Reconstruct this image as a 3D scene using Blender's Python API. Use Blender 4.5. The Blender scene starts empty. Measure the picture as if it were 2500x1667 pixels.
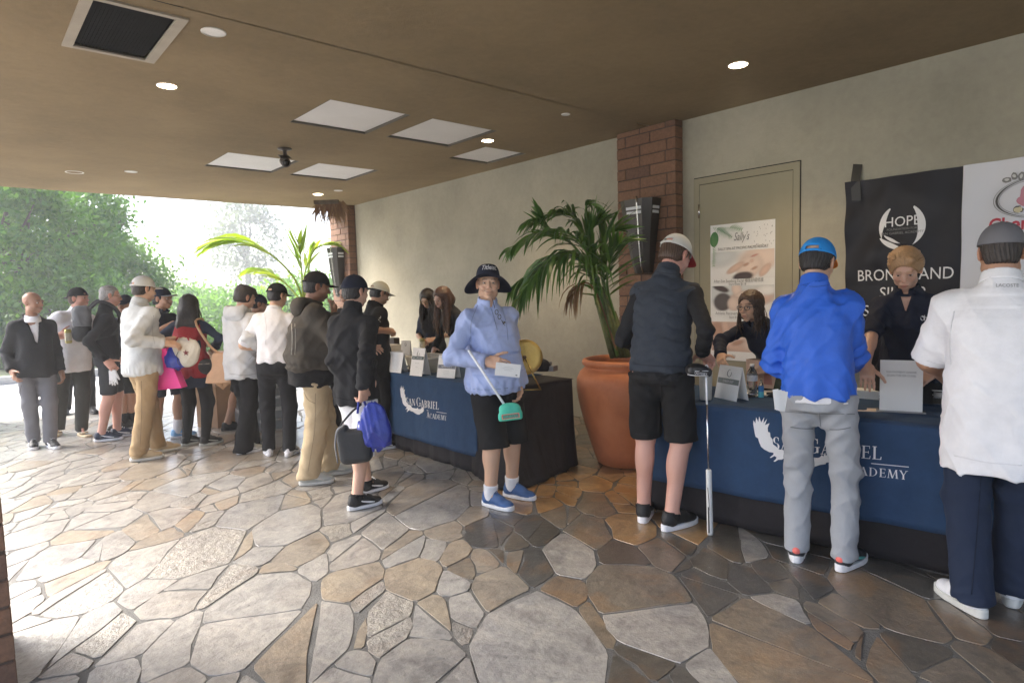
import bpy, bmesh, math, random
import numpy as np
from mathutils import Vector, Matrix
from mathutils import noise as mnoise

SC = bpy.context.scene
COL = SC.collection
rad = math.radians
sin, cos = math.sin, math.cos
random.seed(7)
RNG = np.random.default_rng(7)

# ------------------------------------------------------------------ camera
CAMH = 1.5
FOC = 1535.5            # focal length in units of the 2500 px wide photograph
YAW, PITCH, ROLL = rad(48.703), rad(-4.4494), rad(-1.57)
_f = np.array([cos(YAW)*cos(PITCH), sin(YAW)*cos(PITCH), sin(PITCH)])
_r = np.array([sin(YAW), -cos(YAW), 0.0])
_u = np.cross(_r, _f)
CR = _r*cos(ROLL) + _u*sin(ROLL)
CU = -_r*sin(ROLL) + _u*cos(ROLL)
CF = _f
FH = np.array([cos(YAW), sin(YAW), 0.0])       # horizontal forward
LAT = np.array([sin(YAW), -cos(YAW), 0.0])     # horizontal right
cam = bpy.data.cameras.new('camera')
cam.sensor_width = 36.0
cam.lens = FOC/2500*36.0
cam.clip_start = 0.05
cam.clip_end = 2000
camo = bpy.data.objects.new('camera', cam)
COL.objects.link(camo)
camo.matrix_world = Matrix(((CR[0], CU[0], -CF[0], 0), (CR[1], CU[1], -CF[1], 0), (CR[2], CU[2], -CF[2], CAMH), (0, 0, 0, 1)))
SC.camera = camo

# ------------------------------------------------------------------ world, sun, exposure
world = bpy.data.worlds.new('World')
SC.world = world
world.use_nodes = True
nt = world.node_tree
nt.nodes.clear()
sky = nt.nodes.new('ShaderNodeTexSky')
sky.sky_type = 'NISHITA'
sky.sun_disc = False
SUN_EL, SUN_AZ = rad(42), rad(125)     # azimuth: world angle of the direction towards the sun (CCW from +X)
sky.sun_elevation = SUN_EL
sky.sun_rotation = rad(90) - SUN_AZ
sky.air_density = 0.8
sky.dust_density = 3.5
sky.ozone_density = 1.0
bg = nt.nodes.new('ShaderNodeBackground')
bg.inputs['Strength'].default_value = 0.11
wo = nt.nodes.new('ShaderNodeOutputWorld')
nt.links.new(sky.outputs[0], bg.inputs[0])
nt.links.new(bg.outputs[0], wo.inputs[0])
sl = bpy.data.lights.new('sun', 'SUN')
sl.energy = 3.0
sl.angle = rad(40)
sl.color = (1.0, 0.985, 0.965)
so = bpy.data.objects.new('sun', sl)
COL.objects.link(so)
sd = Vector((cos(SUN_EL)*cos(SUN_AZ), cos(SUN_EL)*sin(SUN_AZ), sin(SUN_EL)))
so.rotation_euler = sd.to_track_quat('Z', 'Y').to_euler()
SC.view_settings.view_transform = 'Standard'
SC.view_settings.look = 'None'
SC.view_settings.exposure = 2.3
SC.view_settings.gamma = 1.0
SC.view_settings.use_curve_mapping = False
SC.render.engine = 'CYCLES'
SC.cycles.use_denoising = True
try:
    SC.cycles.denoiser = 'OPENIMAGEDENOISE'
except Exception:
    pass
SC.cycles.max_bounces = 8
SC.cycles.diffuse_bounces = 5
SC.cycles.glossy_bounces = 4
SC.cycles.transmission_bounces = 6
SC.cycles.transparent_max_bounces = 8
SC.cycles.sample_clamp_indirect = 6.0
SC.cycles.caustics_reflective = False
SC.cycles.caustics_refractive = False

# ------------------------------------------------------------------ photo measurements -> places in the world
def ray(x, y):
    return CR*((x-1250)/FOC) - CU*((y-833.5)/FOC) + CF
C0 = np.array([0, 0, CAMH])
def G(x, y, z=0.0):                    # point on the horizontal plane z
    d = ray(x, y); return C0 + d*((z-CAMH)/d[2])
def W(x, y, dep):                      # point at a horizontal depth
    d = ray(x, y); return C0 + d*(dep/(d@FH))
def WX(x, y, X):                       # point on the plane X = const (the long wall and what hangs on it)
    d = ray(x, y); return C0 + d*(X/d[0])
def proj(P):
    v = np.asarray(P, float)-C0
    return np.array([v@CR/(v@CF)*FOC+1250, -(v@CU)/(v@CF)*FOC+833.5])

# ------------------------------------------------------------------ materials
MATS = {}
def principled(name):
    m = bpy.data.materials.new(name); m.use_nodes = True
    return m, m.node_tree, m.node_tree.nodes['Principled BSDF']
def N(t, typ, **kw):
    n = t.nodes.new(typ)
    for k, v in kw.items():
        if k in ('operation', 'blend_type', 'data_type', 'feature', 'noise_dimensions', 'attribute_name', 'wave_type', 'bands_direction', 'distance', 'wave_profile'):
            setattr(n, k, v)
        else:
            n.inputs[k].default_value = v
    return n
def ramp(t, fac, stops):
    r = t.nodes.new('ShaderNodeValToRGB')
    el = r.color_ramp.elements
    while len(el) < len(stops): el.new(0.5)
    for e, (p, c) in zip(el, stops):
        e.position = p; e.color = (*c, 1) if len(c) == 3 else c
    t.links.new(fac, r.inputs[0])
    return r.outputs[0]
def scl(c, k): return tuple(max(0, min(1, x*k)) for x in c)
def mat(name, color, rough=0.8, var=0.12, scale=6.0, bump=0.0, bscale=60.0, metal=0.0, spec=0.5, trans=0.0, coat=0.0, sheen=0.0, emit=0.0, alpha=1.0, detail=3.0, stretch=(1, 1, 1)):
    key = name
    if key in MATS: return MATS[key]
    m, t, b = principled(name)
    tc = N(t, 'ShaderNodeTexCoord')
    mp = N(t, 'ShaderNodeMapping'); mp.inputs['Scale'].default_value = stretch
    t.links.new(tc.outputs['Object'], mp.inputs[0])
    if var > 0:
        n = N(t, 'ShaderNodeTexNoise', Scale=scale, Detail=detail, Roughness=0.6)
        t.links.new(mp.outputs[0], n.inputs['Vector'])
        c = ramp(t, n.outputs[0], [(0.3, scl(color, 1-var)), (0.7, scl(color, 1+var))])
        t.links.new(c, b.inputs['Base Color'])
    else:
        b.inputs['Base Color'].default_value = (*color, 1)
    b.inputs['Roughness'].default_value = rough
    b.inputs['Metallic'].default_value = metal
    b.inputs['Specular IOR Level'].default_value = spec
    b.inputs['Transmission Weight'].default_value = trans
    b.inputs['Coat Weight'].default_value = coat
    b.inputs['Sheen Weight'].default_value = sheen
    b.inputs['Alpha'].default_value = alpha
    if emit > 0:
        b.inputs['Emission Color'].default_value = (*color, 1)
        b.inputs['Emission Strength'].default_value = emit
    if bump > 0:
        n2 = N(t, 'ShaderNodeTexNoise', Scale=bscale, Detail=4.0, Roughness=0.65)
        t.links.new(mp.outputs[0], n2.inputs['Vector'])
        bp = N(t, 'ShaderNodeBump', Strength=min(1.0, bump), Distance=0.01)
        t.links.new(n2.outputs[0], bp.inputs['Height'])
        t.links.new(bp.outputs[0], b.inputs['Normal'])
    MATS[key] = m
    return m
def cloth(name, color, rough=0.85, weave=900.0, var=0.07, bump=0.25, sheen=0.0):
    key = 'cloth ' + name
    if key in MATS: return MATS[key]
    m, t, b = principled(key)
    tc = N(t, 'ShaderNodeTexCoord')
    n = N(t, 'ShaderNodeTexNoise', Scale=9.0, Detail=5.0, Roughness=0.65)
    t.links.new(tc.outputs['Object'], n.inputs['Vector'])
    t.links.new(ramp(t, n.outputs[0], [(0.3, scl(color, 1-var)), (0.7, scl(color, 1+var))]), b.inputs['Base Color'])
    b.inputs['Roughness'].default_value = rough
    b.inputs['Sheen Weight'].default_value = sheen
    b.inputs['Specular IOR Level'].default_value = 0.3
    n1 = N(t, 'ShaderNodeTexNoise', Scale=16.0, Detail=2.0, Distortion=.5)
    n2 = N(t, 'ShaderNodeTexNoise', Scale=weave/4, Detail=2.0)
    t.links.new(tc.outputs['Object'], n1.inputs['Vector']); t.links.new(tc.outputs['Object'], n2.inputs['Vector'])
    mx = N(t, 'ShaderNodeMath', operation='MULTIPLY_ADD'); mx.inputs[1].default_value = 0.10
    m1 = N(t, 'ShaderNodeMath', operation='MULTIPLY'); m1.inputs[1].default_value = .38; t.links.new(n1.outputs[0], m1.inputs[0])
    t.links.new(n2.outputs[0], mx.inputs[0]); t.links.new(m1.outputs[0], mx.inputs[2])
    mp = N(t, 'ShaderNodeMapping'); mp.inputs['Scale'].default_value = (1, 1, .55); mp.inputs['Rotation'].default_value = (.5, .35, 0)
    t.links.new(tc.outputs['Object'], mp.inputs[0])
    n3 = N(t, 'ShaderNodeTexNoise', Scale=5.5, Detail=1.5, Roughness=.55, Distortion=1.6); t.links.new(mp.outputs[0], n3.inputs['Vector'])
    ab = N(t, 'ShaderNodeMath', operation='SUBTRACT'); ab.inputs[1].default_value = .5; t.links.new(n3.outputs[0], ab.inputs[0])
    a2 = N(t, 'ShaderNodeMath', operation='ABSOLUTE'); t.links.new(ab.outputs[0], a2.inputs[0])
    pw = N(t, 'ShaderNodeMath', operation='POWER'); pw.inputs[1].default_value = 1.0; t.links.new(a2.outputs[0], pw.inputs[0])
    my = N(t, 'ShaderNodeMath', operation='MULTIPLY_ADD'); my.inputs[1].default_value = 1.1
    t.links.new(pw.outputs[0], my.inputs[0]); t.links.new(mx.outputs[0], my.inputs[2])
    bp = N(t, 'ShaderNodeBump', Strength=min(1, bump*1.7), Distance=0.014)
    t.links.new(my.outputs[0], bp.inputs['Height']); t.links.new(bp.outputs[0], b.inputs['Normal'])
    MATS[key] = m
    return m
def attr_mat(name, rough=0.5, sss=0.0, bump=0.0, bscale=200, sheen=0.0):
    if name in MATS: return MATS[name]
    m, t, b = principled(name)
    a = N(t, 'ShaderNodeAttribute', attribute_name='Col')
    t.links.new(a.outputs['Color'], b.inputs['Base Color'])
    b.inputs['Roughness'].default_value = rough
    b.inputs['Sheen Weight'].default_value = sheen
    if sss:
        b.inputs['Subsurface Weight'].default_value = sss
        b.inputs['Subsurface Radius'].default_value = (0.01, 0.004, 0.002)
        b.inputs['Subsurface Scale'].default_value = 1.0
    if bump:
        tc = N(t, 'ShaderNodeTexCoord')
        n2 = N(t, 'ShaderNodeTexNoise', Scale=bscale, Detail=4.0)
        t.links.new(tc.outputs['Object'], n2.inputs['Vector'])
        bp = N(t, 'ShaderNodeBump', Strength=bump, Distance=0.005)
        t.links.new(n2.outputs[0], bp.inputs['Height']); t.links.new(bp.outputs[0], b.inputs['Normal'])
    MATS[name] = m
    return m

# ------------------------------------------------------------------ mesh helpers
def link(name, me, material=None, parent=None, smooth=False):
    if material is not None and len(me.materials) == 0: me.materials.append(material)
    o = bpy.data.objects.new(name, me)
    COL.objects.link(o)
    if parent is not None: o.parent = parent
    if smooth: me.polygons.foreach_set('use_smooth', [True]*len(me.polygons))
    return o
def pym(name, v, f):
    me = bpy.data.meshes.new(name)
    me.from_pydata([tuple(map(float, p)) for p in v], [], [tuple(map(int, q)) for q in f])
    me.update()
    return me
class MB:                               # collects pieces of ONE mesh
    def __init__(s): s.v = []; s.f = []
    def add(s, v, f):
        o = len(s.v); s.v += [tuple(p) for p in v]; s.f += [tuple(i+o for i in q) for q in f]; return s
    def box(s, lo, hi, M=None):
        x0, y0, z0 = lo; x1, y1, z1 = hi
        v = [(x0, y0, z0), (x1, y0, z0), (x1, y1, z0), (x0, y1, z0), (x0, y0, z1), (x1, y0, z1), (x1, y1, z1), (x0, y1, z1)]
        if M is not None: v = [tuple(M @ Vector(p)) for p in v]
        return s.add(v, [(0, 3, 2, 1), (4, 5, 6, 7), (0, 1, 5, 4), (1, 2, 6, 5), (2, 3, 7, 6), (3, 0, 4, 7)])
    def tube(s, pts, r, n=8, cap=True):
        pts = [np.asarray(p, float) for p in pts]
        if not hasattr(r, '__len__'): r = [r]*len(pts)
        vs = []; fs = []
        up = np.array([0.13, 0.21, 0.97])
        for i, p in enumerate(pts):
            t = pts[min(i+1, len(pts)-1)]-pts[max(i-1, 0)]
            t = t/(np.linalg.norm(t)+1e-9)
            a = np.cross(t, up)
            if np.linalg.norm(a) < 0.1: a = np.cross(t, [1, 0, 0])
            a /= np.linalg.norm(a); b = np.cross(t, a)
            for k in range(n):
                q = 2*math.pi*k/n
                vs.append(p+r[i]*(cos(q)*a+sin(q)*b))
        m = len(pts)
        for i in range(m-1):
            for k in range(n):
                fs.append((i*n+k, i*n+(k+1) % n, (i+1)*n+(k+1) % n, (i+1)*n+k))
        if cap: fs += [tuple(range(n))[::-1], tuple(range((m-1)*n, m*n))]
        return s.add(vs, fs)
    def lathe(s, prof, n=32, c=(0, 0, 0), cap0=True, cap1=True):
        vs = []; fs = []
        for r, z in prof:
            for k in range(n):
                q = 2*math.pi*k/n
                vs.append((c[0]+r*cos(q), c[1]+r*sin(q), c[2]+z))
        for i in range(len(prof)-1):
            for k in range(n):
                fs.append((i*n+k, i*n+(k+1) % n, (i+1)*n+(k+1) % n, (i+1)*n+k))
        if cap0: fs.append(tuple(range(n))[::-1])
        if cap1: fs.append(tuple(range((len(prof)-1)*n, len(prof)*n)))
        return s.add(vs, fs)
    def ngon(s, pts):
        return s.add(pts, [tuple(range(len(pts)))])
    def xf(s, M):
        s.v = [tuple(M @ Vector(p)) for p in s.v]; return s
    def obj(s, name, material=None, parent=None, smooth=False, bevel=0.0):
        me = pym(name, s.v, s.f)
        if bevel > 0:
            b = bmesh.new(); b.from_mesh(me)
            bmesh.ops.bevel(b, geom=list(b.edges), offset=bevel, segments=2, affect='EDGES', profile=0.7)
            b.to_mesh(me); b.free()
        return link(name, me, material, parent, smooth)
def tag(o, label=None, cat=None, group=None, kind=None):
    if label: o['label'] = label
    if cat: o['category'] = cat
    if group: o['group'] = group
    if kind: o['kind'] = kind
    return o
def thing(name, label, cat, loc=(0, 0, 0), rz=0.0, group=None):
    o = bpy.data.objects.new(name, None); COL.objects.link(o)
    o.location = tuple(map(float, loc)); o.rotation_euler = (0, 0, rz)
    o.empty_display_size = 0.1
    return tag(o, label, cat, group)
def text(s, size, material, M, parent=None, name='lettering', align='CENTER', shear=0.0, ext=0.0, width=1.0, bold=0.0, fn=None):
    cu = bpy.data.curves.new('t', 'FONT')
    cu.body = s; cu.size = size; cu.align_x = align; cu.align_y = 'BOTTOM_BASELINE'; cu.shear = shear
    cu.extrude = ext; cu.offset = bold; cu.resolution_u = 3
    o = bpy.data.objects.new('t', cu); COL.objects.link(o)
    dg = bpy.context.evaluated_depsgraph_get()
    me = bpy.data.meshes.new_from_object(o.evaluated_get(dg))
    bpy.data.objects.remove(o); bpy.data.curves.remove(cu)
    for v in me.vertices:
        v.co.x *= width
    if fn is not None:
        for v in me.vertices: v.co = fn(v.co)
    else:
        me.transform(M)
    me.materials.clear()
    return link(name, me, material, parent)
def frameM(o, x, y, z=None):
    x = Vector(x).normalized(); y = Vector(y).normalized()
    z = x.cross(y) if z is None else Vector(z)
    m = Matrix((x, y, z)).transposed().to_4x4(); m.translation = Vector(o)
    return m

# ================================================================== SETTING
D = 5.5; CH = 3.14                      # long wall plane, soffit height
YE = 11.2                               # far edge of the porch roof
def stucco(name, color, bumpS=0.35, var=0.16):
    m, t, b = principled(name)
    tc = N(t, 'ShaderNodeTexCoord')
    n1 = N(t, 'ShaderNodeTexNoise', Scale=0.9, Detail=6.0, Roughness=0.6)
    n2 = N(t, 'ShaderNodeTexNoise', Scale=14.0, Detail=4.0, Roughness=0.7)
    n3 = N(t, 'ShaderNodeTexNoise', Scale=160.0, Detail=4.0, Roughness=0.7)
    for n in (n1, n2, n3): t.links.new(tc.outputs['Object'], n.inputs['Vector'])
    a = N(t, 'ShaderNodeMath', operation='MULTIPLY_ADD'); a.inputs[1].default_value = 0.35
    t.links.new(n2.outputs[0], a.inputs[0]); t.links.new(n1.outputs[0], a.inputs[2])
    t.links.new(ramp(t, a.outputs[0], [(0.45, scl(color, 1-var)), (0.65, color), (0.85, scl(color, 1+var))]), b.inputs['Base Color'])
    b.inputs['Roughness'].default_value = 0.9
    b.inputs['Specular IOR Level'].default_value = 0.2
    h = N(t, 'ShaderNodeMath', operation='MULTIPLY_ADD'); h.inputs[1].default_value = 0.5
    t.links.new(n3.outputs[0], h.inputs[0]); t.links.new(n2.outputs[0], h.inputs[2])
    bp = N(t, 'ShaderNodeBump', Strength=bumpS, Distance=0.012)
    t.links.new(h.outputs[0], bp.inputs['Height']); t.links.new(bp.outputs[0], b.inputs['Normal'])
    return m
M_WALL = stucco('stucco wall', (0.37, 0.35, 0.28))
M_DOORP = stucco('painted door', (0.33, 0.305, 0.22), 0.06, 0.05)
M_CEIL = stucco('stucco soffit', (0.222, 0.168, 0.098), 0.3, 0.17)
M_GROUT = mat('grout', (0.125, 0.121, 0.112), 0.85, 0.25, 5, 0.5, 90)
M_DARK = mat('black gap', (0.012, 0.012, 0.012), 0.9, 0)

# --- floor: grout bed plus one mesh per flagstone
floor = MB().box((-3.0, -11.0, -0.12), (5.5, 10.6, -0.0035)).obj('floor', M_GROUT)
tag(floor, 'flagstone porch floor with grey mortar joints', kind='structure')

def stone_mat(name, cols, rough, bump, bs, orange=0.0):
    m, t, b = principled(name)
    oi = N(t, 'ShaderNodeObjectInfo')
    geo = N(t, 'ShaderNodeNewGeometry')
    base = ramp(t, oi.outputs['Random'], [(i/(len(cols)-1), c) for i, c in enumerate(cols)])
    n1 = N(t, 'ShaderNodeTexNoise', Scale=2.6, Detail=7.0, Roughness=0.62, Distortion=0.6)
    n2 = N(t, 'ShaderNodeTexNoise', Scale=28.0, Detail=5.0, Roughness=0.7)
    n3 = N(t, 'ShaderNodeTexNoise', Scale=bs, Detail=6.0, Roughness=0.65)
    for n in (n1, n2, n3): t.links.new(geo.outputs['Position'], n.inputs['Vector'])
    mx = N(t, 'ShaderNodeMix', data_type='RGBA', blend_type='MULTIPLY'); mx.inputs[0].default_value = 1.0
    t.links.new(base, mx.inputs[6])
    n4 = N(t, 'ShaderNodeTexNoise', Scale=5.5, Detail=6.0, Roughness=0.7, Distortion=1.1); t.links.new(geo.outputs['Position'], n4.inputs['Vector'])
    m4 = N(t, 'ShaderNodeMix', data_type='RGBA', blend_type='MULTIPLY'); m4.inputs[0].default_value = 1.0
    t.links.new(ramp(t, n4.outputs[0], [(0.3, (0.60, 0.58, 0.57)), (0.5, (1.0, 0.98, 0.95)), (0.7, (1.32, 1.27, 1.18))]), m4.inputs[6])
    t.links.new(ramp(t, n2.outputs[0], [(0.3, (0.80, 0.80, 0.80)), (0.72, (1.14, 1.13, 1.11))]), m4.inputs[7]); t.links.new(m4.outputs[2], mx.inputs[7])
    mo = N(t, 'ShaderNodeMix', data_type='RGBA')
    t.links.new(ramp(t, n1.outputs[0], [(0.54, (0, 0, 0)), (0.66, (1, 1, 1))]), mo.inputs[0])
    sc = N(t, 'ShaderNodeMath', operation='MULTIPLY'); sc.inputs[1].default_value = orange
    t.links.new(ramp(t, n1.outputs[0], [(0.52, (0, 0, 0)), (0.64, (1, 1, 1))]), sc.inputs[0])
    t.links.new(sc.outputs[0], mo.inputs[0])
    t.links.new(mx.outputs[2], mo.inputs[6]); mo.inputs[7].default_value = (0.34, 0.17, 0.055, 1)
    t.links.new(mo.outputs[2], b.inputs['Base Color'])
    rr = N(t, 'ShaderNodeMapRange'); rr.inputs[3].default_value = rough-0.1; rr.inputs[4].default_value = rough+0.15
    t.links.new(n2.outputs[0], rr.inputs[0]); t.links.new(rr.outputs[0], b.inputs['Roughness'])
    b.inputs['Coat Weight'].default_value = 0.75; b.inputs['Coat Roughness'].default_value = 0.26
    h = N(t, 'ShaderNodeMath', operation='MULTIPLY_ADD'); h.inputs[1].default_value = 0.25
    t.links.new(n2.outputs[0], h.inputs[0]); t.links.new(n3.outputs[0], h.inputs[2])
    bp = N(t, 'ShaderNodeBump', Strength=bump, Distance=0.02)
    t.links.new(h.outputs[0], bp.inputs['Height']); t.links.new(bp.outputs[0], b.inputs['Normal'])
    return m
M_ST = {
 'slate': stone_mat('dark slate stone', [(0.072, 0.072, 0.07), (0.10, 0.097, 0.09), (0.06, 0.06, 0.058), (0.12, 0.105, 0.082), (0.085, 0.08, 0.072)], 0.34, 0.45, 9, 0.28),
 'tan': stone_mat('tan sandstone', [(0.215, 0.175, 0.13), (0.19, 0.17, 0.14), (0.235, 0.18, 0.125), (0.175, 0.16, 0.135), (0.225, 0.16, 0.11)], 0.34, 0.5, 11, 0.32),
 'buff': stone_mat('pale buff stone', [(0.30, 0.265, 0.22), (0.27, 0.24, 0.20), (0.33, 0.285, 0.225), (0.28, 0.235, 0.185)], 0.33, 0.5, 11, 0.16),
 'orange': stone_mat('orange sandstone', [(0.40, 0.23, 0.10), (0.36, 0.24, 0.13), (0.46, 0.28, 0.12)], 0.34, 0.35, 10, 0.9),
 'grey': stone_mat('sky brightened grey quartzite', [(0.33, 0.325, 0.315), (0.38, 0.365, 0.345), (0.30, 0.295, 0.285), (0.36, 0.335, 0.305)], 0.29, 0.5, 13, 0.05),
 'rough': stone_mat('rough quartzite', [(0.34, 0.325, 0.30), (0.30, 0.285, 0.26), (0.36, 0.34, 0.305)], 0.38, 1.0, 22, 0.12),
}
def flagstones():
    x0, x1, y0, y1 = -3.0, 5.5, -1.2, 10.6
    rng = np.random.default_rng(11)
    ang = rad(52); A = np.array([[cos(ang), sin(ang)], [-sin(ang), cos(ang)]])
    S = np.diag([0.63, 1.2])            # stones longer along the first axis
    T = S @ A; Ti = np.linalg.inv(T)
    pts = []
    tries = 0
    while tries < 9000:
        tries += 1
        p = np.array([rng.uniform(x0-.5, x1+.5), rng.uniform(y0-.5, y1+.5)])
        q = T @ p
        r = rng.choice((.13, .2, .3, .42), p=(.3, .33, .25, .12))*rng.uniform(.85, 1.15)
        ok = True
        for (q2, r2) in pts:
            if (q[0]-q2[0])**2+(q[1]-q2[1])**2 < (0.5*(r+r2)*rng.uniform(.92, 1.2))**2: ok = False; break
        if ok: pts.append((q, r))
    Q = np.array([p[0] for p in pts]); Rr = np.array([p[1] for p in pts])
    stones = []
    for i in range(len(Q)):
        c = Q[i]
        if not (x0-.3 < (Ti@c)[0] < x1+.3 and y0-.3 < (Ti@c)[1] < y1+.3): continue
        d = np.hypot(*(Q-c).T)
        nb = np.argsort(d)[1:26]
        poly = [c+np.array(v) for v in ((-2, -2), (2, -2), (2, 2), (-2, 2))]
        for j in nb:
            n = Q[j]-c; L = n@n
            w = 0.5*(1+(Rr[i]**2-Rr[j]**2)*0.6/L)       # power diagram
            m = c+n*w
            out = []
            for k in range(len(poly)):
                a, b = poly[k], poly[(k+1) % len(poly)]
                da, db = (a-m)@n, (b-m)@n
                if da <= 0: out.append(a)
                if (da < 0) != (db < 0) and abs(da-db) > 1e-12: out.append(a+(b-a)*(da/(da-db)))
            poly = out
            if len(poly) < 3: break
        if len(poly) < 3: continue
        P = np.array([Ti@p for p in poly])
        P[:, 0] = np.clip(P[:, 0], x0, x1-0.002); P[:, 1] = np.clip(P[:, 1], y0, y1)
        cen = P.mean(0)
        area = 0.5*abs(np.sum(P[:, 0]*np.roll(P[:, 1], -1)-P[:, 1]*np.roll(P[:, 0], -1)))
        if area < 0.012: continue
        cells = [P]
        if rng.random() < .46 and area > .05:
            th = rng.uniform(0, math.pi); nn = np.array([cos(th), sin(th)]); m = cen+rng.normal(0, .04, 2); halves = ([], [])
            for k in range(len(P)):
                a, b = P[k], P[(k+1) % len(P)]; da, db = (a-m)@nn, (b-m)@nn
                halves[0 if da <= 0 else 1].append(a)
                if (da < 0) != (db < 0): x = a+(b-a)*(da/(da-db)); halves[0].append(x); halves[1].append(x)
            cells = [np.array(h) for h in halves if len(h) > 2]
        for P in cells:
            cen = P.mean(0); area = 0.5*abs(np.sum(P[:, 0]*np.roll(P[:, 1], -1)-P[:, 1]*np.roll(P[:, 0], -1)))
            if area > .006: stones.append((P, cen, area))
    return stones
def stone_mesh(P, cen, seed, gap, h):
    rng = np.random.default_rng(seed)
    # drop near-duplicate corners, inset, chop corners, wobble edges
    K = [P[0]]
    for p in P[1:]:
        if np.hypot(*(p-K[-1])) > 0.05: K.append(p)
    if len(K) > 3 and np.hypot(*(K[0]-K[-1])) < 0.05: K.pop()
    K = np.array(K); n = len(K)
    if n < 3: return None
    s = np.sign(np.sum(K[:, 0]*np.roll(K[:, 1], -1)-K[:, 1]*np.roll(K[:, 0], -1)))
    if s < 0: K = K[::-1]
    ins = []
    for i in range(n):
        e0 = K[i]-K[i-1]; e1 = K[(i+1) % n]-K[i]
        n0 = np.array([-e0[1], e0[0]])/np.hypot(*e0); n1 = np.array([-e1[1], e1[0]])/np.hypot(*e1)
        b = n0+n1; L = np.hypot(*b)
        if L < 1e-3: return None
        b /= L; c = max(0.45, b@n0)
        ins.append(K[i]+b*gap/c)
    ins = np.array(ins)
    ring = []
    for i in range(n):
        a, b = ins[i], ins[(i+1) % n]; L = np.hypot(*(b-a))
        if L < 0.02: continue
        t0 = min(0.35, rng.uniform(0.008, 0.03)/L)
        ts = [t0, 1-t0] if L < 0.16 else ([t0, .5, 1-t0] if L < 0.45 else [t0, .33, .67, 1-t0])
        nrm = np.array([-(b-a)[1], (b-a)[0]])/L
        for k, t in enumerate(ts):
            ring.append(a+(b-a)*t+nrm*rng.normal(0, 0.006 if 0 < k < len(ts)-1 else 0.003))
    ring = np.array(ring); m = len(ring)
    if m < 3: return None
    c = ring.mean(0); tilt = rng.normal(0, 0.002, 2)
    top = [(p[0], p[1], h+(p-c)@tilt) for p in (c+(ring-c)*0.995)]
    mid = [(p[0], p[1], h-0.0025+(p-c)@tilt) for p in ring]
    bot = [(p[0], p[1], -0.011) for p in ring]
    v = top+mid+bot; f = [tuple(range(m))]
    for i in range(m):
        j = (i+1) % m
        f.append((m+i, m+j, j, i)); f.append((2*m+i, 2*m+j, m+j, m+i))
    return v, f
ST = flagstones()
def seen_size(c, a):
    v = np.array([c[0], c[1], 0])-C0; z = v@CF
    if z < 0.3: return 0
    p = proj([c[0], c[1], 0])
    if not (-150 < p[0] < 2650 and 300 < p[1] < 1850): return 0
    return a*1.5/z**3
ST = sorted(ST, key=lambda s: -seen_size(s[1], s[2]))
rest = {}
for i, (P, c, a) in enumerate(ST):
    rng = np.random.default_rng(100+i)
    x, y = c; u = rng.random()  # stone mix by zone; left ones paler, sky sheen put into their colour
    if math.hypot(x-3.55, (y-3.0)) < 0.85: k = 'orange' if u < .75 else 'tan'
    elif x > 2.2 and y < 3.2 or x-y > 0.1: k = 'slate' if u < .68 else ('tan' if u < .96 else 'grey')
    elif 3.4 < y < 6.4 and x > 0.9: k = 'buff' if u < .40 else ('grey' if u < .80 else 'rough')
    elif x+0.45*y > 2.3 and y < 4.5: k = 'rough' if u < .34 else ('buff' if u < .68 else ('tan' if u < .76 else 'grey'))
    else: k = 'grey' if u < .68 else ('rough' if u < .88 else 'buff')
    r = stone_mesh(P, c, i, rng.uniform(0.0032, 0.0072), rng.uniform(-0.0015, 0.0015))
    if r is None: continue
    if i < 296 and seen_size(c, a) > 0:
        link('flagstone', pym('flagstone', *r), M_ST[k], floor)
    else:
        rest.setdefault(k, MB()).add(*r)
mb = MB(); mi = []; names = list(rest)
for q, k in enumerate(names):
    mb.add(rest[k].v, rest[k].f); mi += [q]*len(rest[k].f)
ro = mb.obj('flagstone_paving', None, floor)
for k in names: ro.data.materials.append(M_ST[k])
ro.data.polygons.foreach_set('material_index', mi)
tag(ro, 'smaller flagstones farther away', kind='stuff')

# --- outside ground, drive, kerb, planting bed
M_DRIVE = mat('pale concrete drive', (0.50, 0.49, 0.47), 0.8, 0.12, 1.5, 0.3, 120)
M_GRASS = mat('garden soil', (0.07, 0.085, 0.035), 0.95, 0.4, 3, 0.6, 30)
tag(MB().box((-300, -300, -0.35), (300, 300, -0.14)).obj('ground', M_GRASS), 'planted garden ground beyond the drive', kind='structure')
drive = MB()
drive.box((-24, 10.6, -0.135), (26, 15.6, -0.012)).box((-24, -16, -0.135), (-3.0, 10.6, -0.012)).box((-3.0, -16, -0.135), (5.5, -11.0, -0.012))
tag(drive.obj('driveway', M_DRIVE), 'pale concrete driveway beyond the porch', kind='structure')
M_KERB = mat('concrete kerb', (0.42, 0.41, 0.39), 0.8, 0.15, 3, 0.4, 60)
kb = thing('kerb', 'low grey concrete kerb edging the planting beyond the drive', 'kerb', (0, 15.6, -0.13)); kb['kind'] = 'structure'
for i in range(16):
    MB().box((-24+3.1*i, 0, 0), (-24+3.1*i+3.085, 0.16, 0.27)).obj('kerb_stone', M_KERB, kb, bevel=0.015)

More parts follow.
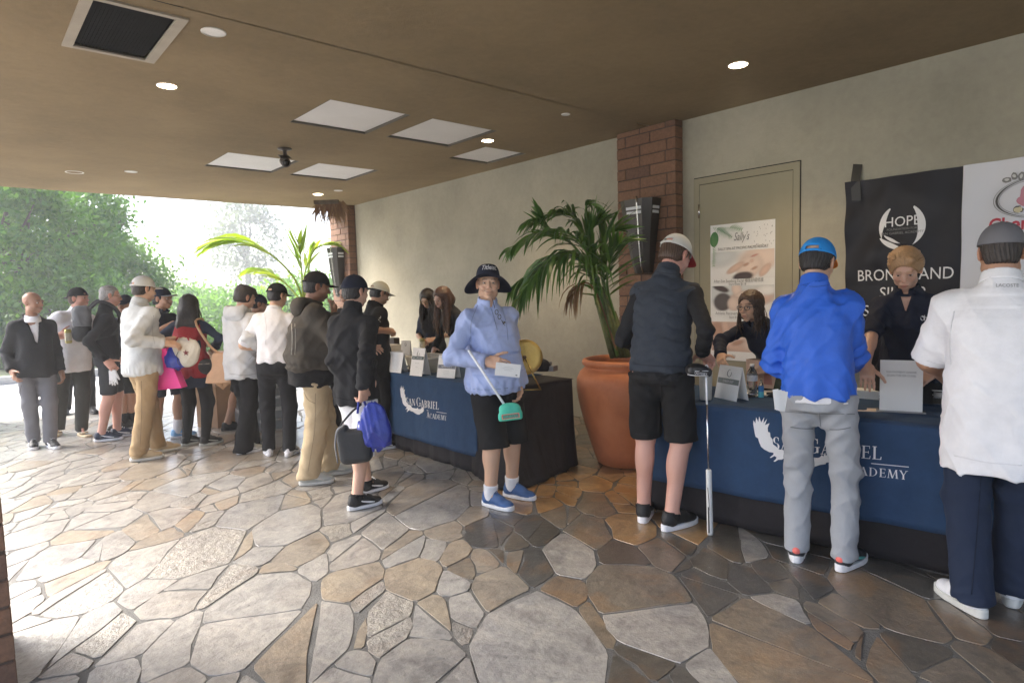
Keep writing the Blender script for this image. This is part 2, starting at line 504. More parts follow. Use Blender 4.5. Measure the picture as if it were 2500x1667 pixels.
# --- soffit / roof with openings cut out for the flush panels
PANELS = [(2.45, 3.24, 5.0, 5.86), (3.46, 4.255, 4.98, 5.83), (2.385, 3.215, 7.43, 8.33), (3.445, 4.28, 7.42, 8.345), (4.59, 5.21, 5.585, 6.31)]
VENT = (0.63, 1.12, 4.08, 4.92)
holes = PANELS + [VENT]
X0, X1, Y0, Y1 = -0.65, D, -4.5, YE
xs = sorted({X0, X1, *[h[0] for h in holes], *[h[1] for h in holes]}); ys = sorted({Y0, Y1, 3.93, 3.942, *[h[2] for h in holes], *[h[3] for h in holes]})
mb = MB()
for i in range(len(xs)-1):
    for j in range(len(ys)-1):
        cx, cy = (xs[i]+xs[i+1])/2, (ys[j]+ys[j+1])/2
        if any(h[0] < cx < h[1] and h[2] < cy < h[3] for h in holes): continue
        z = CH+0.008 if abs(cy-3.936) < 0.005 else CH
        mb.add([(xs[i], ys[j], z), (xs[i+1], ys[j], z), (xs[i+1], ys[j+1], z), (xs[i], ys[j+1], z)], [(0, 3, 2, 1)])
mb.box((X0, Y0, CH+0.10), (X1+0.4, Y1, CH+0.55))
mb.box((X0, Y0, CH+0.002), (X0+0.02, Y1, CH+0.098)).box((X0+.02, Y1-0.02, CH+0.002), (X1, Y1, CH+0.098)).box((X0+.02, Y0, CH+0.002), (X1, Y0+0.02, CH+0.098))
soffit = mb.obj('ceiling', M_CEIL); tag(soffit, 'tan stucco porch ceiling', kind='structure')
M_PANEL = mat('white access panel', (0.66, 0.66, 0.67), 0.55, 0.05, 2)
M_ALU = mat('brushed aluminium', (0.55, 0.54, 0.52), 0.45, 0.08, 20, metal=0.6)
PL = ['large white access panel in the ceiling row nearest the camera, beside the air vent side', 'white ceiling panel in the near row, closer to the wall', 'bright white ceiling panel in the far row behind the security camera',
      'white ceiling panel in the far row, to the right of the security camera', 'smallest ceiling panel, tucked next to the long wall']
for (a, b, c, d), lb in zip(PANELS, PL):
    p = thing('ceiling_panel', lb, 'ceiling panel', ((a+b)/2, (c+d)/2, CH+0.02), 0, 'square access panels in the ceiling')
    w, h = (b-a)/2, (d-c)/2
    MB().box((-w+.02, -h+.02, 0.0), (w-.02, h-.02, 0.02)).obj('panel', M_PANEL, p)
    fr = MB()
    for lo, hi in (((-w+.0005, -h+.0005), (-w+.012, h-.0005)), ((w-.012, -h+.0005), (w-.0005, h-.0005)), ((-w+.012, -h+.0005), (w-.012, -h+.012)), ((-w+.012, h-.012), (w-.012, h-.0005))):
        fr.box((*lo, -0.018), (*hi, 0.05))
    fr.obj('frame', mat('recess shade rim', (.10, .088, .07), .6, .1), p)  # dark rim colour stands for the shade in the panel recess
    MB().box((-w+.012, -h+.012, 0.022), (w-.012, h-.012, 0.03)).obj('backing', M_DARK, p)
a, b, c, d = VENT
p = thing('air_vent', 'dark louvred air vent with a pale frame set in the ceiling', 'air vent', ((a+b)/2, (c+d)/2, CH))
w, h = (b-a)/2, (d-c)/2
fr = MB()
for lo, hi in (((-w-.015, -h-.015), (-w+.040, h+.015)), ((w-.045, -h-.015), (w+.015, h+.015)), ((-w+.040, -h-.015), (w-.045, -h+.022)), ((-w+.040, h-.022), (w-.045, h+.015))):
    fr.box((*lo, -0.012), (*hi, -0.001))
fr.obj('frame', mat('cream vent frame', (0.33, 0.29, 0.23), 0.6, 0.1, 5), p)
MB().box((-w, -h, 0.07), (w, h, 0.09)).obj('backing', M_DARK, p)
M_SLAT = mat('vent slat', (0.004, 0.004, 0.004), 0.9, 0.2, 8, spec=.1)
x = -w+.048; sm = None
while x < w-.05:
    mbx = MB(); R = Matrix.Rotation(rad(35), 4, 'Y')
    mbx.box((-0.011, -h+.024, -0.0015), (0.011, h-.024, 0.0015), R)
    if sm is None: sm = pym('slat', mbx.v, mbx.f)
    o = link('slat', sm, M_SLAT, p); o.location = (x, 0, 0.012); x += 0.019

# --- recessed lights and ceiling speakers
def disc(name, label, cat, x, y, r, lit, group):
    p = thing(name, label, cat, (x, y, CH), 0, group)
    MB().lathe([(r, -0.001), (r+.007, -0.001), (r+.007, -0.006), (r+.003, -0.008), (r, -0.008)], 28, cap0=False, cap1=False).obj('trim_ring', mat('white trim', (0.7, 0.69, 0.66), 0.5, 0), p, True)
    if lit:
        MB().lathe([(0.0005, -0.004), (r, -0.004)], 28, cap0=False, cap1=False).obj('lens', mat('lit lens', (1.0, 0.86, 0.62), 0.4, 0, emit=14.0), p)
        L = bpy.data.lights.new('downlight', 'SPOT'); L.energy = LAMP_W; L.spot_size = rad(110); L.spot_blend = 0.8; L.color = (1.0, 0.72, 0.42); L.shadow_soft_size = r
        lo = bpy.data.objects.new('downlight_lamp', L); COL.objects.link(lo); lo.parent = p; lo.location = (0, 0, -0.03)
    else:
        MB().lathe([(0.0005, -0.006), (r, -0.004)], 28, cap0=False, cap1=False).obj('cover', mat('white cover', (0.72, 0.71, 0.69), 0.5, 0.03, 3), p)
LAMP_W = 22.0
G1 = 'lit recessed downlights'; G2 = 'round white covers in the ceiling'
disc('downlight', 'lit recessed downlight beyond the air vent', 'downlight', 1.32, 5.4, .066, True, G1)
disc('downlight', 'lit recessed downlight above the long door, nearest the wall on the near side', 'downlight', 4.48, 2.47, .066, True, G1)
disc('downlight', 'lit recessed downlight between two panels near the wall', 'downlight', 4.42, 5.34, .062, True, G1)
disc('downlight', 'warm lit downlight at the far end of the ceiling', 'downlight', 4.43, 9.61, .075, True, G1)
disc('ceiling_cover', 'round white unlit cover right beside the air vent', 'ceiling cover', 1.30, 4.17, .065, False, G2)
disc('ceiling_cover', 'small round white cover at the far left of the ceiling', 'ceiling cover', 1.76, 9.15, .065, False, G2)
disc('ceiling_cover', 'small round white cover above the palm, beside the ceiling seam', 'ceiling cover', 4.38, 4.14, .035, False, G2)
disc('ceiling_cover', 'round white cover beside the farthest lit downlight', 'ceiling cover', 4.54, 9.13, .06, False, G2)
p = thing('sprinkler_plate', 'faint beige ring plate at the far left of the ceiling', 'ceiling plate', (1.22, 9.55, CH))
MB().lathe([(0.10, -0.001), (0.10, -0.006), (0.085, -0.006), (0.085, -0.001)], 28, cap0=False, cap1=False).obj('ring', mat('white trim', (0.7, 0.69, 0.66), 0.5, 0), p)
MB().lathe([(0.0005, -0.004), (0.085, -0.003)], 28, cap0=False, cap1=False).obj('plate', M_CEIL, p)
# security camera
M_CAMB = mat('dark brown plastic', (0.06, 0.05, 0.045), 0.4, 0.1, 9)
p = thing('security_camera', 'dark bullet security camera hanging under the ceiling', 'security camera', (2.82, 6.9, CH))
MB().lathe([(0.075, -0.001), (0.075, -0.012), (0.05, -0.02), (0.022, -0.025), (0.02, -0.10)], 20).obj('mount', M_CAMB, p, True)
dv = np.array([-0.20, -0.9, -0.34]); dv /= np.linalg.norm(dv); c0 = np.array([0.0, 0.05, -0.12])
MB().tube([c0, c0+dv*.02, c0+dv*.15, c0+dv*.16], [.035, .047, .052, .05], 18).obj('camera_body', M_CAMB, p, True)
MB().tube([c0+dv*.161, c0+dv*.168], [.036, .03], 18).obj('lens', mat('camera lens', (0.01, 0.01, 0.012), 0.1, 0), p, True)
MB().box((-.055, .0, -.005), (.055, .19, .0), Matrix.Translation(Vector(c0)+Vector((0, 0, .058))) @ Vector(dv).to_track_quat('Y', 'Z').to_matrix().to_4x4()).obj('sunshade', M_CAMB, p)

# --- long wall with the door
wall = MB().box((D, -11.0, -0.10), (D+0.3, 10.45, CH+0.099)).obj('wall', M_WALL); tag(wall, 'long beige stucco wall along the porch', kind='structure')
dy0, dy1, dz = 2.46, 3.49, 2.55
p = thing('door', 'tall beige flush door in the stucco wall with a poster on it', 'door', (D, (dy0+dy1)/2, 0))
hw = (dy1-dy0)/2
fr = MB()
fr.box((-.012, -hw, 0), (-.001, -hw+.055, dz)).box((-.012, hw-.055, 0), (-.001, hw, dz)).box((-.012, -hw+.055, dz-.06), (-.001, hw-.055, dz))
fr.obj('door_frame', M_DOORP, p)
MB().box((-.009, -hw+.060, 0.01), (-.001, hw-.060, dz-.066)).obj('door_leaf', M_DOORP, p)
gp = MB(); gp.box((-.003, -hw+.055, 0), (-.0005, hw-.055, dz-.06))
gp.box((-.0045, -hw-.008, 0), (-.0005, -hw, dz+.008)).box((-.0045, hw, 0), (-.0005, hw+.006, dz+.008)).box((-.0045, -hw, dz), (-.0005, hw, dz+.010))
gp.obj('shadow_gap', M_DARK, p)
M_CHROME = mat('chrome', (0.62, 0.60, 0.57), 0.22, 0.05, 20, metal=1.0)
for z in (0.25, 1.28, 2.17):
    MB().tube([(-.016, hw-.058, z), (-.016, hw-.058, z+.13)], .010, 10).obj('hinge', M_CHROME, p, True)
MB().tube([(-.03, -hw+.12, 1.0), (-.06, -hw+.12, 1.0), (-.06, -hw+.24, 1.0)], .011, 10).obj('handle', M_CHROME, p, True)

# --- brick columns: every brick its own part
def brick_mat():
    m, t, b = principled('red brick')
    oi = N(t, 'ShaderNodeObjectInfo'); geo = N(t, 'ShaderNodeNewGeometry')
    base = ramp(t, oi.outputs['Random'], [(0.0, (0.16, 0.078, 0.046)), (0.35, (0.205, 0.105, 0.06)), (0.7, (0.18, 0.09, 0.052)), (1.0, (0.125, 0.066, 0.045))])
    n2 = N(t, 'ShaderNodeTexNoise', Scale=35.0, Detail=5.0, Roughness=0.7)
    t.links.new(geo.outputs['Position'], n2.inputs['Vector'])
    mx = N(t, 'ShaderNodeMix', data_type='RGBA', blend_type='MULTIPLY'); mx.inputs[0].default_value = 1.0
    t.links.new(base, mx.inputs[6]); t.links.new(ramp(t, n2.outputs[0], [(0.3, (0.7, 0.7, 0.7)), (0.7, (1.2, 1.2, 1.2))]), mx.inputs[7])
    t.links.new(mx.outputs[2], b.inputs['Base Color']); b.inputs['Roughness'].default_value = 0.75
    bp = N(t, 'ShaderNodeBump', Strength=0.4, Distance=0.008)
    t.links.new(n2.outputs[0], bp.inputs['Height']); t.links.new(bp.outputs[0], b.inputs['Normal'])
    return m
M_BRICK = brick_mat()
M_MORTAR = mat('brown mortar', (0.085, 0.055, 0.042), 0.9, 0.2, 20, 0.4, 80)
BR = {}
def brick(parent, lo, hi):
    sx, sy, sz = (round(hi[i]-lo[i], 3) for i in range(3))
    k = (sx, sy, sz)
    if k not in BR:
        o = MB().box((-sx/2, -sy/2, -sz/2), (sx/2, sy/2, sz/2)); me = pym('brick', o.v, o.f)
        b = bmesh.new(); b.from_mesh(me); bmesh.ops.bevel(b, geom=list(b.edges), offset=0.004, segments=1, affect='EDGES'); b.to_mesh(me); b.free()
        BR[k] = me
    o = link('brick', BR[k], M_BRICK, parent)
    o.location = ((lo[0]+hi[0])/2, (lo[1]+hi[1])/2, (lo[2]+hi[2])/2)
    return o
def wall_column(label, y0, y1, xf):
    p = thing('brick_column', label, 'column', (xf, y0, 0)); w = y1-y0; pr = D-xf
    MB().box((.006, .006, -.05), (pr+(0.25 if y0 > 9 else -.001), w-.006, CH-.002)).obj('mortar', M_MORTAR, p)
    cz = 0.11; n = int((CH-.01)/cz); pats = [[.085, .295, .295], [.275, .295, .105], [.29, .275, .11]]
    rs = random.Random(int(y0*10))
    for r in range(n+1):
        z0, z1 = r*cz+.006, min((r+1)*cz-.006, CH-.006)
        if z1-z0 < .03: continue
        pt = [0.105, .29, .29] if r % 3 == 0 else ([.28, .29, .11] if r % 3 == 1 else [.40-.015-.105+.0, .30, .09])
        pt = [q*(w-.024)/sum(pt) for q in pt]
        y = 0.0
        for i, L in enumerate(reversed(pt)):
            d = .045 if i else pr-.002
            brick(p, (rs.uniform(-.003, .003), y, z0), (d, y+L, z1)); y += L+.012
    return p
wall_column('dark red brick column in mid wall behind the palm and wall lamp', 3.62, 4.345, 5.37)
wall_column('red brick column at the far outer end of the wall', 10.47, 11.19, 5.36)
def free_column(label, x0, x1, y0, y1):
    p = thing('brick_column', label, 'column', (x0, y0, 0)); wx, wy = x1-x0, y1-y0
    MB().box((.008, .008, -.05), (wx-.008, wy-.008, CH-.002)).obj('mortar', M_MORTAR, p)
    n = int((CH-.01)/.11)
    for r in range(n+1):
        z0, z1 = r*.11+.006, min((r+1)*.11-.006, CH-.006)
        if z1-z0 < .03: continue
        off = 0 if r % 2 else .1
        d = .1
        for (ax0, ax1, ay0, ay1, alongx) in ((0, wx, 0, d, 1), (0, wx, wy-d, wy, 1), (0, d, d+.012, wy-d-.012, 0), (wx-d, wx, d+.012, wy-d-.012, 0)):
            if alongx and (ay0 > .2): pass
            L = (ax1-ax0) if alongx else (ay1-ay0); m = 2; seg = (L-.012*(m-1))/m; s0 = 0
            cuts = [L*(.38 if r % 2 else .62)]
            for a, b in ((0, cuts[0]-.006), (cuts[0]+.006, L)):
                jit = random.uniform(-.002, .002)
                if alongx: brick(p, (ax0+a, ay0+(jit if ay0 < .1 else 0), z0), (ax0+b, ay1, z1))
                else: brick(p, (ax0, ay0+a, z0), (ax1+(jit if ax0 > .1 else 0), ay0+b, z1))
    return p
free_column('red brick column at the near left edge of the porch', -0.62, 0.075, 3.10, 3.62)
free_column('red brick column at the open far corner of the porch', -0.62, 0.075, 10.45, 10.97)

# ================================================================== VEGETATION
def npmesh(name, v, f, cols=None, smooth=True):
    v = np.ascontiguousarray(v, np.float32); f = np.ascontiguousarray(f, np.int32)
    me = bpy.data.meshes.new(name)
    me.vertices.add(len(v)); me.vertices.foreach_set('co', v.ravel())
    k = f.shape[1]
    me.loops.add(f.size); me.loops.foreach_set('vertex_index', f.ravel())
    me.polygons.add(len(f)); me.polygons.foreach_set('loop_start', np.arange(len(f), dtype=np.int32)*k)
    me.update(calc_edges=True)
    if smooth: me.polygons.foreach_set('use_smooth', np.ones(len(f), bool))
    if cols is not None:
        a = me.color_attributes.new('Col', 'FLOAT_COLOR', 'POINT')
        a.data.foreach_set('color', np.ascontiguousarray(np.c_[cols, np.ones(len(cols))], np.float32).ravel())
    return me
def leaf_mat(name, c1, c2, trans=0.45, rough=0.5):
    m = bpy.data.materials.new(name); m.use_nodes = True; t = m.node_tree; b = t.nodes['Principled BSDF']
    a = N(t, 'ShaderNodeAttribute', attribute_name='Col')
    col = ramp(t, a.outputs['Fac'], [(0.0, c1), (1.0, c2)])
    t.links.new(col, b.inputs['Base Color']); b.inputs['Roughness'].default_value = rough
    tr = N(t, 'ShaderNodeBsdfTranslucent'); mu = N(t, 'ShaderNodeMix', data_type='RGBA', blend_type='MULTIPLY'); mu.inputs[0].default_value = 1
    mu.inputs[7].default_value = (1.0, 1.15, 0.5, 1); t.links.new(col, mu.inputs[6]); t.links.new(mu.outputs[2], tr.inputs['Color'])
    mx = N(t, 'ShaderNodeMixShader'); mx.inputs[0].default_value = trans
    t.links.new(b.outputs[0], mx.inputs[1]); t.links.new(tr.outputs[0], mx.inputs[2])
    t.links.new(mx.outputs[0], t.nodes['Material Output'].inputs['Surface'])
    return m
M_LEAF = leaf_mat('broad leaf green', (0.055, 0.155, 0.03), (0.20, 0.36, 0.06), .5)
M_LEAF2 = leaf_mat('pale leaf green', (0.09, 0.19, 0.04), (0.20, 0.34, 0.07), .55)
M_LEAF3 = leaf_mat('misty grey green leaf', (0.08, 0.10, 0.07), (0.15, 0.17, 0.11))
M_BARK = mat('bark', (0.11, 0.085, 0.06), 0.9, 0.3, 12, 0.7, 30)
def leaves(cent, rr, ncl, per, size, rng, crad, elong=1.0):
    """clusters of leaf sized faces through the outer part of a lumpy crown"""
    V = []; Cc = []
    lob = rng.normal(0, 1, (9, 3)); lob /= np.linalg.norm(lob, axis=1)[:, None]
    for i in range(ncl):
        d = rng.normal(0, 1, 3); d /= np.linalg.norm(d)
        bulge = 0.72+0.34*np.max(np.clip(lob@d, 0, 1)**5)
        c = cent+np.array(rr)*d*bulge*rng.uniform(0.35, 1.0)**0.45
        tone = rng.uniform(0, 1)
        n = int(per*rng.uniform(.6, 1.3))
        P = c+rng.normal(0, 1, (n, 3))*np.array([crad, crad, crad*.6])
        u = rng.normal(0, 1, (n, 3)); u[:, 2] -= .5; u /= np.linalg.norm(u, axis=1)[:, None]
        w = np.cross(u, rng.normal(0, 1, (n, 3))+np.array([0, 0, 1.2])); w /= np.linalg.norm(w, axis=1)[:, None]+1e-9
        s = size*rng.uniform(.6, 1.25, (n, 1))
        V.append(np.stack([P-u*s*.5*elong, P+w*s*.27, P+u*s*.5*elong, P-w*s*.27], 1))
        Cc.append(np.repeat(np.clip(tone*.7+rng.uniform(0, .4, n), 0, 1), 4))
    V = np.concatenate(V).reshape(-1, 3); Cc = np.concatenate(Cc)
    F = np.arange(len(V)).reshape(-1, 4)
    return V, F, np.repeat(Cc[:, None], 3, 1)
def tree(name, label, cat, base, cent, rr, ncl, per, size, m, seed, crad=0.35, group=None, trunk=0.16, elong=1.0):
    rng = np.random.default_rng(seed); base = np.array(base, float); cent = np.array(cent, float)
    p = thing(name, label, cat, base, 0, group)
    V, F, C_ = leaves(cent-base, rr, ncl, per, size, rng, crad, elong)
    link('crown', npmesh('crown', V, F, C_, False), m, p)
    tb = MB(); c = cent-base
    mid = np.array([c[0]*.25, c[1]*.25, max(.3, (c[2]-rr[2]*.55))])
    if trunk > 0:
        tb.tube([(0, 0, -.2), mid*.5, mid, c+np.array([0, 0, rr[2]*.3])], [trunk*1.25, trunk, trunk*.8, trunk*.2], 8)
        for k in range(9):
            d = rng.normal(0, 1, 3); d /= np.linalg.norm(d); d[2] = abs(d[2])*.8
            e = c+np.array(rr)*d*.75; s = mid+(c-mid)*rng.uniform(0, .5)
            tb.tube([s, (s+e)/2+rng.normal(0, .12, 3)*rr[0]*.5, e], [trunk*.5, trunk*.3, trunk*.08], 6)
        tb.obj('trunk', M_BARK, p, True)
    return p
def gb(P, z=-0.14): return (P[0], P[1], z)
c = W(20, 575, 19); tree('tree', 'big dense green tree at the left edge, overhanging the drive', 'tree', gb(c), c, (3.0, 3.0, 3.0), 250, 62, .20, M_LEAF, 1, .31, 'leafy trees beyond the drive', .2)
c = W(165, 560, 22); tree('tree', 'tall green tree second from the left, its edge against the white sky', 'tree', gb(c), c, (2.5, 2.5, 2.9), 220, 62, .20, M_LEAF, 2, .31, 'leafy trees beyond the drive', .2)
c = W(285, 690, 24); tree('tree', 'rounded lighter green tree in front of the bright sky gap', 'tree', gb(c), c, (1.7, 1.7, 1.9), 140, 55, .2, M_LEAF2, 3, .36, 'leafy trees beyond the drive', .15)
c = W(120, 760, 18); tree('tree', 'low dark bushy tree behind the men at the left', 'tree', gb(c), c, (2.3, 1.6, 1.5), 200, 55, .18, M_LEAF, 4, .3, 'leafy trees beyond the drive', .1)
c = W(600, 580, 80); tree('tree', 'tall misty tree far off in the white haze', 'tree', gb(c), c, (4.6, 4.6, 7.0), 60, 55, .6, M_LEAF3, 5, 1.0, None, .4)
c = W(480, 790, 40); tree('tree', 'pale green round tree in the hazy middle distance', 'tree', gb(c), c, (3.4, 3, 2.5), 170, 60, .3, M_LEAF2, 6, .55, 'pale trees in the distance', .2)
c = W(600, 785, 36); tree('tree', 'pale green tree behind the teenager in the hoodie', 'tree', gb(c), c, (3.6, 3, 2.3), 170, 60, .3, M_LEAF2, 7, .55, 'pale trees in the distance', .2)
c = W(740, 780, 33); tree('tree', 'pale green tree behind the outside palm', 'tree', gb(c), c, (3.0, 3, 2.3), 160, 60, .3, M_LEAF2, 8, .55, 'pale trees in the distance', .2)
for i, (px, py, dp, r, lb) in enumerate([(20, 870, 17.4, 1.0, 'low green shrub at the left edge of the planting bed'), (125, 850, 17.8, 1.1, 'low green shrub behind the bald man'), (235, 860, 17.6, 1.0, 'low green shrub behind the man with the backpack'),
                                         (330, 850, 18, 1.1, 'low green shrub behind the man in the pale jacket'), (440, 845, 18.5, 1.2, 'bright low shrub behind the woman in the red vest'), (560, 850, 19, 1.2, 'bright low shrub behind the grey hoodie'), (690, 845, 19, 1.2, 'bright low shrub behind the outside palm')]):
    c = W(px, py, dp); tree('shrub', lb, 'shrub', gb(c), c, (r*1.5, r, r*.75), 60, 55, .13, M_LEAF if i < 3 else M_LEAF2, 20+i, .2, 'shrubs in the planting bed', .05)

# ---- palm fronds
M_PALM = leaf_mat('palm frond green', (0.035, 0.105, 0.024), (0.13, 0.235, 0.055), 0.3, 0.33)
M_PALMY = leaf_mat('yellow green frond', (0.14, 0.22, 0.02), (0.30, 0.34, 0.04), 0.55, 0.4)
M_DRYF = leaf_mat('dry brown frond', (0.14, 0.065, 0.03), (0.22, 0.12, 0.05), 0.2, 0.6)
def spline(P, n):
    P = np.array(P, float); m = len(P); out = []
    Q = np.vstack([2*P[0]-P[1], P, 2*P[-1]-P[-2]])
    for t in np.linspace(0, m-1-1e-6, n):
        i = int(t); s = t-i; a, b, c, d = Q[i:i+4]
        out.append(.5*((2*b)+(-a+c)*s+(2*a-5*b+4*c-d)*s*s+(-a+3*b-3*c+d)*s**3))
    return np.array(out)
def frond(parent, ctrl, length, width, n, droop, seed, m, t0=.25, rr=.011, side=None, tip=.55, spread=1.0, org=(0, 0, 0)):
    rng = np.random.default_rng(seed)
    S = spline(np.array(ctrl)-np.array(org), 30)
    V = []; F = []; Cc = []
    T = np.gradient(S, axis=0); T /= np.linalg.norm(T, axis=1)[:, None]
    for i in range(n):
        t = t0+(1-t0)*(i+.5)/n; k = t*29; j = int(min(28, k)); p = S[j]+(S[j+1]-S[j])*(k-j); tg = T[j]
        sd = np.cross(tg, [0, 0, 1.0]) if side is None else np.array(side, float)-tg*np.dot(side, tg); sd /= np.linalg.norm(sd)+1e-9
        L = length*(math.sin(math.pi*min(1, .18+.82*(t-t0)/(1-t0)))**.6)*rng.uniform(.85, 1.1)+length*.25
        for sg in (-1, 1):
            d = sd*sg*spread*rng.uniform(.8, 1.15)+tg*rng.uniform(.7, 1.1)*(tip+.6*t)+rng.normal(0, .10, 3); d /= np.linalg.norm(d)
            pts = [p]; q = p.copy(); dd = d.copy()
            for s in range(5):
                dd = dd+np.array([0, 0, -1])*droop*rng.uniform(.7, 1.3)*(s+1)*.16; dd /= np.linalg.norm(dd)
                q = q+dd*L/5; pts.append(q)
            wn = np.cross(dd, rng.normal(0, .5, 3)+sd*.3+np.array([0, 0, 1])); wn /= np.linalg.norm(wn)+1e-9
            o = len(V); tone = rng.uniform(0, 1)
            for s, w in enumerate((.35, 1, 1, .85, .5, .06)):
                V += [pts[s]-wn*width*w/2, pts[s]+wn*width*w/2]; Cc += [tone, tone]
            for s in range(5): F.append((o+2*s, o+2*s+1, o+2*s+3, o+2*s+2))
    if n == 0: return None
    me = npmesh('frond', V, F, np.repeat(np.array(Cc)[:, None], 3, 1), False)
    o = link('frond', me, m, parent)
    tb = MB().tube(S, np.linspace(rr, rr*.3, 30), 6)
    st = pym('stalk', tb.v, tb.f); 
    a = st.color_attributes.new('Col', 'FLOAT_COLOR', 'POINT'); a.data.foreach_set('color', [0.8]*(4*len(st.vertices)))
    link('stalk', st, m, o, True)
    return o
# the big terracotta pot with its palm
PC = np.array([4.29, 3.42, 0.0])
pot = thing('terracotta_pot', 'huge orange terracotta urn standing between the two tables', 'pot', PC)
M_TERRA, t, b = principled('terracotta')
tc = N(t, 'ShaderNodeTexCoord'); n1 = N(t, 'ShaderNodeTexNoise', Scale=3.0, Detail=7.0, Roughness=.65); n2 = N(t, 'ShaderNodeTexNoise', Scale=60.0, Detail=4.0)
for n in (n1, n2): t.links.new(tc.outputs['Object'], n.inputs['Vector'])
t.links.new(ramp(t, n1.outputs[0], [(.28, (.44, .135, .05)), (.5, (.56, .19, .075)), (.66, (.60, .225, .10)), (.80, (.66, .36, .22))]), b.inputs['Base Color']); b.inputs['Roughness'].default_value = .58
bp = N(t, 'ShaderNodeBump', Strength=.18, Distance=.008); t.links.new(n2.outputs[0], bp.inputs['Height']); t.links.new(bp.outputs[0], b.inputs['Normal'])
prof = [(.0005, 0), (.225, 0), (.245, .012), (.275, .10), (.32, .24), (.365, .40), (.398, .54), (.415, .66), (.412, .74), (.385, .80), (.345, .835), (.335, .845), (.345, .853), (.36, .865), (.365, .885), (.358, .905), (.335, .912), (.315, .905), (.305, .88), (.33, .82), (.35, .76), (.0005, .755)]
MB().lathe(prof, 56, cap0=False, cap1=False).obj('urn_body', M_TERRA, pot, True)
MB().lathe([(.0005, .80), (.33, .79)], 40, cap0=False, cap1=False).obj('soil', mat('soil', (.05, .035, .025), .95, .4, 20, .6, 60), pot)
palm = thing('potted_palm', 'leaning green palm with drooping fronds growing in the terracotta urn', 'palm', PC+[0, 0, .79])
po = PC+np.array([0, 0, .79])
def WP(x, y, dd=0): return W(x, y, 5.45+dd)
fr_def = [  # control pixels on the photo with depth offsets, leaflet length, number, droop
 ([(1505, 865, 0), (1470, 740, 0), (1425, 640, -.05), (1350, 628, -.2), (1262, 730, -.3)], .48, 34, 1.0, .30),
 ([(1510, 865, 0), (1468, 740, .05), (1410, 625, .1), (1330, 640, .1), (1250, 700, .1)], .42, 30, .9, .35),
 ([(1508, 865, 0), (1462, 735, 0), (1430, 610, -.05), (1350, 560, -.2), (1235, 610, -.3)], .34, 30, .55, .35),
 ([(1512, 865, .05), (1470, 720, .1), (1420, 560, .15), (1370, 520, .1), (1290, 540, 0)], .34, 26, .5, .38),
 ([(1515, 868, .05), (1478, 740, .1), (1445, 640, .1), (1440, 570, .1), (1462, 545, .1)], .36, 24, .1, .40),
 ([(1520, 868, .05), (1490, 760, .1), (1470, 650, .1), (1478, 580, .1), (1510, 560, .1)], .36, 22, .15, .40),
 ([(1525, 868, 0), (1500, 770, 0), (1482, 690, -.1), (1500, 610, -.15), (1530, 585, -.2)], .30, 20, .2, .35),
 ([(1516, 868, .1), (1475, 700, .2), (1430, 520, .2), (1455, 505, .2), (1482, 560, .2)], .20, 14, .5, .5),
 ([(1508, 868, -.05), (1455, 690, 0), (1400, 600, .05), (1355, 575, .1), (1315, 520, .1)], .30, 18, .1, .5),
]
for i, (cp, L, n, dr, t0) in enumerate(fr_def):
    frond(palm, [WP(*q) for q in cp], L, .031, n, dr*.85, 50+i, M_PALM, t0, .016, None, .55, 1.0, po)
frond(palm, [WP(*q) for q in [(1508, 865, -.05), (1462, 730, -.05), (1430, 690, -.1), (1395, 720, -.15)]], .28, .022, 9, 1.4, 80, M_DRYF, .6, .012, None, .4, .8, po)
st = MB()
for k, (x0, x1, y1) in enumerate([(1488, 1452, 720), (1500, 1470, 700), (1512, 1478, 720), (1520, 1490, 740), (1496, 1462, 760), (1526, 1500, 760)]):
    st.tube([WP(x0+8, 872)-po, WP((x0+x1)/2+4, (872+y1)/2, .03*k-.08)-po, WP(x1, y1, .03*k-.08)-po], [.028, .022, .014], 8)
st.obj('stems', mat('palm stem', (.10, .12, .035), .6, .35, 14, .5, 40), palm, True)
# palm outside by the far column
oc = W(742, 735, 11.6)
op = thing('outdoor_palm', 'yellow green palm fronds outside, beside the far brick column', 'palm', gb(oc))
ob = np.array(gb(oc))
def WO(x, y, dd=0): return W(x, y, 11.6+dd)
for i, (cp, L, n, dr, t0) in enumerate([
  ([(742, 740, 0), (715, 675, 0), (655, 617, -.2), (590, 590, -.4), (530, 593, -.6)], .75, 13, .35, .45),
  ([(740, 740, 0), (700, 695, .2), (660, 665, .3), (620, 655, .4)], .5, 9, .4, .35),
  ([(742, 740, 0), (738, 690, 0), (735, 640, 0), (728, 590, .1)], .5, 6, -.1, .5),
  ([(744, 740, 0), (752, 670, .1), (764, 615, .1), (800, 596, 0), (828, 600, 0)], .45, 7, .4, .5),
  ([(744, 740, 0), (742, 680, .2), (752, 640, .3), (762, 610, .3)], .4, 6, .3, .5)]):
    frond(op, [WO(*q) for q in cp], L, .075, n, dr, 120+i, M_PALMY, t0, .022, None, .9, .55, ob)
MB().tube([(0, 0, 0), (0, 0, WO(742, 735)[2]+.14)], [.09, .05], 10).obj('trunk', M_BARK, op, True)
dc = W(808, 508, 9.75)
dp = thing('dry_palm_skirt', 'fringe of dry palm leaves hanging at the top of the far column', 'palm leaves', dc)
rng = np.random.default_rng(5); V = []; F = []; Cc = []
for i in range(110):
    a = rng.uniform(-1, 1); p0 = np.array([*(LAT*a*.22)[:2], rng.uniform(-.01, .10)]); d = np.array([*(LAT*rng.normal(a*.3, .3))[:2], -1.0])+rng.normal(0, .15, 3); d /= np.linalg.norm(d)
    L = rng.uniform(.12, .42); w = np.cross(d, FH)*.012; o = len(V); V += [p0-w, p0+w, p0+d*L]; F.append((o, o+1, o+2)); Cc += [rng.uniform(0, 1)]*3
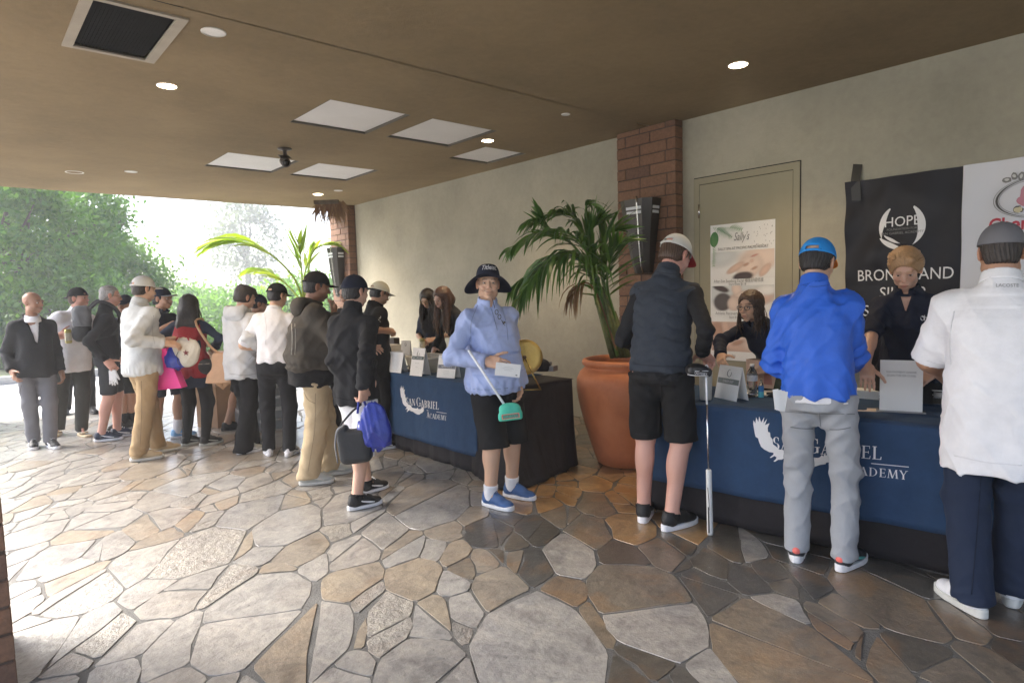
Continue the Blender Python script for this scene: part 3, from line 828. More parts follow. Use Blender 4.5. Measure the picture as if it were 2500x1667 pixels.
link('dry_leaves', npmesh('dry_leaves', V, F, np.repeat(np.array(Cc)[:, None], 3, 1), False), M_DRYF, dp)
MB().box((-.25, -.03, .06), (.12, .03, .12), Matrix.Rotation(YAW-rad(90), 4, 'Z')).obj('stub', M_BARK, dp)

# ================================================================== WALL FIXTURES
M_BRONZE = mat('dark bronze metal', (0.035, 0.032, 0.03), 0.38, 0.15, 8, metal=0.4)
M_FROST = mat('frosted glass strip', (0.62, 0.66, 0.70), 0.35, 0.03, 4)
def sconce(label, y, xf, z0, z1):
    p = thing('wall_lamp', label, 'wall lamp', (xf, y, z0), 0, 'tapering wall lamps on the brick columns')
    h = z1-z0; wt, wb, dt, db = .20, .095, .20, .07
    n = 10; body = MB(); vs = []; fs = []
    for i in range(n+1):
        t = i/n; w = wb+(wt-wb)*t; d = db+(dt-db)*(t**.6)
        c = min(w*.45, d*.6)
        vs += [(-.002, -w, h*t), (-d+c*.55, -w, h*t), (-d, -w+c, h*t), (-d, w-c, h*t), (-d+c*.55, w, h*t), (-.002, w, h*t)]
    for i in range(n):
        for k in range(6): fs.append((i*6+k, i*6+(k+1) % 6, i*6+6+(k+1) % 6, i*6+6+k))
    fs += [tuple(range(6))[::-1], tuple(range(n*6, n*6+6))]
    body.add(vs, fs); body.obj('housing', M_BRONZE, p)
    for zt in (.80, .86):
        t = zt; w = wb+(wt-wb)*t; d = db+(dt-db)*(t**.6)+.004; c = w*.45
        MB().box((-d-.002, -w+c+.01, h*t), (-d+.006, w-c-.01, h*(t+.038))).obj('glass_strip', M_FROST, p)
        for s in (-1, 1):
            MB().box((-d+c*.55+.02, s*(w+.001)-.003, h*t), (-.02, s*(w+.001)+.003, h*(t+.038))).obj('glass_strip', M_FROST, p)
    for yy in (-.25, 1.02):
        pts = []
        for i in range(n+1):
            t = i/n; w = wb+(wt-wb)*t; d = db+(dt-db)*(t**.6)
            pts.append((-d-.006 if yy < .9 else -.03, w*yy+(.012 if yy > .9 else 0), h*t*1.03))
        MB().tube(pts, .009, 6).obj('chrome_bar', M_CHROME, p, True)
    return p
sconce('dark wall lamp on the near brick column above the man in the quilted vest', 3.985, 5.366, 1.66, 2.40)
sconce('dark wall lamp on the far brick column by the drive', 10.83, 5.356, 1.50, 2.40)

# ---- poster on the door
PX = D-.0145
poster = thing('poster', 'tall white spa poster taped on the door, with massage pictures', 'poster', (PX, 3.31, 0.80))
PWd, PHt = .64, 1.285
def pm(u, v, k): return (-k*.0009, -u*PWd, v*PHt)        # u right, v up, k layer
M_PAPER = mat('white paper', (0.80, 0.80, 0.79), 0.6, 0.02, 2)
MB().box((-.0012, -PWd, 0), (0, 0, PHt)).obj('sheet', M_PAPER, poster)
def pflat(name, pts, k, m): return MB().ngon([pm(u, v, k) for u, v in pts][::-1]).obj(name, m, poster)
def blob(cx, cy, rx, ry, a=0, n=22, irr=.0, sd=1):
    r = random.Random(sd); o = []
    for i in range(n):
        q = 2*math.pi*i/n; w = 1+r.uniform(-irr, irr); x, y = rx*cos(q)*w, ry*sin(q)*w
        o.append((cx+x*cos(a)-y*sin(a), cy+x*sin(a)+y*cos(a)))
    return o
def flat_m(n, c): return mat('print '+n, c, .6, .0)
mk = {'skin': flat_m('skin tone', (.66, .47, .38)), 'skin2': flat_m('light skin', (.72, .57, .49)), 'skin3': flat_m('deep skin', (.50, .32, .24)), 'hair': flat_m('dark hair', (.07, .05, .05)), 'rose': flat_m('pale rose', (.72, .58, .52)), 'grey': flat_m('pale grey', (.62, .63, .62)), 'green': flat_m('leaf green', (.06, .20, .06)), 'green2': flat_m('light leaf green', (.16, .32, .12)), 'ink': flat_m('dark ink', (.09, .09, .09)), 'white': flat_m('white', (.82, .82, .81)), 'inkgrey': flat_m('grey ink', (.22, .22, .22))}
def picture(u0, u1, v0, v1, base, blobs, nu=46, nv=30):
    """a printed photograph: soft tone patches on a grid, (u, v, ru, rv, turn, colour, softness)"""
    U, V_ = np.meshgrid(np.linspace(0, 1, nu+1), np.linspace(0, 1, nv+1)); asp = (u1-u0)*PWd/((v1-v0)*PHt)
    c = np.tile(np.array(base, float), (nv+1, nu+1, 1)); c = c*(1+.06*(V_-.5))[..., None]
    for (u, v, ru, rv, a, col, sf) in blobs:
        x = (U-u)*asp; y = V_-v; xr, yr = x*cos(a)+y*sin(a), -x*sin(a)+y*cos(a)
        d = np.sqrt((xr/(ru*asp))**2+(yr/rv)**2); w = np.clip((1+sf-d)/(2*sf), 0, 1)[..., None]; w = w*w*(3-2*w)
        sh = (1.06-.22*np.clip(d, 0, 1.2)**2)[..., None]
        c = c*(1-w)+np.clip(np.array(col)*sh, 0, 1)*w
    P_ = [pm(u0+(u1-u0)*U[j, i], v0+(v1-v0)*V_[j, i], 2) for j in range(nv+1) for i in range(nu+1)]
    F_ = [(j*(nu+1)+i, j*(nu+1)+i+1, (j+1)*(nu+1)+i+1, (j+1)*(nu+1)+i) for j in range(nv) for i in range(nu)]
    link('picture', npmesh('picture', P_, F_, c.reshape(-1, 3), False), attr_mat('photo print', .6), poster)
S1, S2, S3, HR, WH, GY = (.66, .47, .38), (.74, .60, .52), (.48, .29, .21), (.07, .05, .05), (.78, .77, .76), (.60, .62, .62)
picture(.015, .99, .598, .80, WH, [(.2, .8, .25, .3, .2, GY, .5), (.80, .72, .34, .42, .1, S2, .3), (.62, .42, .22, .40, .5, S2, .2), (.52, .08, .16, .16, .1, HR, .2), (.40, .40, .16, .12, .5, S1, .2), (.86, .28, .12, .13, .8, S1, .2), (.57, .50, .05, .05, .4, S3, .5), (.70, .36, .05, .045, .4, S3, .5), (.66, .62, .03, .06, .5, S1, .5), (.70, .80, .06, .03, .3, (.55, .24, .2), .5)])
picture(.015, .99, .365, .55, GY, [(.5, .12, .9, .30, .0, WH, .3), (.62, .46, .40, .36, .15, S1, .2), (.19, .36, .15, .36, .2, (.10, .085, .085), .15), (.37, .28, .10, .28, .3, S2, .2), (.42, .86, .08, .28, .2, S2, .2), (.52, .66, .13, .11, .2, S2, .2), (.16, .90, .14, .12, -.3, HR, .2), (.60, .60, .10, .04, .2, S3, .5), (.88, .8, .16, .2, 0, WH, .4)])
picture(.015, .99, .068, .285, (.56, .40, .33), [(.10, .55, .12, .45, 0, S3, .3), (.30, .26, .34, .20, -.25, S1, .25), (.50, .48, .16, .24, .3, S2, .2), (.24, .80, .06, .30, .2, S1, .3), (.72, .25, .22, .26, 0, S2, .3), (.56, .60, .05, .05, 0, S3, .5), (.84, .75, .2, .3, 0, WH, .5), (.44, .30, .10, .08, .3, S3, .5)])
# leaves
pflat('leaf_print', blob(.065, .895, .07, .055, .2), 3, mk['green'])
rl_ = random.Random(8)
def feather(p0, p1, bend, n, L, m):
    for i in range(n):
        t = (i+.5)/n; x = p0[0]+(p1[0]-p0[0])*t; y = p0[1]+(p1[1]-p0[1])*t+bend*sin(math.pi*t)*.5; dx, dy = p1[0]-p0[0], (p1[1]-p0[1])*2; dl = math.hypot(dx, dy); dx, dy = dx/dl, dy/dl
        for sg in (-1, 1):
            l = L*(1.1-.7*t)*rl_.uniform(.8, 1.15); ex, ey = dx*.75-dy*sg*.8, dy*.75+dx*sg*.8; u_, v_ = x+ex*l, y+ey*l*.5
            if -.0 < u_ < 1 and v_ < .998 and u_ > .004: pflat('leaf_print', [(x-dy*.006, y+dx*.003), (x+dx*.014, y+dy*.007), (u_, v_)], 4+(i % 2), m)
feather((.03, .985), (.50, .945), .02, 17, .13, mk['green2']); feather((.10, .975), (.34, .90), .0, 11, .10, mk['green']); feather((.03, .93), (.05, .70), .0, 13, .11, mk['green2'])
rs = random.Random(4)
for i in range(26):
    x, y = rs.uniform(.68, .98), rs.uniform(.82, .985); pflat('speckle', blob(x, y, .006, .003, rs.uniform(0, 3), 6), 3, mk['inkgrey'])
def ptext(s, u, v, size, m='ink', **kw):
    return text(s, size, mk[m], frameM((PX-.008, 3.31-u*PWd, .80+v*PHt), (0, -1, 0), (0, 0, 1)), None, 'lettering', **kw)
def adopt(o, p):
    o.parent = p; o.matrix_parent_inverse = Matrix.Translation(-p.location) if p.rotation_euler.z == 0 else (Matrix.Translation(p.location) @ Matrix.Rotation(p.rotation_euler.z, 4, 'Z')).inverted()
    return o
for a in (("Sally's", .5, .875, .105, 'inkgrey', dict(shear=.35, width=.62)), ('SALLY SPA AT PACIFIC PALMS RESORT', .52, .812, .034, 'ink', dict(width=.86)),
          ('After-Sun Soothing Facial \u66ec\u5f8c\u8212\u7de9\u4fee\u8b77', .45, .575, .042, 'inkgrey', dict(width=.72)), ('Start from $118', .43, .557, .0, 'inkgrey', {}),
          ('Start from $118', .44, .555-.003, .034, 'inkgrey', dict(width=.8)), ('Athletic Recovery', .27, .338, .04, 'inkgrey', dict(width=.8)), ('Start from', .40, .31, .034, 'inkgrey', dict(width=.8)), ('Couples', .33, .028, .04, 'inkgrey', dict(width=.8))):
    if a[3] > 0: adopt(ptext(*a[:5], **a[5]), poster)

# ---- banners on the wall
BX = D-.02
def wob(y, z):   # vinyl ripples (towards the room)
    e = max(0.0, 1-(2.075-y)/.35)
    return .010*sin(y*9+z*3.1)+.006*sin(y*23+z*5)+.012*e*sin(z*17+y*9)+.010*sin((z-.55*y)*11)*max(0, 1-abs(z-1.8)/.8)+.02
def sheet(name, y0, y1, z0, z1, m, parent, nu=46, nv=46, off=0.0):
    v = []; f = []
    for j in range(nv+1):
        for i in range(nu+1):
            y = y1+(y0-y1)*i/nu; z = z0+(z1-z0)*j/nv
            v.append((BX-wob(y, z)-off, y, z))
    for j in range(nv):
        for i in range(nu): a = j*(nu+1)+i; f.append((a, a+1, a+nu+2, a+nu+1))
    return adopt(link(name, pym(name, v, f), m, None, True), parent)
M_VINYL = mat('black vinyl', (0.006, 0.0055, 0.010), 0.42, 0.2, 3, 0.05, 20, spec=.28)
M_VINYLW = mat('white vinyl', (0.66, 0.67, 0.72), 0.4, 0.02, 3)
b1 = thing('banner', 'black vinyl sponsor banner with white lettering hung on the wall', 'banner', (BX, 1.68, .78), 0, 'vinyl banners on the wall')
sheet('vinyl', 1.285, 2.075, .80, 2.31, M_VINYL, b1)
b2 = thing('banner', 'white vinyl banner with red lettering at the right edge of the wall', 'banner', (BX, .7, .78), 0, 'vinyl banners on the wall')
sheet('vinyl', -.15, 1.283, .80, 2.315, M_VINYLW, b2)
def btext(s, y, z, size, m, par, **kw):
    o = text(s, size, m, None, None, 'lettering', fn=lambda c: (BX-wob(y-c.x, z+c.y)-.004, y-c.x, z+c.y), **kw)
    return adopt(o, par)
M_WPRINT = mat('white print', (0.75, 0.75, 0.76), .5, 0)
btext('HOPE', 1.665, 1.925, .105, M_WPRINT, b1, width=.95)
btext('FOUNDATION FOR', 1.665, 1.895, .024, mk['inkgrey'], b1); btext('SAN GABRIEL ACADEMY', 1.665, 1.865, .027, mk['inkgrey'], b1)
btext('BRONZE AND', 1.65, 1.515, .125, M_WPRINT, b1, width=.83)
btext('SILVER', 1.65, 1.375, .125, M_WPRINT, b1, width=.9); btext('SPONSORS', 1.65, 1.235, .125, M_WPRINT, b1, width=.9)
def bflat(pts, par, m, name='emblem', k=.004):
    me = pym(name, [(BX-wob(y, z)-k, y, z) for y, z in pts], [tuple(range(len(pts)))])
    return adopt(link(name, me, m), par)
def crescent(cx, cz, r, a0, a1, w, par, m, flip=1, n=16, k=.004):
    o = []; i_ = []
    for i in range(n+1):
        t = i/n; a = a0+(a1-a0)*t; ww = w*math.sin(math.pi*min(1, .08+t*.92))
        o.append((cx-r*cos(a), cz+r*1.05*sin(a))); i_.append((cx-(r-ww)*cos(a), cz+(r-ww)*1.05*sin(a)))
    for i in range(n): bflat([o[i], o[i+1], i_[i+1], i_[i]], par, m, k=k)
crescent(1.665, 1.925, .160, rad(122), rad(212), .040, b1, M_WPRINT); crescent(1.665, 1.925, .160, rad(58), rad(-62), .052, b1, M_WPRINT)
crescent(1.665, 1.925, .172, rad(208), rad(282), .036, b1, M_WPRINT, k=.006); crescent(1.665, 1.95, .150, rad(215), rad(268), .022, b1, M_WPRINT, k=.007)
M_RED = mat('red print', (.50, .03, .06), .5, 0); M_PINK = mat('pink print', (.55, .22, .28), .5, 0); M_PINKD = mat('dark pink print', (.40, .06, .12), .5, 0)
btext('Cherished', 1.125, 1.832, .125, M_RED, b2, align='LEFT', width=.85, bold=.003); btext('Creations', .985, 1.735, .10, M_RED, b2, align='LEFT', width=.9, bold=.002)
def oval(r, w0, w1, m, k=.004, a0=0, a1=360, n=44):
    pr = None
    for i in range(n+1):
        a = rad(a0+(a1-a0)*i/n); w = w0+(w1-w0)*max(0, -cos(a))**3
        q = ((.86-r*cos(a), 2.04+r*.56*sin(a)), (.86-(r-w)*cos(a), 2.04+(r*.56-w)*sin(a)))
        if pr: bflat([pr[0], q[0], q[1], pr[1]], b2, m, 'emblem_ring', k)
        pr = q
oval(.245, .004, .004, mk['inkgrey']); oval(.232, .003, .014, mk['ink'], .005); oval(.214, .003, .003, mk['inkgrey'])
for i in range(9):
    bflat(blob(1.03-.040*i, 2.175+.028*sin(i*.39)+.010*sin(i*2.3), .026, .020, i*.8, 10, .25, i), b2, mk['inkgrey'], 'scroll_ornament', k=.006); bflat(blob(1.03-.040*i, 2.177+.028*sin(i*.39)+.010*sin(i*2.3), .014, .009, i*.8, 8, .2, i), b2, mk['grey'], 'scroll_ornament', k=.007)
for q_, (y, z, a, b_, t, m) in enumerate(((.92, 2.085, .030, .055, .35, M_PINK), (.885, 2.10, .03, .055, .0, M_PINKD), (.925, 2.015, .045, .032, .5, M_PINK), (.875, 2.035, .045, .06, .1, M_PINK), (.86, 2.06, .022, .03, .2, M_PINKD), (.96, 1.965, .026, .024, 0, mk['ink']), (.96, 1.965, .022, .020, 0, mat('cream print', (.62, .56, .36), .6, 0)))):
    bflat(blob(y, z, a, b_, t, 16, .14 if q_ < 5 else .2, q_), b2, m, 'flower_print', k=.006+.0008*q_)
tp = thing('tape', 'strip of black tape holding the top corner of the black banner', 'tape', (BX, 2.0, 2.2))
adopt(link('tape_strip', pym('tape_strip', [(BX-wob(2.0, 2.2)-.02, 2.025, 2.16), (BX-wob(2.0, 2.2)-.02, 1.955, 2.15), (BX-.03, 1.965, 2.30), (D-.003, 1.965, 2.44), (D-.003, 2.035, 2.455), (BX-.03, 2.035, 2.31)], [(0, 1, 2, 5), (5, 2, 3, 4)]), mat('black tape', (.012, .012, .013), .4, .1)), tp)

# ================================================================== TABLES
M_BLUE = cloth('navy table cloth', (0.020, 0.055, 0.125), .8, var=.12, bump=.3)
M_BLACKC = cloth('black table cloth', (0.017, 0.015, 0.018), .8, var=.2, bump=.3)
M_TTOP = mat('grey plastic table top', (.35, .35, .34), .6, .05, 5)
M_STEEL = mat('grey steel tube', (.25, .25, .26), .4, .1, 9, metal=.7)
class Table:
    def __init__(s, O, U, length, depth, h, label):
        s.O = np.array(O, float); s.U = np.array(U, float)/np.linalg.norm(U); s.Nn = np.array([s.U[1], -s.U[0], 0]) # outward (towards guests)
        if s.Nn[0] > 0: s.Nn = -s.Nn
        s.L, s.d, s.h = length, depth, h
        p = thing('folding_table', label, 'table', s.O, 0, 'cloth covered folding tables')
        M = Matrix((( s.U[0], -s.Nn[0], 0, 0), (s.U[1], -s.Nn[1], 0, 0), (0, 0, 1, 0), (0, 0, 0, 1)))
        MB().box((.012, .012, h-.05), (length-.012, depth-.012, h-.008), M).obj('table_top', M_TTOP, p)
        for u in (.25, length-.25):
            for d in (.10, depth-.10):
                MB().tube([M @ Vector((u, d, 0.0)), M @ Vector((u, d, h-.05))], .014, 8).obj('leg', M_STEEL, p, True)
        s.p = p
    def pt(s, u, n, z): return s.O+s.U*u+s.Nn*n+np.array([0, 0, z])
    def perim(s, t):
        """closed rounded perimeter: returns (u, n, outward (du, dn)), t in metres from the left back corner along left side, front, right side, back"""
        r = .035; a, b = s.d, s.L
        segs = [a, b, a, b]
        per = 2*(a+b); t %= per
        cs = [((0, -a), (0, 1), (-1, 0)), ((0, 0), (1, 0), (0, 1)), ((b, 0), (0, -1), (1, 0)), ((b, -a), (-1, 0), (0, -1))]
        for k, Ls in enumerate(segs):
            if t <= Ls:
                o, d, nn = cs[k]
                x, y = o[0]+d[0]*t, o[1]+d[1]*t
                no = np.array(nn, float)
                e = 0
                if t < r: pr = np.array(cs[k-1][2], float); w = .5*(1-t/r); no = no*(1-w)+pr*w
                if t > Ls-r: nx = np.array(cs[(k+1) % 4][2], float); w = .5*(1-(Ls-t)/r); no = no*(1-w)+nx*w
                # pull corners in
                q = min(t, Ls-t)
                if q < r: e = -(r-q)*.35
                return x+no[0]*e, y+no[1]*e, no/np.linalg.norm(no)
            t -= Ls
def drape(T, name, label, material, t0, t1, zbot, off, amp, wl, seed, topu=None, nz=16, dt=.02, extra=None, closed=False, group=None):
    r = random.Random(seed); ph = [r.uniform(0, 6.28) for _ in range(5)]
    def fold(t, z):
        k = max(0, (T.h-z)/T.h)
        a = amp*(k**.8)
        o = a*(.55*sin(t*6.28/wl+ph[0]+.6*sin(t*3+ph[1]))+.30*sin(t*6.28/(wl*.53)+ph[2])+.15*sin(t*6.28/(wl*.27)+ph[3]+z*2))
        return off+o+amp*.9*k
    n = int((t1-t0)/dt); v = []; f = []
    zs = [T.h+.001+off*.3]+[T.h-.004-(T.h-.004-zbot)*(j/nz) for j in range(nz+1)]
    for i in range(n+1):
        t = t0+(t1-t0)*i/n
        x, y, no = T.perim(t)
        for j, z in enumerate(zs):
            o = fold(t, z) if j > 0 else off*.4
            if extra: ee = extra(x, y, z); o += ee[0]; z = z+ee[1]
            v.append(T.pt(x+no[0]*o, y+no[1]*o, z))
    m = len(zs)
    for i in range(n):
        for j in range(m-1): f.append((i*m+j, i*m+j+1, (i+1)*m+j+1, (i+1)*m+j))
    # top sheet
    u0, u1 = topu; zt = T.h+.001+off*.3
    g0 = len(v); nu, nd = 30, 10
    for a in range(nu+1):
        for b_ in range(nd+1):
            u = u0+(u1-u0)*a/nu; d = -T.d*b_/nd
            v.append(T.pt(u, d, zt+.0015*(sin(u*19+seed)+sin(d*23+u*7)) if 0 < b_ < nd and 0 < a < nu else zt))
    for a in range(nu):
        for b_ in range(nd): q = g0+a*(nd+1)+b_; f.append((q, q+nd+1, q+nd+2, q+1))
    o = link(name, pym(name, v, f), material, None, True)
    sol = o.modifiers.new('thickness', 'SOLIDIFY'); sol.thickness = .002; sol.offset = 0
    tag(o, label, 'tablecloth', group)
    return fold
TL = Table((3.15, 5.68, 0), (0, -1, 0), 2.03, .74, .755, 'folding table at the middle of the wall hidden under blue and black cloths')
TR = Table((3.44, 2.62, 0), (.1455, -.9894, 0), 2.44, .74, .755, 'folding table at the right hidden under a blue cloth')
def tail(x, y, z):
    k = math.exp(-((x-2.03)**2+(y*0.6)**2)/.10); w = max(0, 1-z/.5)**2
    return (.17*k*w, 0)
drape(TL, 'black_tablecloth', 'black cloth reaching the floor on the middle table, trailing at its right corner', M_BLACKC, 0, 2*(2.03+.74), .012, -.004, .016, .30, 3, (0, 2.03), extra=tail, group='black cloths down to the floor')
drape(TR, 'black_tablecloth', 'black cloth reaching the floor under the blue cloth of the right table', M_BLACKC, 0, 2*(2.44+.74), .012, -.004, .008, .5, 4, (0, 2.44), group='black cloths down to the floor')
FL = drape(TL, 'blue_tablecloth', 'navy blue cloth with a white eagle logo on the middle table', M_BLUE, .0, .74+1.66, .155, .024, .012, .42, 8, (0, 1.66), group='navy cloths with the eagle logo')
FR = drape(TR, 'blue_tablecloth', 'navy blue cloth with a white eagle logo on the right table', M_BLUE, .0, .74+2.44, .215, .012, .012, .55, 9, (0, 2.44), group='navy cloths with the eagle logo')
clothL = [o for o in COL.objects if o.name.startswith('blue_tablecloth')][0]
clothR = [o for o in COL.objects if o.name.startswith('blue_tablecloth')][1]
# ---- serif lettering drawn stroke by stroke
def serif_letter(ch):
    """list of polygons in a 1 high box, and the advance width"""
    K, T_, S_ = .135, .055, .045      # thick, thin, serif height
    P = []
    def rect(x0, y0, x1, y1): P.append([(x0, y0), (x1, y0), (x1, y1), (x0, y1)])
    def bar(x0, y0, x1, y1, w): # slanted stroke with horizontal cut
        P.append([(x0-w/2, y0), (x0+w/2, y0), (x1+w/2, y1), (x1-w/2, y1)])
    def stem(x, w=K, top=1.0, bot=0.0, st=1, sb=1):
        rect(x-w/2, bot, x+w/2, top)
        if st: rect(x-w/2-.07, top-S_, x+w/2+.07, top)
        if sb: rect(x-w/2-.07, bot, x+w/2+.07, bot+S_)
    def arc(cx, cy, rx, ry, a0, a1, wf, n=14):
        pr = None
        for i in range(n+1):
            a = rad(a0+(a1-a0)*i/n); w = wf(a)
            o = (cx+rx*cos(a), cy+ry*sin(a)); q = (cx+(rx-w)*cos(a), cy+(ry-w*.55)*sin(a))
            if pr: P.append([pr[0], o, q, pr[1]])
            pr = (o, q)
    sw = lambda a: T_+(K-T_)*abs(cos(a))**1.5
    if ch == 'I': stem(.16); return P, .36
    if ch == 'L': stem(.16); rect(.16, 0, .56, S_); P.append([(.50, 0), (.58, 0), (.60, .24), (.56, .24)]); return P, .62
    if ch == 'E': stem(.16); rect(.16, 0, .56, S_); rect(.16, 1-S_, .54, 1); rect(.2, .48, .46, .53); rect(.51, .78, .545, 1); P.append([(.52, 0), (.57, 0), (.60, .24), (.565, .24)]); rect(.44, .40, .475, .61); return P, .64
    if ch == 'D': stem(.16); arc(.22, .5, .52, .5, -90, 90, sw); rect(.16, 0, .24, S_); rect(.16, 1-S_, .24, 1); return P, .82
    if ch == 'B': stem(.16); arc(.24, .755, .32, .245, -90, 90, sw); arc(.24, .265, .38, .265, -90, 90, sw); rect(.16, 0, .26, S_); rect(.16, 1-S_, .26, 1); rect(.16, .49, .26, .53); return P, .68
    if ch == 'R': stem(.16); arc(.24, .735, .33, .265, -90, 90, sw); rect(.16, 1-S_, .26, 1); rect(.16, .47, .28, .515); bar(.66, 0, .34, .5, .15); rect(.56, 0, .78, S_); return P, .74
    if ch == 'A': bar(.08, 0, .38, 1, T_); bar(.66, 0, .36, 1, K+.02); rect(.2, .32, .54, .37); rect(-.02, 0, .20, S_); rect(.52, 0, .80, S_); return P, .78
    if ch == 'N': rect(.12, 0, .12+T_, 1); rect(.66, 0, .66+T_, 1); bar(.66, 0, .15, 1, K+.02); rect(.03, 0, .25, S_); rect(.02, 1-S_, .16, 1); rect(.57, 1-S_, .80, 1); return P, .82
    if ch == 'M': bar(.10, 0, .18, 1, T_); bar(.46, 0, .20, 1, K); bar(.46, 0, .74, 1, T_); bar(.84, 0, .76, 1, K); rect(.0, 0, .20, S_); rect(.72, 0, .96, S_); rect(.08, 1-S_, .2, 1); rect(.74, 1-S_, .88, 1); return P, .95
    if ch == 'Y': stem(.36, K, .5, 0, 0, 1); bar(.36, .45, .10, 1, K); bar(.38, .45, .62, 1, T_); rect(0, 1-S_, .22, 1); rect(.52, 1-S_, .74, 1); return P, .72
    if ch == 'C': arc(.44, .5, .42, .51, 48, 312, sw); rect(.67, .62, .72, .95); return P, .76
    if ch == 'G': arc(.44, .5, .42, .51, 48, 318, sw); rect(.67, .64, .72, .95); rect(.66-.02, .06, .66+.10, .42); rect(.55, .40, .84, .44); return P, .84
    if ch == 'S': arc(.28, .745, .23, .255, 40, 268, sw, 12); arc(.27, .255, .25, .265, 92, -145, sw, 12); rect(.42, .70, .455, .95); rect(.03, .05, .065, .30); return P, .56
    return P, .4
def serif(word, x, y, h, big=1.0, cond=.8, gap=.04):
    out = []
    for k, ch in enumerate(word):
        s = h*big if k == 0 else h
        P, a = serif_letter(ch)
        for q in P: out.append([(x+cond*s*px_, y+s*py_) for px_, py_ in q])
        x += (a+gap)*cond*s
    return out, x
EAG = [(492, 285), (512, 345), (518, 230), (540, 320), (548, 212), (568, 330), (598, 232), (590, 345), (626, 262), (605, 380), (650, 345), (632, 430), (635, 510), (655, 520), (660, 600), (680, 650), (685, 740), (720, 790), (735, 830), (770, 850), (800, 850), (830, 880), (845, 930), (900, 950), (980, 958), (1020, 925), (1035, 985), (1080, 990), (1120, 960), (1135, 920), (1150, 945), (1165, 868), (1170, 930), (1215, 868), (1190, 945), (1232, 930), (1200, 975), (1225, 985), (1195, 1010), (1215, 1040), (1175, 1055), (1170, 1080), (1120, 1100), (1060, 1145), (1000, 1140), (920, 1105), (870, 1060), (810, 1040), (790, 1000), (770, 1025), (735, 1030), (705, 1070), (690, 1062), (715, 1015), (720, 985), (700, 960), (665, 1000), (655, 990), (690, 935), (690, 900), (650, 890), (600, 840), (570, 790), (550, 700), (540, 630), (515, 600), (505, 520), (490, 360)]
def logo(T, fold, par, u0, z0, s, tilt):
    """eagle, two lines of serif capitals and a rule; u to the right along the table front"""
    polys = []
    eg = [((x-490)*.000558, (1150-(y-(x-540)*.14))*.0003) for x, y in EAG]
    def place(P): return [(u0+s*(a), z0+s*(b+tilt*a)) for a, b in P]
    def put(name, PL):
        mb = MB()
        for P in PL:
            mb.ngon([T.pt(u, fold(u+T.d, z)+.004, z) for u, z in place(P)])
        o = mb.obj(name, M_WPRINT); adopt(o, par)
    from mathutils.geometry import tessellate_polygon
    tri = tessellate_polygon([[Vector((a, b, 0)) for a, b in eg]])
    put('eagle_emblem', [[eg[i] for i in t] for t in tri])
    def fit(word, x0, x1, y, h, big, gap):
        _, e = serif(word, 0, y, h, big, 1.0, gap); return serif(word, x0, y, h, big, (x1-x0)/e, gap)[0]
    A = fit('SAN', .106, .256, .100, .062, 1.15, .05); B = fit('GABRIEL', .276, .642, .098, .066, 1.27, .05); Q = fit('ACADEMY', .446, .755, .010, .044, 1.2, .08)
    put('lettering', A+B+Q)
    put('rule', [[(.275, .0725), (.755, .0725), (.755, .0765), (.275, .0765)]])
par0 = clothL
logo(TL, FL, clothL, 5.68-5.19, .37, 1.0, .035)
logo(TR, FR, clothR, .775, .425, 1.06, .045)

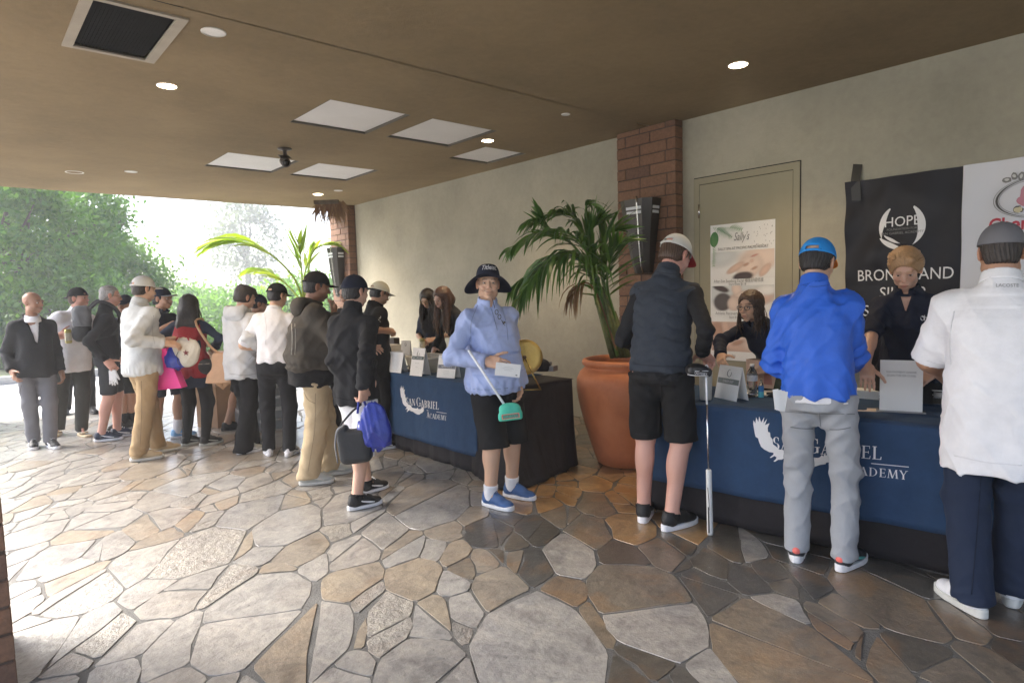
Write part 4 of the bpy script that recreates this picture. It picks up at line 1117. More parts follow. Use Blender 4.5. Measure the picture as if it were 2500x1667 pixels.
# ================================================================== PEOPLE: distance fields meshed with surface nets
class Fld:
    def __init__(s, lo, hi, r):
        s.lo = np.array(lo, float); s.r = r
        s.n = np.maximum(4, np.ceil((np.array(hi)-s.lo)/r).astype(int)+1)
        s.f = np.full(s.n, 0.5, np.float32)
        s.ax = [(s.lo[i]+r*np.arange(s.n[i])).astype(np.float32) for i in range(3)]
    def like(s):
        o = Fld.__new__(Fld); o.lo, o.r, o.n, o.ax = s.lo, s.r, s.n, s.ax; o.f = np.full(s.n, 0.5, np.float32); return o
    def sl(s, lo, hi, m):
        a = np.clip(np.floor((np.array(lo)-m-s.lo)/s.r).astype(int), 0, s.n-1); b = np.clip(np.ceil((np.array(hi)+m-s.lo)/s.r).astype(int)+1, 1, s.n)
        return tuple(slice(int(i), int(j)) for i, j in zip(a, b))
    def XYZ(s, sl): return s.ax[0][sl[0]][:, None, None], s.ax[1][sl[1]][None, :, None], s.ax[2][sl[2]][None, None, :]
    def add(s, prim, k=0.0):
        fn, lo, hi = prim; sl = s.sl(lo, hi, k+3*s.r)
        if any(q.stop <= q.start for q in sl): return s
        d = fn(*s.XYZ(sl)); f = s.f[sl]
        if k > 0:
            h = np.maximum(k-np.abs(f-d), 0)/k; s.f[sl] = np.minimum(f, d)-h*h*k*.25
        else: s.f[sl] = np.minimum(f, d)
        return s
    def cut(s, prim, k=0.0):
        fn, lo, hi = prim; sl = s.sl(lo, hi, k+3*s.r)
        if any(q.stop <= q.start for q in sl): return s
        d = -fn(*s.XYZ(sl)); f = s.f[sl]
        if k > 0:
            h = np.maximum(k-np.abs(f-d), 0)/k; s.f[sl] = np.maximum(f, d)+h*h*k*.25
        else: s.f[sl] = np.maximum(f, d)
        return s
    def plane(s, p, n):            # keep the side against n
        n = np.array(n, float); n /= np.linalg.norm(n)
        X, Y, Z = s.XYZ(tuple(slice(0, int(q)) for q in s.n))
        s.f = np.maximum(s.f, ((X-p[0])*n[0]+(Y-p[1])*n[1]+(Z-p[2])*n[2]).astype(np.float32)); return s
    def disp(s, fn, band=.035):
        idx = np.nonzero(np.abs(s.f) < band)
        P = np.stack([s.ax[i][idx[i]] for i in range(3)], 1).astype(float)
        s.f[idx] += fn(P).astype(np.float32); return s
    def mesh(s):
        f = np.pad(s.f, 1, constant_values=.5); ins = f < 0
        c = np.zeros(np.array(f.shape)-1, np.uint8)
        OFF = [(i, j, k) for i in (0, 1) for j in (0, 1) for k in (0, 1)]
        nx, ny, nz = f.shape
        for i, j, k in OFF: c += ins[i:nx-1+i, j:ny-1+j, k:nz-1+k]
        act = (c > 0) & (c < 8); idx = np.argwhere(act)
        if len(idx) == 0: return np.zeros((0, 3)), np.zeros((0, 4), int)
        num = np.full(c.shape, -1, np.int32); num[act] = np.arange(len(idx))
        acc = np.zeros((len(idx), 3)); cnt = np.zeros(len(idx))
        cv = {o: f[idx[:, 0]+o[0], idx[:, 1]+o[1], idx[:, 2]+o[2]] for o in OFF}
        for a in OFF:
            for d in range(3):
                if a[d]: continue
                b = list(a); b[d] = 1; b = tuple(b)
                fa, fb = cv[a], cv[b]; m = (fa < 0) != (fb < 0)
                t = fa[m]/(fa[m]-fb[m]); p = np.tile(np.array(a, float), (m.sum(), 1)); p[:, d] = t
                acc[m] += p; cnt[m] += 1
        V = (idx+acc/cnt[:, None]-1)*s.r+s.lo
        F = []
        for d in range(3):
            e1, e2 = [(1, 2), (2, 0), (0, 1)][d]
            s0 = [slice(1, None)]*3; s1 = [slice(1, None)]*3
            A = ins[tuple(slice(1, n-1) if q != d else slice(0, n-1) for q, n in enumerate(f.shape))]
            B = ins[tuple(slice(1, n-1) if q != d else slice(1, n) for q, n in enumerate(f.shape))]
            ch = np.argwhere(A != B)
            off = np.array([1, 1, 1]); off[d] = 0
            g = ch+off
            flip = A[tuple(ch.T)]
            q = []
            for u, v in ((0, 0), (1, 0), (1, 1), (0, 1)):
                h = g.copy(); h[:, e1] -= u; h[:, e2] -= v; q.append(num[tuple(h.T)])
            q = np.stack(q, 1); q[~flip] = q[~flip][:, ::-1]
            F.append(q)
        F = np.concatenate(F)
        a, b, c_ = V[F[:, 0]], V[F[:, 1]], V[F[:, 2]]
        if np.einsum('ij,ij->', a, np.cross(b, c_)) < 0: F = F[:, ::-1]
        return V, F
nrm = lambda v: np.asarray(v, float)/(np.linalg.norm(v)+1e-12)
def cap(a, b, ra, rb=None):
    a = np.asarray(a, float); b = np.asarray(b, float); rb = ra if rb is None else rb
    d = b-a; L2 = float(d@d)+1e-12; R = max(ra, rb)
    def fn(X, Y, Z):
        px, py, pz = X-a[0], Y-a[1], Z-a[2]
        t = np.clip((px*d[0]+py*d[1]+pz*d[2])/L2, 0, 1)
        return np.sqrt((px-t*d[0])**2+(py-t*d[1])**2+(pz-t*d[2])**2)-(ra+t*(rb-ra))
    return fn, np.minimum(a, b)-R, np.maximum(a, b)+R
def ell(c, r, M=None):
    c = np.asarray(c, float); r = np.asarray(r, float); R = float(max(r))
    def fn(X, Y, Z):
        x, y, z = X-c[0], Y-c[1], Z-c[2]
        if M is not None: x, y, z = (M[0, i]*x+M[1, i]*y+M[2, i]*z for i in range(3)) if False else (x*M[0, 0]+y*M[1, 0]+z*M[2, 0], x*M[0, 1]+y*M[1, 1]+z*M[2, 1], x*M[0, 2]+y*M[1, 2]+z*M[2, 2])
        k0 = np.sqrt((x/r[0])**2+(y/r[1])**2+(z/r[2])**2); k1 = np.sqrt((x/r[0]**2)**2+(y/r[1]**2)**2+(z/r[2]**2)**2)+1e-9
        return k0*(k0-1)/k1
    e = np.abs(M)@r if M is not None else r
    return fn, c-e, c+e
def boxp(c, h, M, r=0.0):
    c = np.asarray(c, float); h = np.asarray(h, float)
    def fn(X, Y, Z):
        x, y, z = X-c[0], Y-c[1], Z-c[2]
        q = [np.abs(x*M[0, i]+y*M[1, i]+z*M[2, i])-(h[i]-r) for i in range(3)]
        return np.sqrt(sum(np.maximum(a, 0)**2 for a in q))+np.minimum(np.maximum(np.maximum(q[0], q[1]), q[2]), 0)-r
    e = np.abs(M)@h
    return fn, c-e, c+e
def loft(st, n=2.3):
    """st: list of (centre, right, fwd, half width, half depth); flat ends"""
    C = np.array([s[0] for s in st], float)
    R = float(max(max(s[3], s[4]) for s in st))
    def fn(X, Y, Z):
        out = None
        for i in range(len(st)-1):
            a, b = C[i], C[i+1]; d = b-a; L = np.linalg.norm(d)+1e-9; ax = d/L
            px, py, pz = X-a[0], Y-a[1], Z-a[2]
            w = (px*ax[0]+py*ax[1]+pz*ax[2])/L; t = np.clip(w, 0, 1)
            r0, r1 = st[i][1], st[i+1][1]; f0, f1 = st[i][2], st[i+1][2]
            r = nrm(r0+r1); f = nrm(f0+f1)
            x = px*r[0]+py*r[1]+pz*r[2]-t*float(d@r); y = px*f[0]+py*f[1]+pz*f[2]-t*float(d@f)
            A = st[i][3]+t*(st[i+1][3]-st[i][3]); B = st[i][4]+t*(st[i+1][4]-st[i][4])
            k = (np.abs(x/A)**n+np.abs(y/B)**n)**(1/n)
            g = np.sqrt((x/A**2)**2+(y/B**2)**2)+1e-6; k2 = np.sqrt((x/A)**2+(y/B)**2)
            d2 = (k-1)*np.minimum(k2/g, np.maximum(A, B)*1.0)
            az = np.abs(w-t)*L
            e = np.sqrt(np.maximum(d2, 0)**2+az**2)+np.minimum(d2, 0)
            if i == 0: e = np.where(w < 0, np.maximum(d2, az), e)
            if i == len(st)-2: e = np.where(w > 1, np.maximum(d2, az), e)
            out = e if out is None else np.minimum(out, e)
        return out
    return fn, C.min(0)-R, C.max(0)+R
def resample(st, n):
    P = np.array([np.concatenate([s[0], s[1], s[2], [s[3], s[4]]]) for s in st])
    S = spline(P, n)
    return [(p[:3], nrm(p[3:6]), nrm(p[6:9]), max(.01, p[9]), max(.01, p[10])) for p in S]
def rotm(axis, ang):
    return np.array(Matrix.Rotation(ang, 3, Vector(axis)))
def vnoise(P, k, seed):
    r = np.random.default_rng(seed); o = np.zeros(len(P))
    for i in range(4):
        u = r.normal(0, 1, 3); u /= np.linalg.norm(u); w = r.normal(0, 1, 3); w /= np.linalg.norm(w)
        o += np.sin(P@u*k*r.uniform(.6, 1.5)+r.uniform(0, 6)+1.3*np.sin(P@w*k*.8+r.uniform(0, 6)))
    return o/4
def wrinkles(P, seed, amp, k=34.0, vert=.35):
    r = np.random.default_rng(seed); o = np.zeros(len(P))
    for i in range(6):
        u = r.normal(0, 1, 3); u[2] = r.choice((-1, 1))*r.uniform(.25, 1.0)*np.hypot(u[0], u[1]); u /= np.linalg.norm(u)
        ph = P@u*k*r.uniform(.55, 1.25)+r.uniform(0, 6)+1.9*vnoise(P, 6, seed+i)
        rd = 1-np.abs(np.sin(ph)); m = np.clip(vnoise(P, 6, seed+20+i)*2.0-.15, 0, 1)
        o += (rd**2.2-.25)*m
    return -amp*o*.75
def bones(a, c, l1, l2, hint):
    """two bone chain from a towards c; returns the middle joint and the reachable end"""
    a = np.asarray(a, float); c = np.asarray(c, float); d = c-a; L = np.linalg.norm(d); mx = (l1+l2)*.999
    if L > mx: c = a+d*(mx/L); d = c-a; L = mx
    L = max(L, abs(l1-l2)*1.05+.01)
    x = (l1*l1-l2*l2+L*L)/(2*L); h = math.sqrt(max(0, l1*l1-x*x)); u = d/np.linalg.norm(d)
    n = np.asarray(hint, float); n = n-u*(n@u); n = nrm(n)
    return a+u*x+n*h, c
M_SKIN = attr_mat('skin', .48, 0.06, .12, 260)
M_HAIRA = attr_mat('hair', .42, 0, .5, 300)
M_EYE = attr_mat('eye', .15)
M_GLASS = mat('eyeglass frame', (.012, .012, .014), .3, 0)
M_GOLDM = mat('gold wire', (.5, .36, .12), .25, .05, 20, metal=1.0)
SKINS = {'light': (.60, .36, .26), 'pink': (.62, .34, .26), 'tan': (.47, .26, .165), 'brown': (.34, .175, .105), 'dark': (.26, .13, .08), 'asian': (.60, .375, .255), 'ruddy': (.56, .28, .20)}
HAIRS = {'black': (.012, .010, .010), 'dark': (.028, .020, .016), 'brown': (.07, .038, .022), 'blond': (.40, .235, .115), 'grey': (.30, .28, .26), 'auburn': (.10, .045, .025)}
def hand_field(Fd, w, fdir, pn, side, s, curl, spread=.0, k=.006, thumb=.6):
    """hand with palm, four unequal fingers of three bones each and a thumb leaving the side near the wrist.
    w wrist, fdir wrist->knuckles, pn direction the palm faces, side +1/-1: thumb side = side * cross(fdir, pn)"""
    f = nrm(fdir); p = nrm(np.asarray(pn)-f*(np.asarray(pn)@f)); t = np.cross(f, p)*side
    M = np.stack([t, f, p], 1)
    Fd.add(boxp(w+f*.048*s+t*.002*s, (.041*s, .050*s, .0155*s), M, .014*s), .012)
    Fd.add(cap(w-f*.02*s, w+f*.02*s, .026*s, .027*s), .015)
    Fd.add(ell(w+f*.035*s+t*.028*s+p*.006*s, (.017*s, .032*s, .017*s), M), .012)
    LEN = (.074, .082, .077, .060); RAD = (.0088, .0092, .0088, .0078)
    for i in range(4):
        b = w+f*(.094-.004*abs(i-1.2))*s+t*(.030-.0205*i)*s+p*.001*s
        d = nrm(f+t*(.10-.07*i)*(.5+spread)); cr = curl[i] if hasattr(curl, '__len__') else curl*(1+.10*i)
        q = b.copy(); Ls = [LEN[i]*s*x for x in (.46, .30, .24)]
        for j, (L, c) in enumerate(zip(Ls, (cr*.8, cr*1.05, cr*.75))):
            d = nrm(d*cos(c)+p*sin(c)) if j == 0 else nrm(d*cos(c)+nrm(p-d*(p@d))*sin(c))
            e = q+d*L; r0 = RAD[i]*s*(1-.10*j); Fd.add(cap(q, e, r0, r0*.9), k); q = e
    b = w+f*.022*s+t*.032*s+p*.008*s; d = nrm(f*.62+t*.72+p*.25*thumb)
    for j, (L, r0, c) in enumerate(((.042, .0125, 0), (.034, .0108, .35*thumb), (.028, .0095, .45*thumb))):
        d = nrm(d*cos(c)+nrm(p*.5-t*.35+f*.5-d*0)*sin(c)); e = b+d*L*s; Fd.add(cap(b, e, r0*s, r0*.9*s), k); b = e
def head_field(Fd, C, R, s, fem=False, smile=0.0, wide=1.0):
    def T(p): return C+R@(np.array(p)*s)
    def E(c, r, M=None, k=.012): Fd.add(ell(T(c), np.array(r)*s, R if M is None else R@M), k*s)
    jw = .9 if fem else wide
    E((0, -.014, .033), (.0755, .094, .083)); E((0, .030, -.012), (.064*jw, .060, .082), None, .02)
    E((0, .026, -.060), (.053*jw, .052, .045), None, .025); E((0, .064, -.094), (.021*jw, .018, .019), None, .022)
    for x in (-1, 1):
        E((x*.043*jw, .058, -.024), (.022, .022, .022), None, .02)
        E((x*.047*jw, .012, -.072), (.018, .034, .024), None, .02)
    Fd.add(cap(T((-.034, .082, .026)), T((.034, .082, .026)), .0115*s), .012*s)
    for x in (-1, 1): Fd.cut(ell(T((x*.031, .101, .004)), np.array((.019, .0165, .0115))*s, R), .009*s)
    Fd.add(cap(T((0, .088, .014)), T((0, .107, -.022)), .0085*s, .0115*s), .010*s); E((0, .107, -.027), (.0125, .012, .010), None, .008)
    for x in (-1, 1): E((x*.0125, .097, -.030), (.0085, .010, .008), None, .006)
    # eyelids
    for x in (-1, 1):
        E((x*.031, .0835, .0125), (.0165, .0105, .0055), None, .004); E((x*.031, .0825, -.0055), (.0150, .0095, .0045), None, .004)
    up = .006*smile
    E((0, .089, -.062), (.027, .013, .018), None, .015)
    for x in (-1, 0, 1): E((x*.012, .0965-.003*abs(x), -.0575+up*abs(x)*.6), (.0125, .0075, .0045), None, .004)
    E((0, .0955, -.0675), (.0165, .0075, .0058), None, .005)
    Fd.cut(cap(T((-.021-.004*smile, .1005, -.0622+up)), T((0, .1055, -.0630)), .0022*s), .002*s); Fd.cut(cap(T((.021+.004*smile, .1005, -.0622+up)), T((0, .1055, -.0630)), .0022*s), .002*s)
    if smile > .3:
        for x in (-1, 1): E((x*.040, .076, -.040), (.017, .015, .015), None, .012)
    for x in (-1, 1):
        A = rotm((0, 0, 1), x*.35)
        E((x*.0775, -.010, -.004), (.0095, .019, .031), A, .004); E((x*.0765, -.006, -.028), (.008, .011, .012), A, .006)
        Fd.cut(ell(T((x*.086, -.004, .0)), np.array((.005, .010, .017))*s, R@A), .004*s)
def skin_cols(V, C, R, s, base, browcol, fem=False, beard=0.0, smile=0.0, flush=1.0):
    b = np.array(base); n = len(V); cols = np.tile(b, (n, 1))
    L = (V-C)@R/s; x, y, z = L.T
    cols *= (1+.05*vnoise(V, 40, 3))[:, None]
    def mixc(w, c): nonlocal cols; cols = cols*(1-w[:, None])+np.array(c)*w[:, None]
    ax = np.abs(x); front = (y > .045).astype(float)
    red = np.clip(1-((ax-.040)**2+(z+.030)**2)/.022**2, 0, 1)*front*.30*flush; mixc(red, b*np.array((1.12, .80, .76)))
    nose = np.clip(1-((x)**2+(z+.026)**2)/.018**2, 0, 1)*front*.3*flush; mixc(nose, b*np.array((1.1, .80, .76)))
    ear = ((ax > .072) & (np.abs(y) < .05) & (np.abs(z) < .05)).astype(float)*.3; mixc(ear, b*np.array((1.1, .75, .7)))
    lips = np.clip(1.6-np.sqrt((x/.024)**2+((z+.0625)/.0115)**2)*1.5, 0, 1)*(y > .085); mixc(lips*(.75 if fem else .5), np.array((.42, .13, .11))*(.6+.5*b[0]/.5) if fem else b*np.array((.85, .55, .52)))
    ml = np.clip(1.3-np.abs(z+.0628-smile*.008*(ax/.025)**2)/.0026, 0, 1)*(ax < .021+.009*smile)*(y > .075); mixc(ml*.9, b*.20)
    if smile > 0:
        nl = np.clip(1-np.abs(ax-(.026-.35*(z+.040)))/.003, 0, 1)*(z < -.030)*(z > -.062)*(y > .06); mixc(nl*.45*smile, b*.5)
    bz = .026+.004*np.cos((ax-.03)/.02); br = np.clip(1.4-np.abs(z-bz)/.0042, 0, 1)*(ax > .013)*(ax < .050)*(y > .055); mixc(br*.85, browcol)
    eye = np.clip(1.5-np.sqrt(((ax-.031)/.0165)**2+((z-.008)/.0045)**2)*1.2, 0, 1)*(y > .06); mixc(eye*.75, b*.2)
    sock = np.clip(1-np.sqrt(((ax-.030)/.024)**2+((z-.003)/.017)**2), 0, 1)*(y > .06); mixc(sock*.25, b*.6)
    if beard > 0:
        bd = np.clip((-.030-z)/.02, 0, 1)*np.clip((y+.0)/.03, 0, 1)*(z > -.125)*(1-lips); mixc(bd*beard, browcol)
    return np.clip(cols, 0, 1)

class Person: pass
CT = {'skinlight': (.56, .34, .25), 'white': (.80, .80, .82), 'offwhite': (.62, .62, .58), 'cream': (.66, .61, .46), 'black': (.009, .009, .010), 'softblack': (.014, .0145, .017), 'navy': (.010, .014, .030), 'charcoal': (.033, .035, .040), 'grey': (.16, .16, .175), 'khaki': (.34, .235, .125), 'sand': (.46, .36, .225), 'red': (.30, .018, .03), 'royal': (.03, .13, .62), 'peri': (.38, .46, .73), 'stone': (.50, .51, .50), 'hoodie': (.56, .57, .58), 'olive': (.058, .050, .040), 'midgrey': (.35, .365, .39), 'slate': (.034, .042, .056), 'dkolive': (.04, .04, .033), 'deepnavy': (.014, .024, .052)}
def person(label, feet, toes, heading, top, group=None, build=1.0, lean=0.0, twist=0.0, head=(0, 0, 0), hands=(None, None), elbow=None, skin='tan', hair=('short', 'black'), shirt=None, legs=None, shoe=None, sock=None, capd=None, glasses=None, belly=0.0, fem=False, smile=0, beard=0, shift=(0, 0), drop=0.0, res=1.0, hcap=.0, hips=1.0, tall=None, curl=(.5, .5), hand_dir=(None, None), palm=(None, None), seedn=1, hatgap=.0, hidden_feet=False):
    """feet: two ground points (left, right of the person) as world xy; top: photo pixel of the crown; everything is built in a frame: x right, y forward, z up"""
    th = rad(heading); FW = np.array([cos(th), sin(th), 0]); RW = np.array([sin(th), -cos(th), 0])
    fl, fr_ = np.array(feet[0], float)[:2], np.array(feet[1], float)[:2]
    org = np.array([*(fl+fr_)/2, 0.0])
    B = np.stack([RW, FW, [0, 0, 1]], 0)              # world -> local
    def loc(P): return B@(np.asarray(P, float)-org)
    dep = org@FH
    lat = B@LAT; fo = B@FH                             # camera right / forward in local coordinates
    res = res*min(1.8, max(.8, dep/4.6))
    def solve(H, al):
        S = H/1.75; J = {}
        J['S'] = S
        Pz = .527*H-drop
        Pc = np.array([shift[0], shift[1], Pz])+lat*al*.42; J['pelvis'] = Pc
        def upv(k):
            a = rad(lean)*k; v = np.array([0, sin(a), cos(a)])+lat*al*k; return nrm(v)
        tw = rad(twist)
        u0 = upv(.45); u1 = upv(1.0); u2 = upv(1.1)
        J['waist'] = Pc+u0*.115*H; J['chest'] = J['waist']+u1*.10*H; J['neck'] = J['chest']+u2*.088*H
        r = np.array([cos(tw), sin(tw), 0]); r = nrm(r-u2*(r@u2)); f = np.cross(u2, r); J['Rc'] = np.stack([r, f, u2], 1)
        r = np.array([cos(tw*.3), sin(tw*.3), 0]); r = nrm(r-u0*(r@u0)); J['Rp'] = np.stack([r, np.cross(u0, r), u0], 1)
        hy, hp, hr = (rad(q) for q in head)
        Rh = rotm((0, 0, 1), hy)@rotm((1, 0, 0), -hp)@rotm((0, 1, 0), hr); J['Rh'] = Rh
        nd = nrm(u2*.55+Rh[:, 2]*.35+np.array([0, 0, .25]))
        A = J['neck']+nd*.050*H+J['Rc'][:, 1]*.014*H; J['atlas'] = A
        hs = H*.132/.235; J['hs'] = hs
        J['head'] = A+Rh@(np.array([0, .016, .068])*hs)
        J['top'] = J['head']+np.array([0, 0, .118*hs+hatgap])
        return J
    H, al = (tall or 1.72), 0.0
    tgt = np.array(top, float)
    def pp(J): return proj(org+B.T@J['top'])
    for it in range(8):
        p0 = pp(solve(H, al)); e = tgt-p0
        a = (pp(solve(H+.01, al))-p0)/.01; b = (pp(solve(H, al+.01))-p0)/.01
        if tall: al += float(np.clip(e[0]/b[0], -.1, .1))
        else:
            dx = np.linalg.solve(np.stack([a, b], 1), e); H += float(np.clip(dx[0], -.12, .12)); al += float(np.clip(dx[1], -.12, .12))
    J = solve(H, al); S = J['S']; hs = J['hs']; Rc, Rp, Rh = J['Rc'], J['Rp'], J['Rh']
    g = build
    print('person %-40s H %.2f tilt %.1f dep %.2f' % (label[:40], H, math.degrees(al), dep))
    # shoulders, arms
    arms = []
    for i, sx in enumerate((-1, 1)):
        sh = J['neck']+Rc@np.array([sx*.089*H*(.5+.5*g)*(.93 if fem else 1), -.004*H, -.040*H])
        t = hands[i]
        if t is None: t = sh+Rc@np.array([sx*.045*H, .02*H, 0])+np.array([0, .02, -.360*H])
        else: t = loc(W(t[0], t[1], dep+t[2])) if len(t) == 3 else np.array(t[1:])*S
        hd = hand_dir[i]; 
        eh = np.array(elbow[i], float) if elbow is not None and elbow[i] is not None else np.array([sx*.35, -.8, -.8])
        sh = sh+np.clip((t-sh)*.06, -.03, .03)
        # the target is the middle of the hand: wrist lies a palm's length back
        e, wv = bones(sh, t, .172*H, .152*H, eh)
        fd = nrm(wv-e) if hd is None else nrm(np.array(hd))
        w2 = t-fd*.075*S
        e, wv = bones(sh, w2, .172*H, .152*H, eh)
        if hd is None: fd = nrm(nrm(wv-e)+np.array([0, 0, -.0]))
        pn = np.array(palm[i], float) if palm[i] is not None else (np.array([-sx, .1, 0]) if abs(fd[2]) > .6 else np.array([-sx*.6, 0, -.7]))
        arms.append((sh, e, wv, fd, pn, sx))
    # legs
    lg = []
    for i, (sx, f0) in enumerate(((-1, fl), (1, fr_))):
        a = loc([*f0, 0]); tl = rad(toes[i]-heading); td = np.array([-sin(tl), cos(tl), 0]); ank = np.array([a[0], a[1], .052*H])
        hip = J['pelvis']+Rp@np.array([sx*.052*H, 0, 0])
        kn, _ = bones(hip, ank, .243*H, .238*H, td+np.array([0, .3, 0]))
        lg.append((hip, kn, ank, td, sx))
    J['arms'] = arms; J['legs'] = lg; J['H'] = H
    # ---------------------------------------------------------- body (one mesh)
    base = SKINS[skin]; hcol = np.array(HAIRS[hair[1]])
    Vs, Fs, Cs = [], [], []; off = 0
    def emitf(Fd):
        nonlocal off
        V, F = Fd.mesh(); Vs.append(V); Fs.append(F+off); off += len(V); Cs.append(skin_cols(V, J['head'], Rh, hs, base, hcol*1.0+np.array(base)*.06, fem, beard, smile))
    hr_ = .0052*min(1.55, res)
    hc = J['head']
    Fd = Fld(np.minimum(hc-.15, J['neck']-.10), np.maximum(hc+.15, J['neck']+.10), hr_)
    nk = .050*S*(.86 if fem else 1)*(.6+.4*g)
    Fd.add(cap(J['neck']-Rc[:, 2]*.05, J['atlas']+Rh@np.array([0, -.006, .02]), nk*1.16, nk), .0)
    head_field(Fd, hc, Rh, hs, fem, smile, min(1.14, max(.96, 1+.8*(g-1))))
    if g > 1.1: Fd.add(ell(hc+Rh@(np.array([0, .03, -.088])*hs), np.array((.05, .045, .03))*hs, Rh), .02)
    emitf(Fd)
    shirts = shirt if isinstance(shirt, list) else ([shirt] if shirt else [])
    sleeve = shirts[0].get('sleeve', 'long') if shirts else 'long'
    for i, (sh, e, wv, fd, pn, sx) in enumerate(arms):
        bare = sleeve in ('short', 'half')
        pts = [wv-nrm(wv-e)*.06, wv, wv+fd*.20*S, wv+pn*.05]
        if bare: pts += [e, e+(sh-e)*.45]
        P = np.array(pts); Fd = Fld(P.min(0)-.07, P.max(0)+.07, .0060*res)
        wr = .0265*S*(.5+.5*g)*(.85 if fem else 1)
        if bare:
            Fd.add(cap(e, e+(sh-e)*.8, .042*S*(.5+.5*g)*(.8 if fem else 1), .050*S), .0); Fd.add(cap(e+(wv-e)*.18, wv, .043*S*(.5+.5*g)*(.82 if fem else 1), wr), .03); Fd.add(cap(e, e+(wv-e)*.3, .039*S*(.8 if fem else 1)), .02)
        else: Fd.add(cap(wv-nrm(wv-e)*.08, wv, wr*1.1, wr), 0)
        thumbside = 1 if sx > 0 else -1
        hand_field(Fd, wv, fd, pn, thumbside, S*(.9 if fem else 1.0)*1.04, curl[i], .1)
        emitf(Fd)
    Fd = Fld(J['pelvis']-np.array([.26, .26, .12]), J['neck']+np.array([.26, .26, .05]), .026*res)
    Fd.add(loft(resample([(J['pelvis']-Rp[:, 2]*.06, Rp[:, 0], Rp[:, 1], .14*S, .10*S), (J['waist'], Rc[:, 0], Rc[:, 1], .125*S, .09*S), (J['chest'], Rc[:, 0], Rc[:, 1], .145*S, .095*S), (J['neck']-Rc[:, 2]*.02, Rc[:, 0], Rc[:, 1], .06*S, .05*S)], 6)))
    for a in arms: Fd.add(cap(J['neck']-Rc[:, 2]*.05, a[0], .045*S, .042*S), .03)
    emitf(Fd)
    lt = (legs or {}).get('type', 'long')
    for (hip, kn, ank, td, sx) in lg:
        P = np.array([hip, kn, ank]); rr = .010*res if lt == 'short' else .026*res
        Fd = Fld(P.min(0)-.13, P.max(0)+.13, rr); q = (.45+.55*g)*S*(.95 if fem else 1)*(1 if lt == 'short' else .8); qc = S*(.65+.35*g)*(1.0 if fem else 1.22)*(1 if lt == 'short' else .7)
        sd = nrm(kn-ank); bk = -nrm(td-sd*(td@sd))
        Fd.add(cap(hip, kn, .080*q, .064*q), 0); Fd.add(ell(kn-bk*.012*S, np.array((.047, .047, .055))*qc, None), .02)
        Fd.add(cap(kn, ank, .049*qc, .034*qc), .02); M = np.stack([nrm(np.cross(bk, sd)), bk, sd], 1)
        Fd.add(ell(kn+(ank-kn)*.30+bk*.022*S, np.array((.047*qc, .040*qc, .115*S)), M), .025)
        for s2 in (-1, 1): Fd.add(ell(ank+np.cross(sd, bk)*s2*.026*S, (.014*S,)*3), .012)
        Fd.add(cap(ank, ank-np.array([0, 0, .040*S])+td*.09*S, .034*S, .026*S), .02)
        emitf(Fd)
    V = np.concatenate(Vs); F = np.concatenate(Fs); Cc = np.concatenate(Cs)
    body = link('person', npmesh('person', V, F, Cc), M_SKIN)
    body.location = org; body.rotation_euler = (0, 0, th-math.pi/2)
    tag(body, label, 'person', group)
    def part(name, Fd, m, parent=body, cols=None):
        V, F = Fd.mesh(); o = link(name, npmesh(name, V, F, cols(V) if cols else None), m, parent); return o
    # eyes
    for x in (-1, 1):
        r = .0118*hs; c = hc+Rh@(np.array([x*.031, .0765, .0035])*hs)
        mb = MB(); pr = [(r*max(.02, sin(a)), -r*cos(a)) for a in np.linspace(0, math.pi, 9)]; mb.lathe(pr, 12, cap0=False, cap1=False)
        Vl = np.array(mb.v); Mx = np.stack([Rh[:, 0], -Rh[:, 2], Rh[:, 1]], 1); Vw = Vl@Mx.T+c
        q = np.degrees(np.arccos(np.clip(Vl[:, 2]/r, -1, 1))); cc = np.where((q < 36)[:, None], (.03, .016, .01), (.62, .58, .55))
        me = npmesh('eye', Vw, [f for f in mb.f if len(f) == 4], cc); link('eye', me, M_EYE, body)
    # ---------------------------------------------------------- trousers / shorts
    if legs:
        m = cloth(legs['c'], CT[legs['c']]); hem = legs.get('hem'); w = legs.get('w', 1.0)
        rc = .0115*res; lo = np.array([-.32, -.34, .0]); P = np.array([q for l in lg for q in l[:3]]+[J['waist']])
        Fd = Fld(P.min(0)-np.array([.18, .2, .09]), P.max(0)+np.array([.17, .2, .05]), rc); q = (.35+.65*g)*S; e = .012
        wt = J['pelvis']+Rp[:, 2]*.085*H
        Fd.add(loft(resample([(J['pelvis']-Rp[:, 2]*.05*H, Rp[:, 0], Rp[:, 1], .150*q*hips+e, .116*q+e), (J['pelvis'], Rp[:, 0], Rp[:, 1], .156*q*hips+e, .121*q+e), (wt, Rp[:, 0], Rp[:, 1], .142*q+e, .111*q+e+belly*.03)], 5), 2.2))
        hz = None
        if hem: hz = loc(W(*((top[0], hem)), dep))[2]
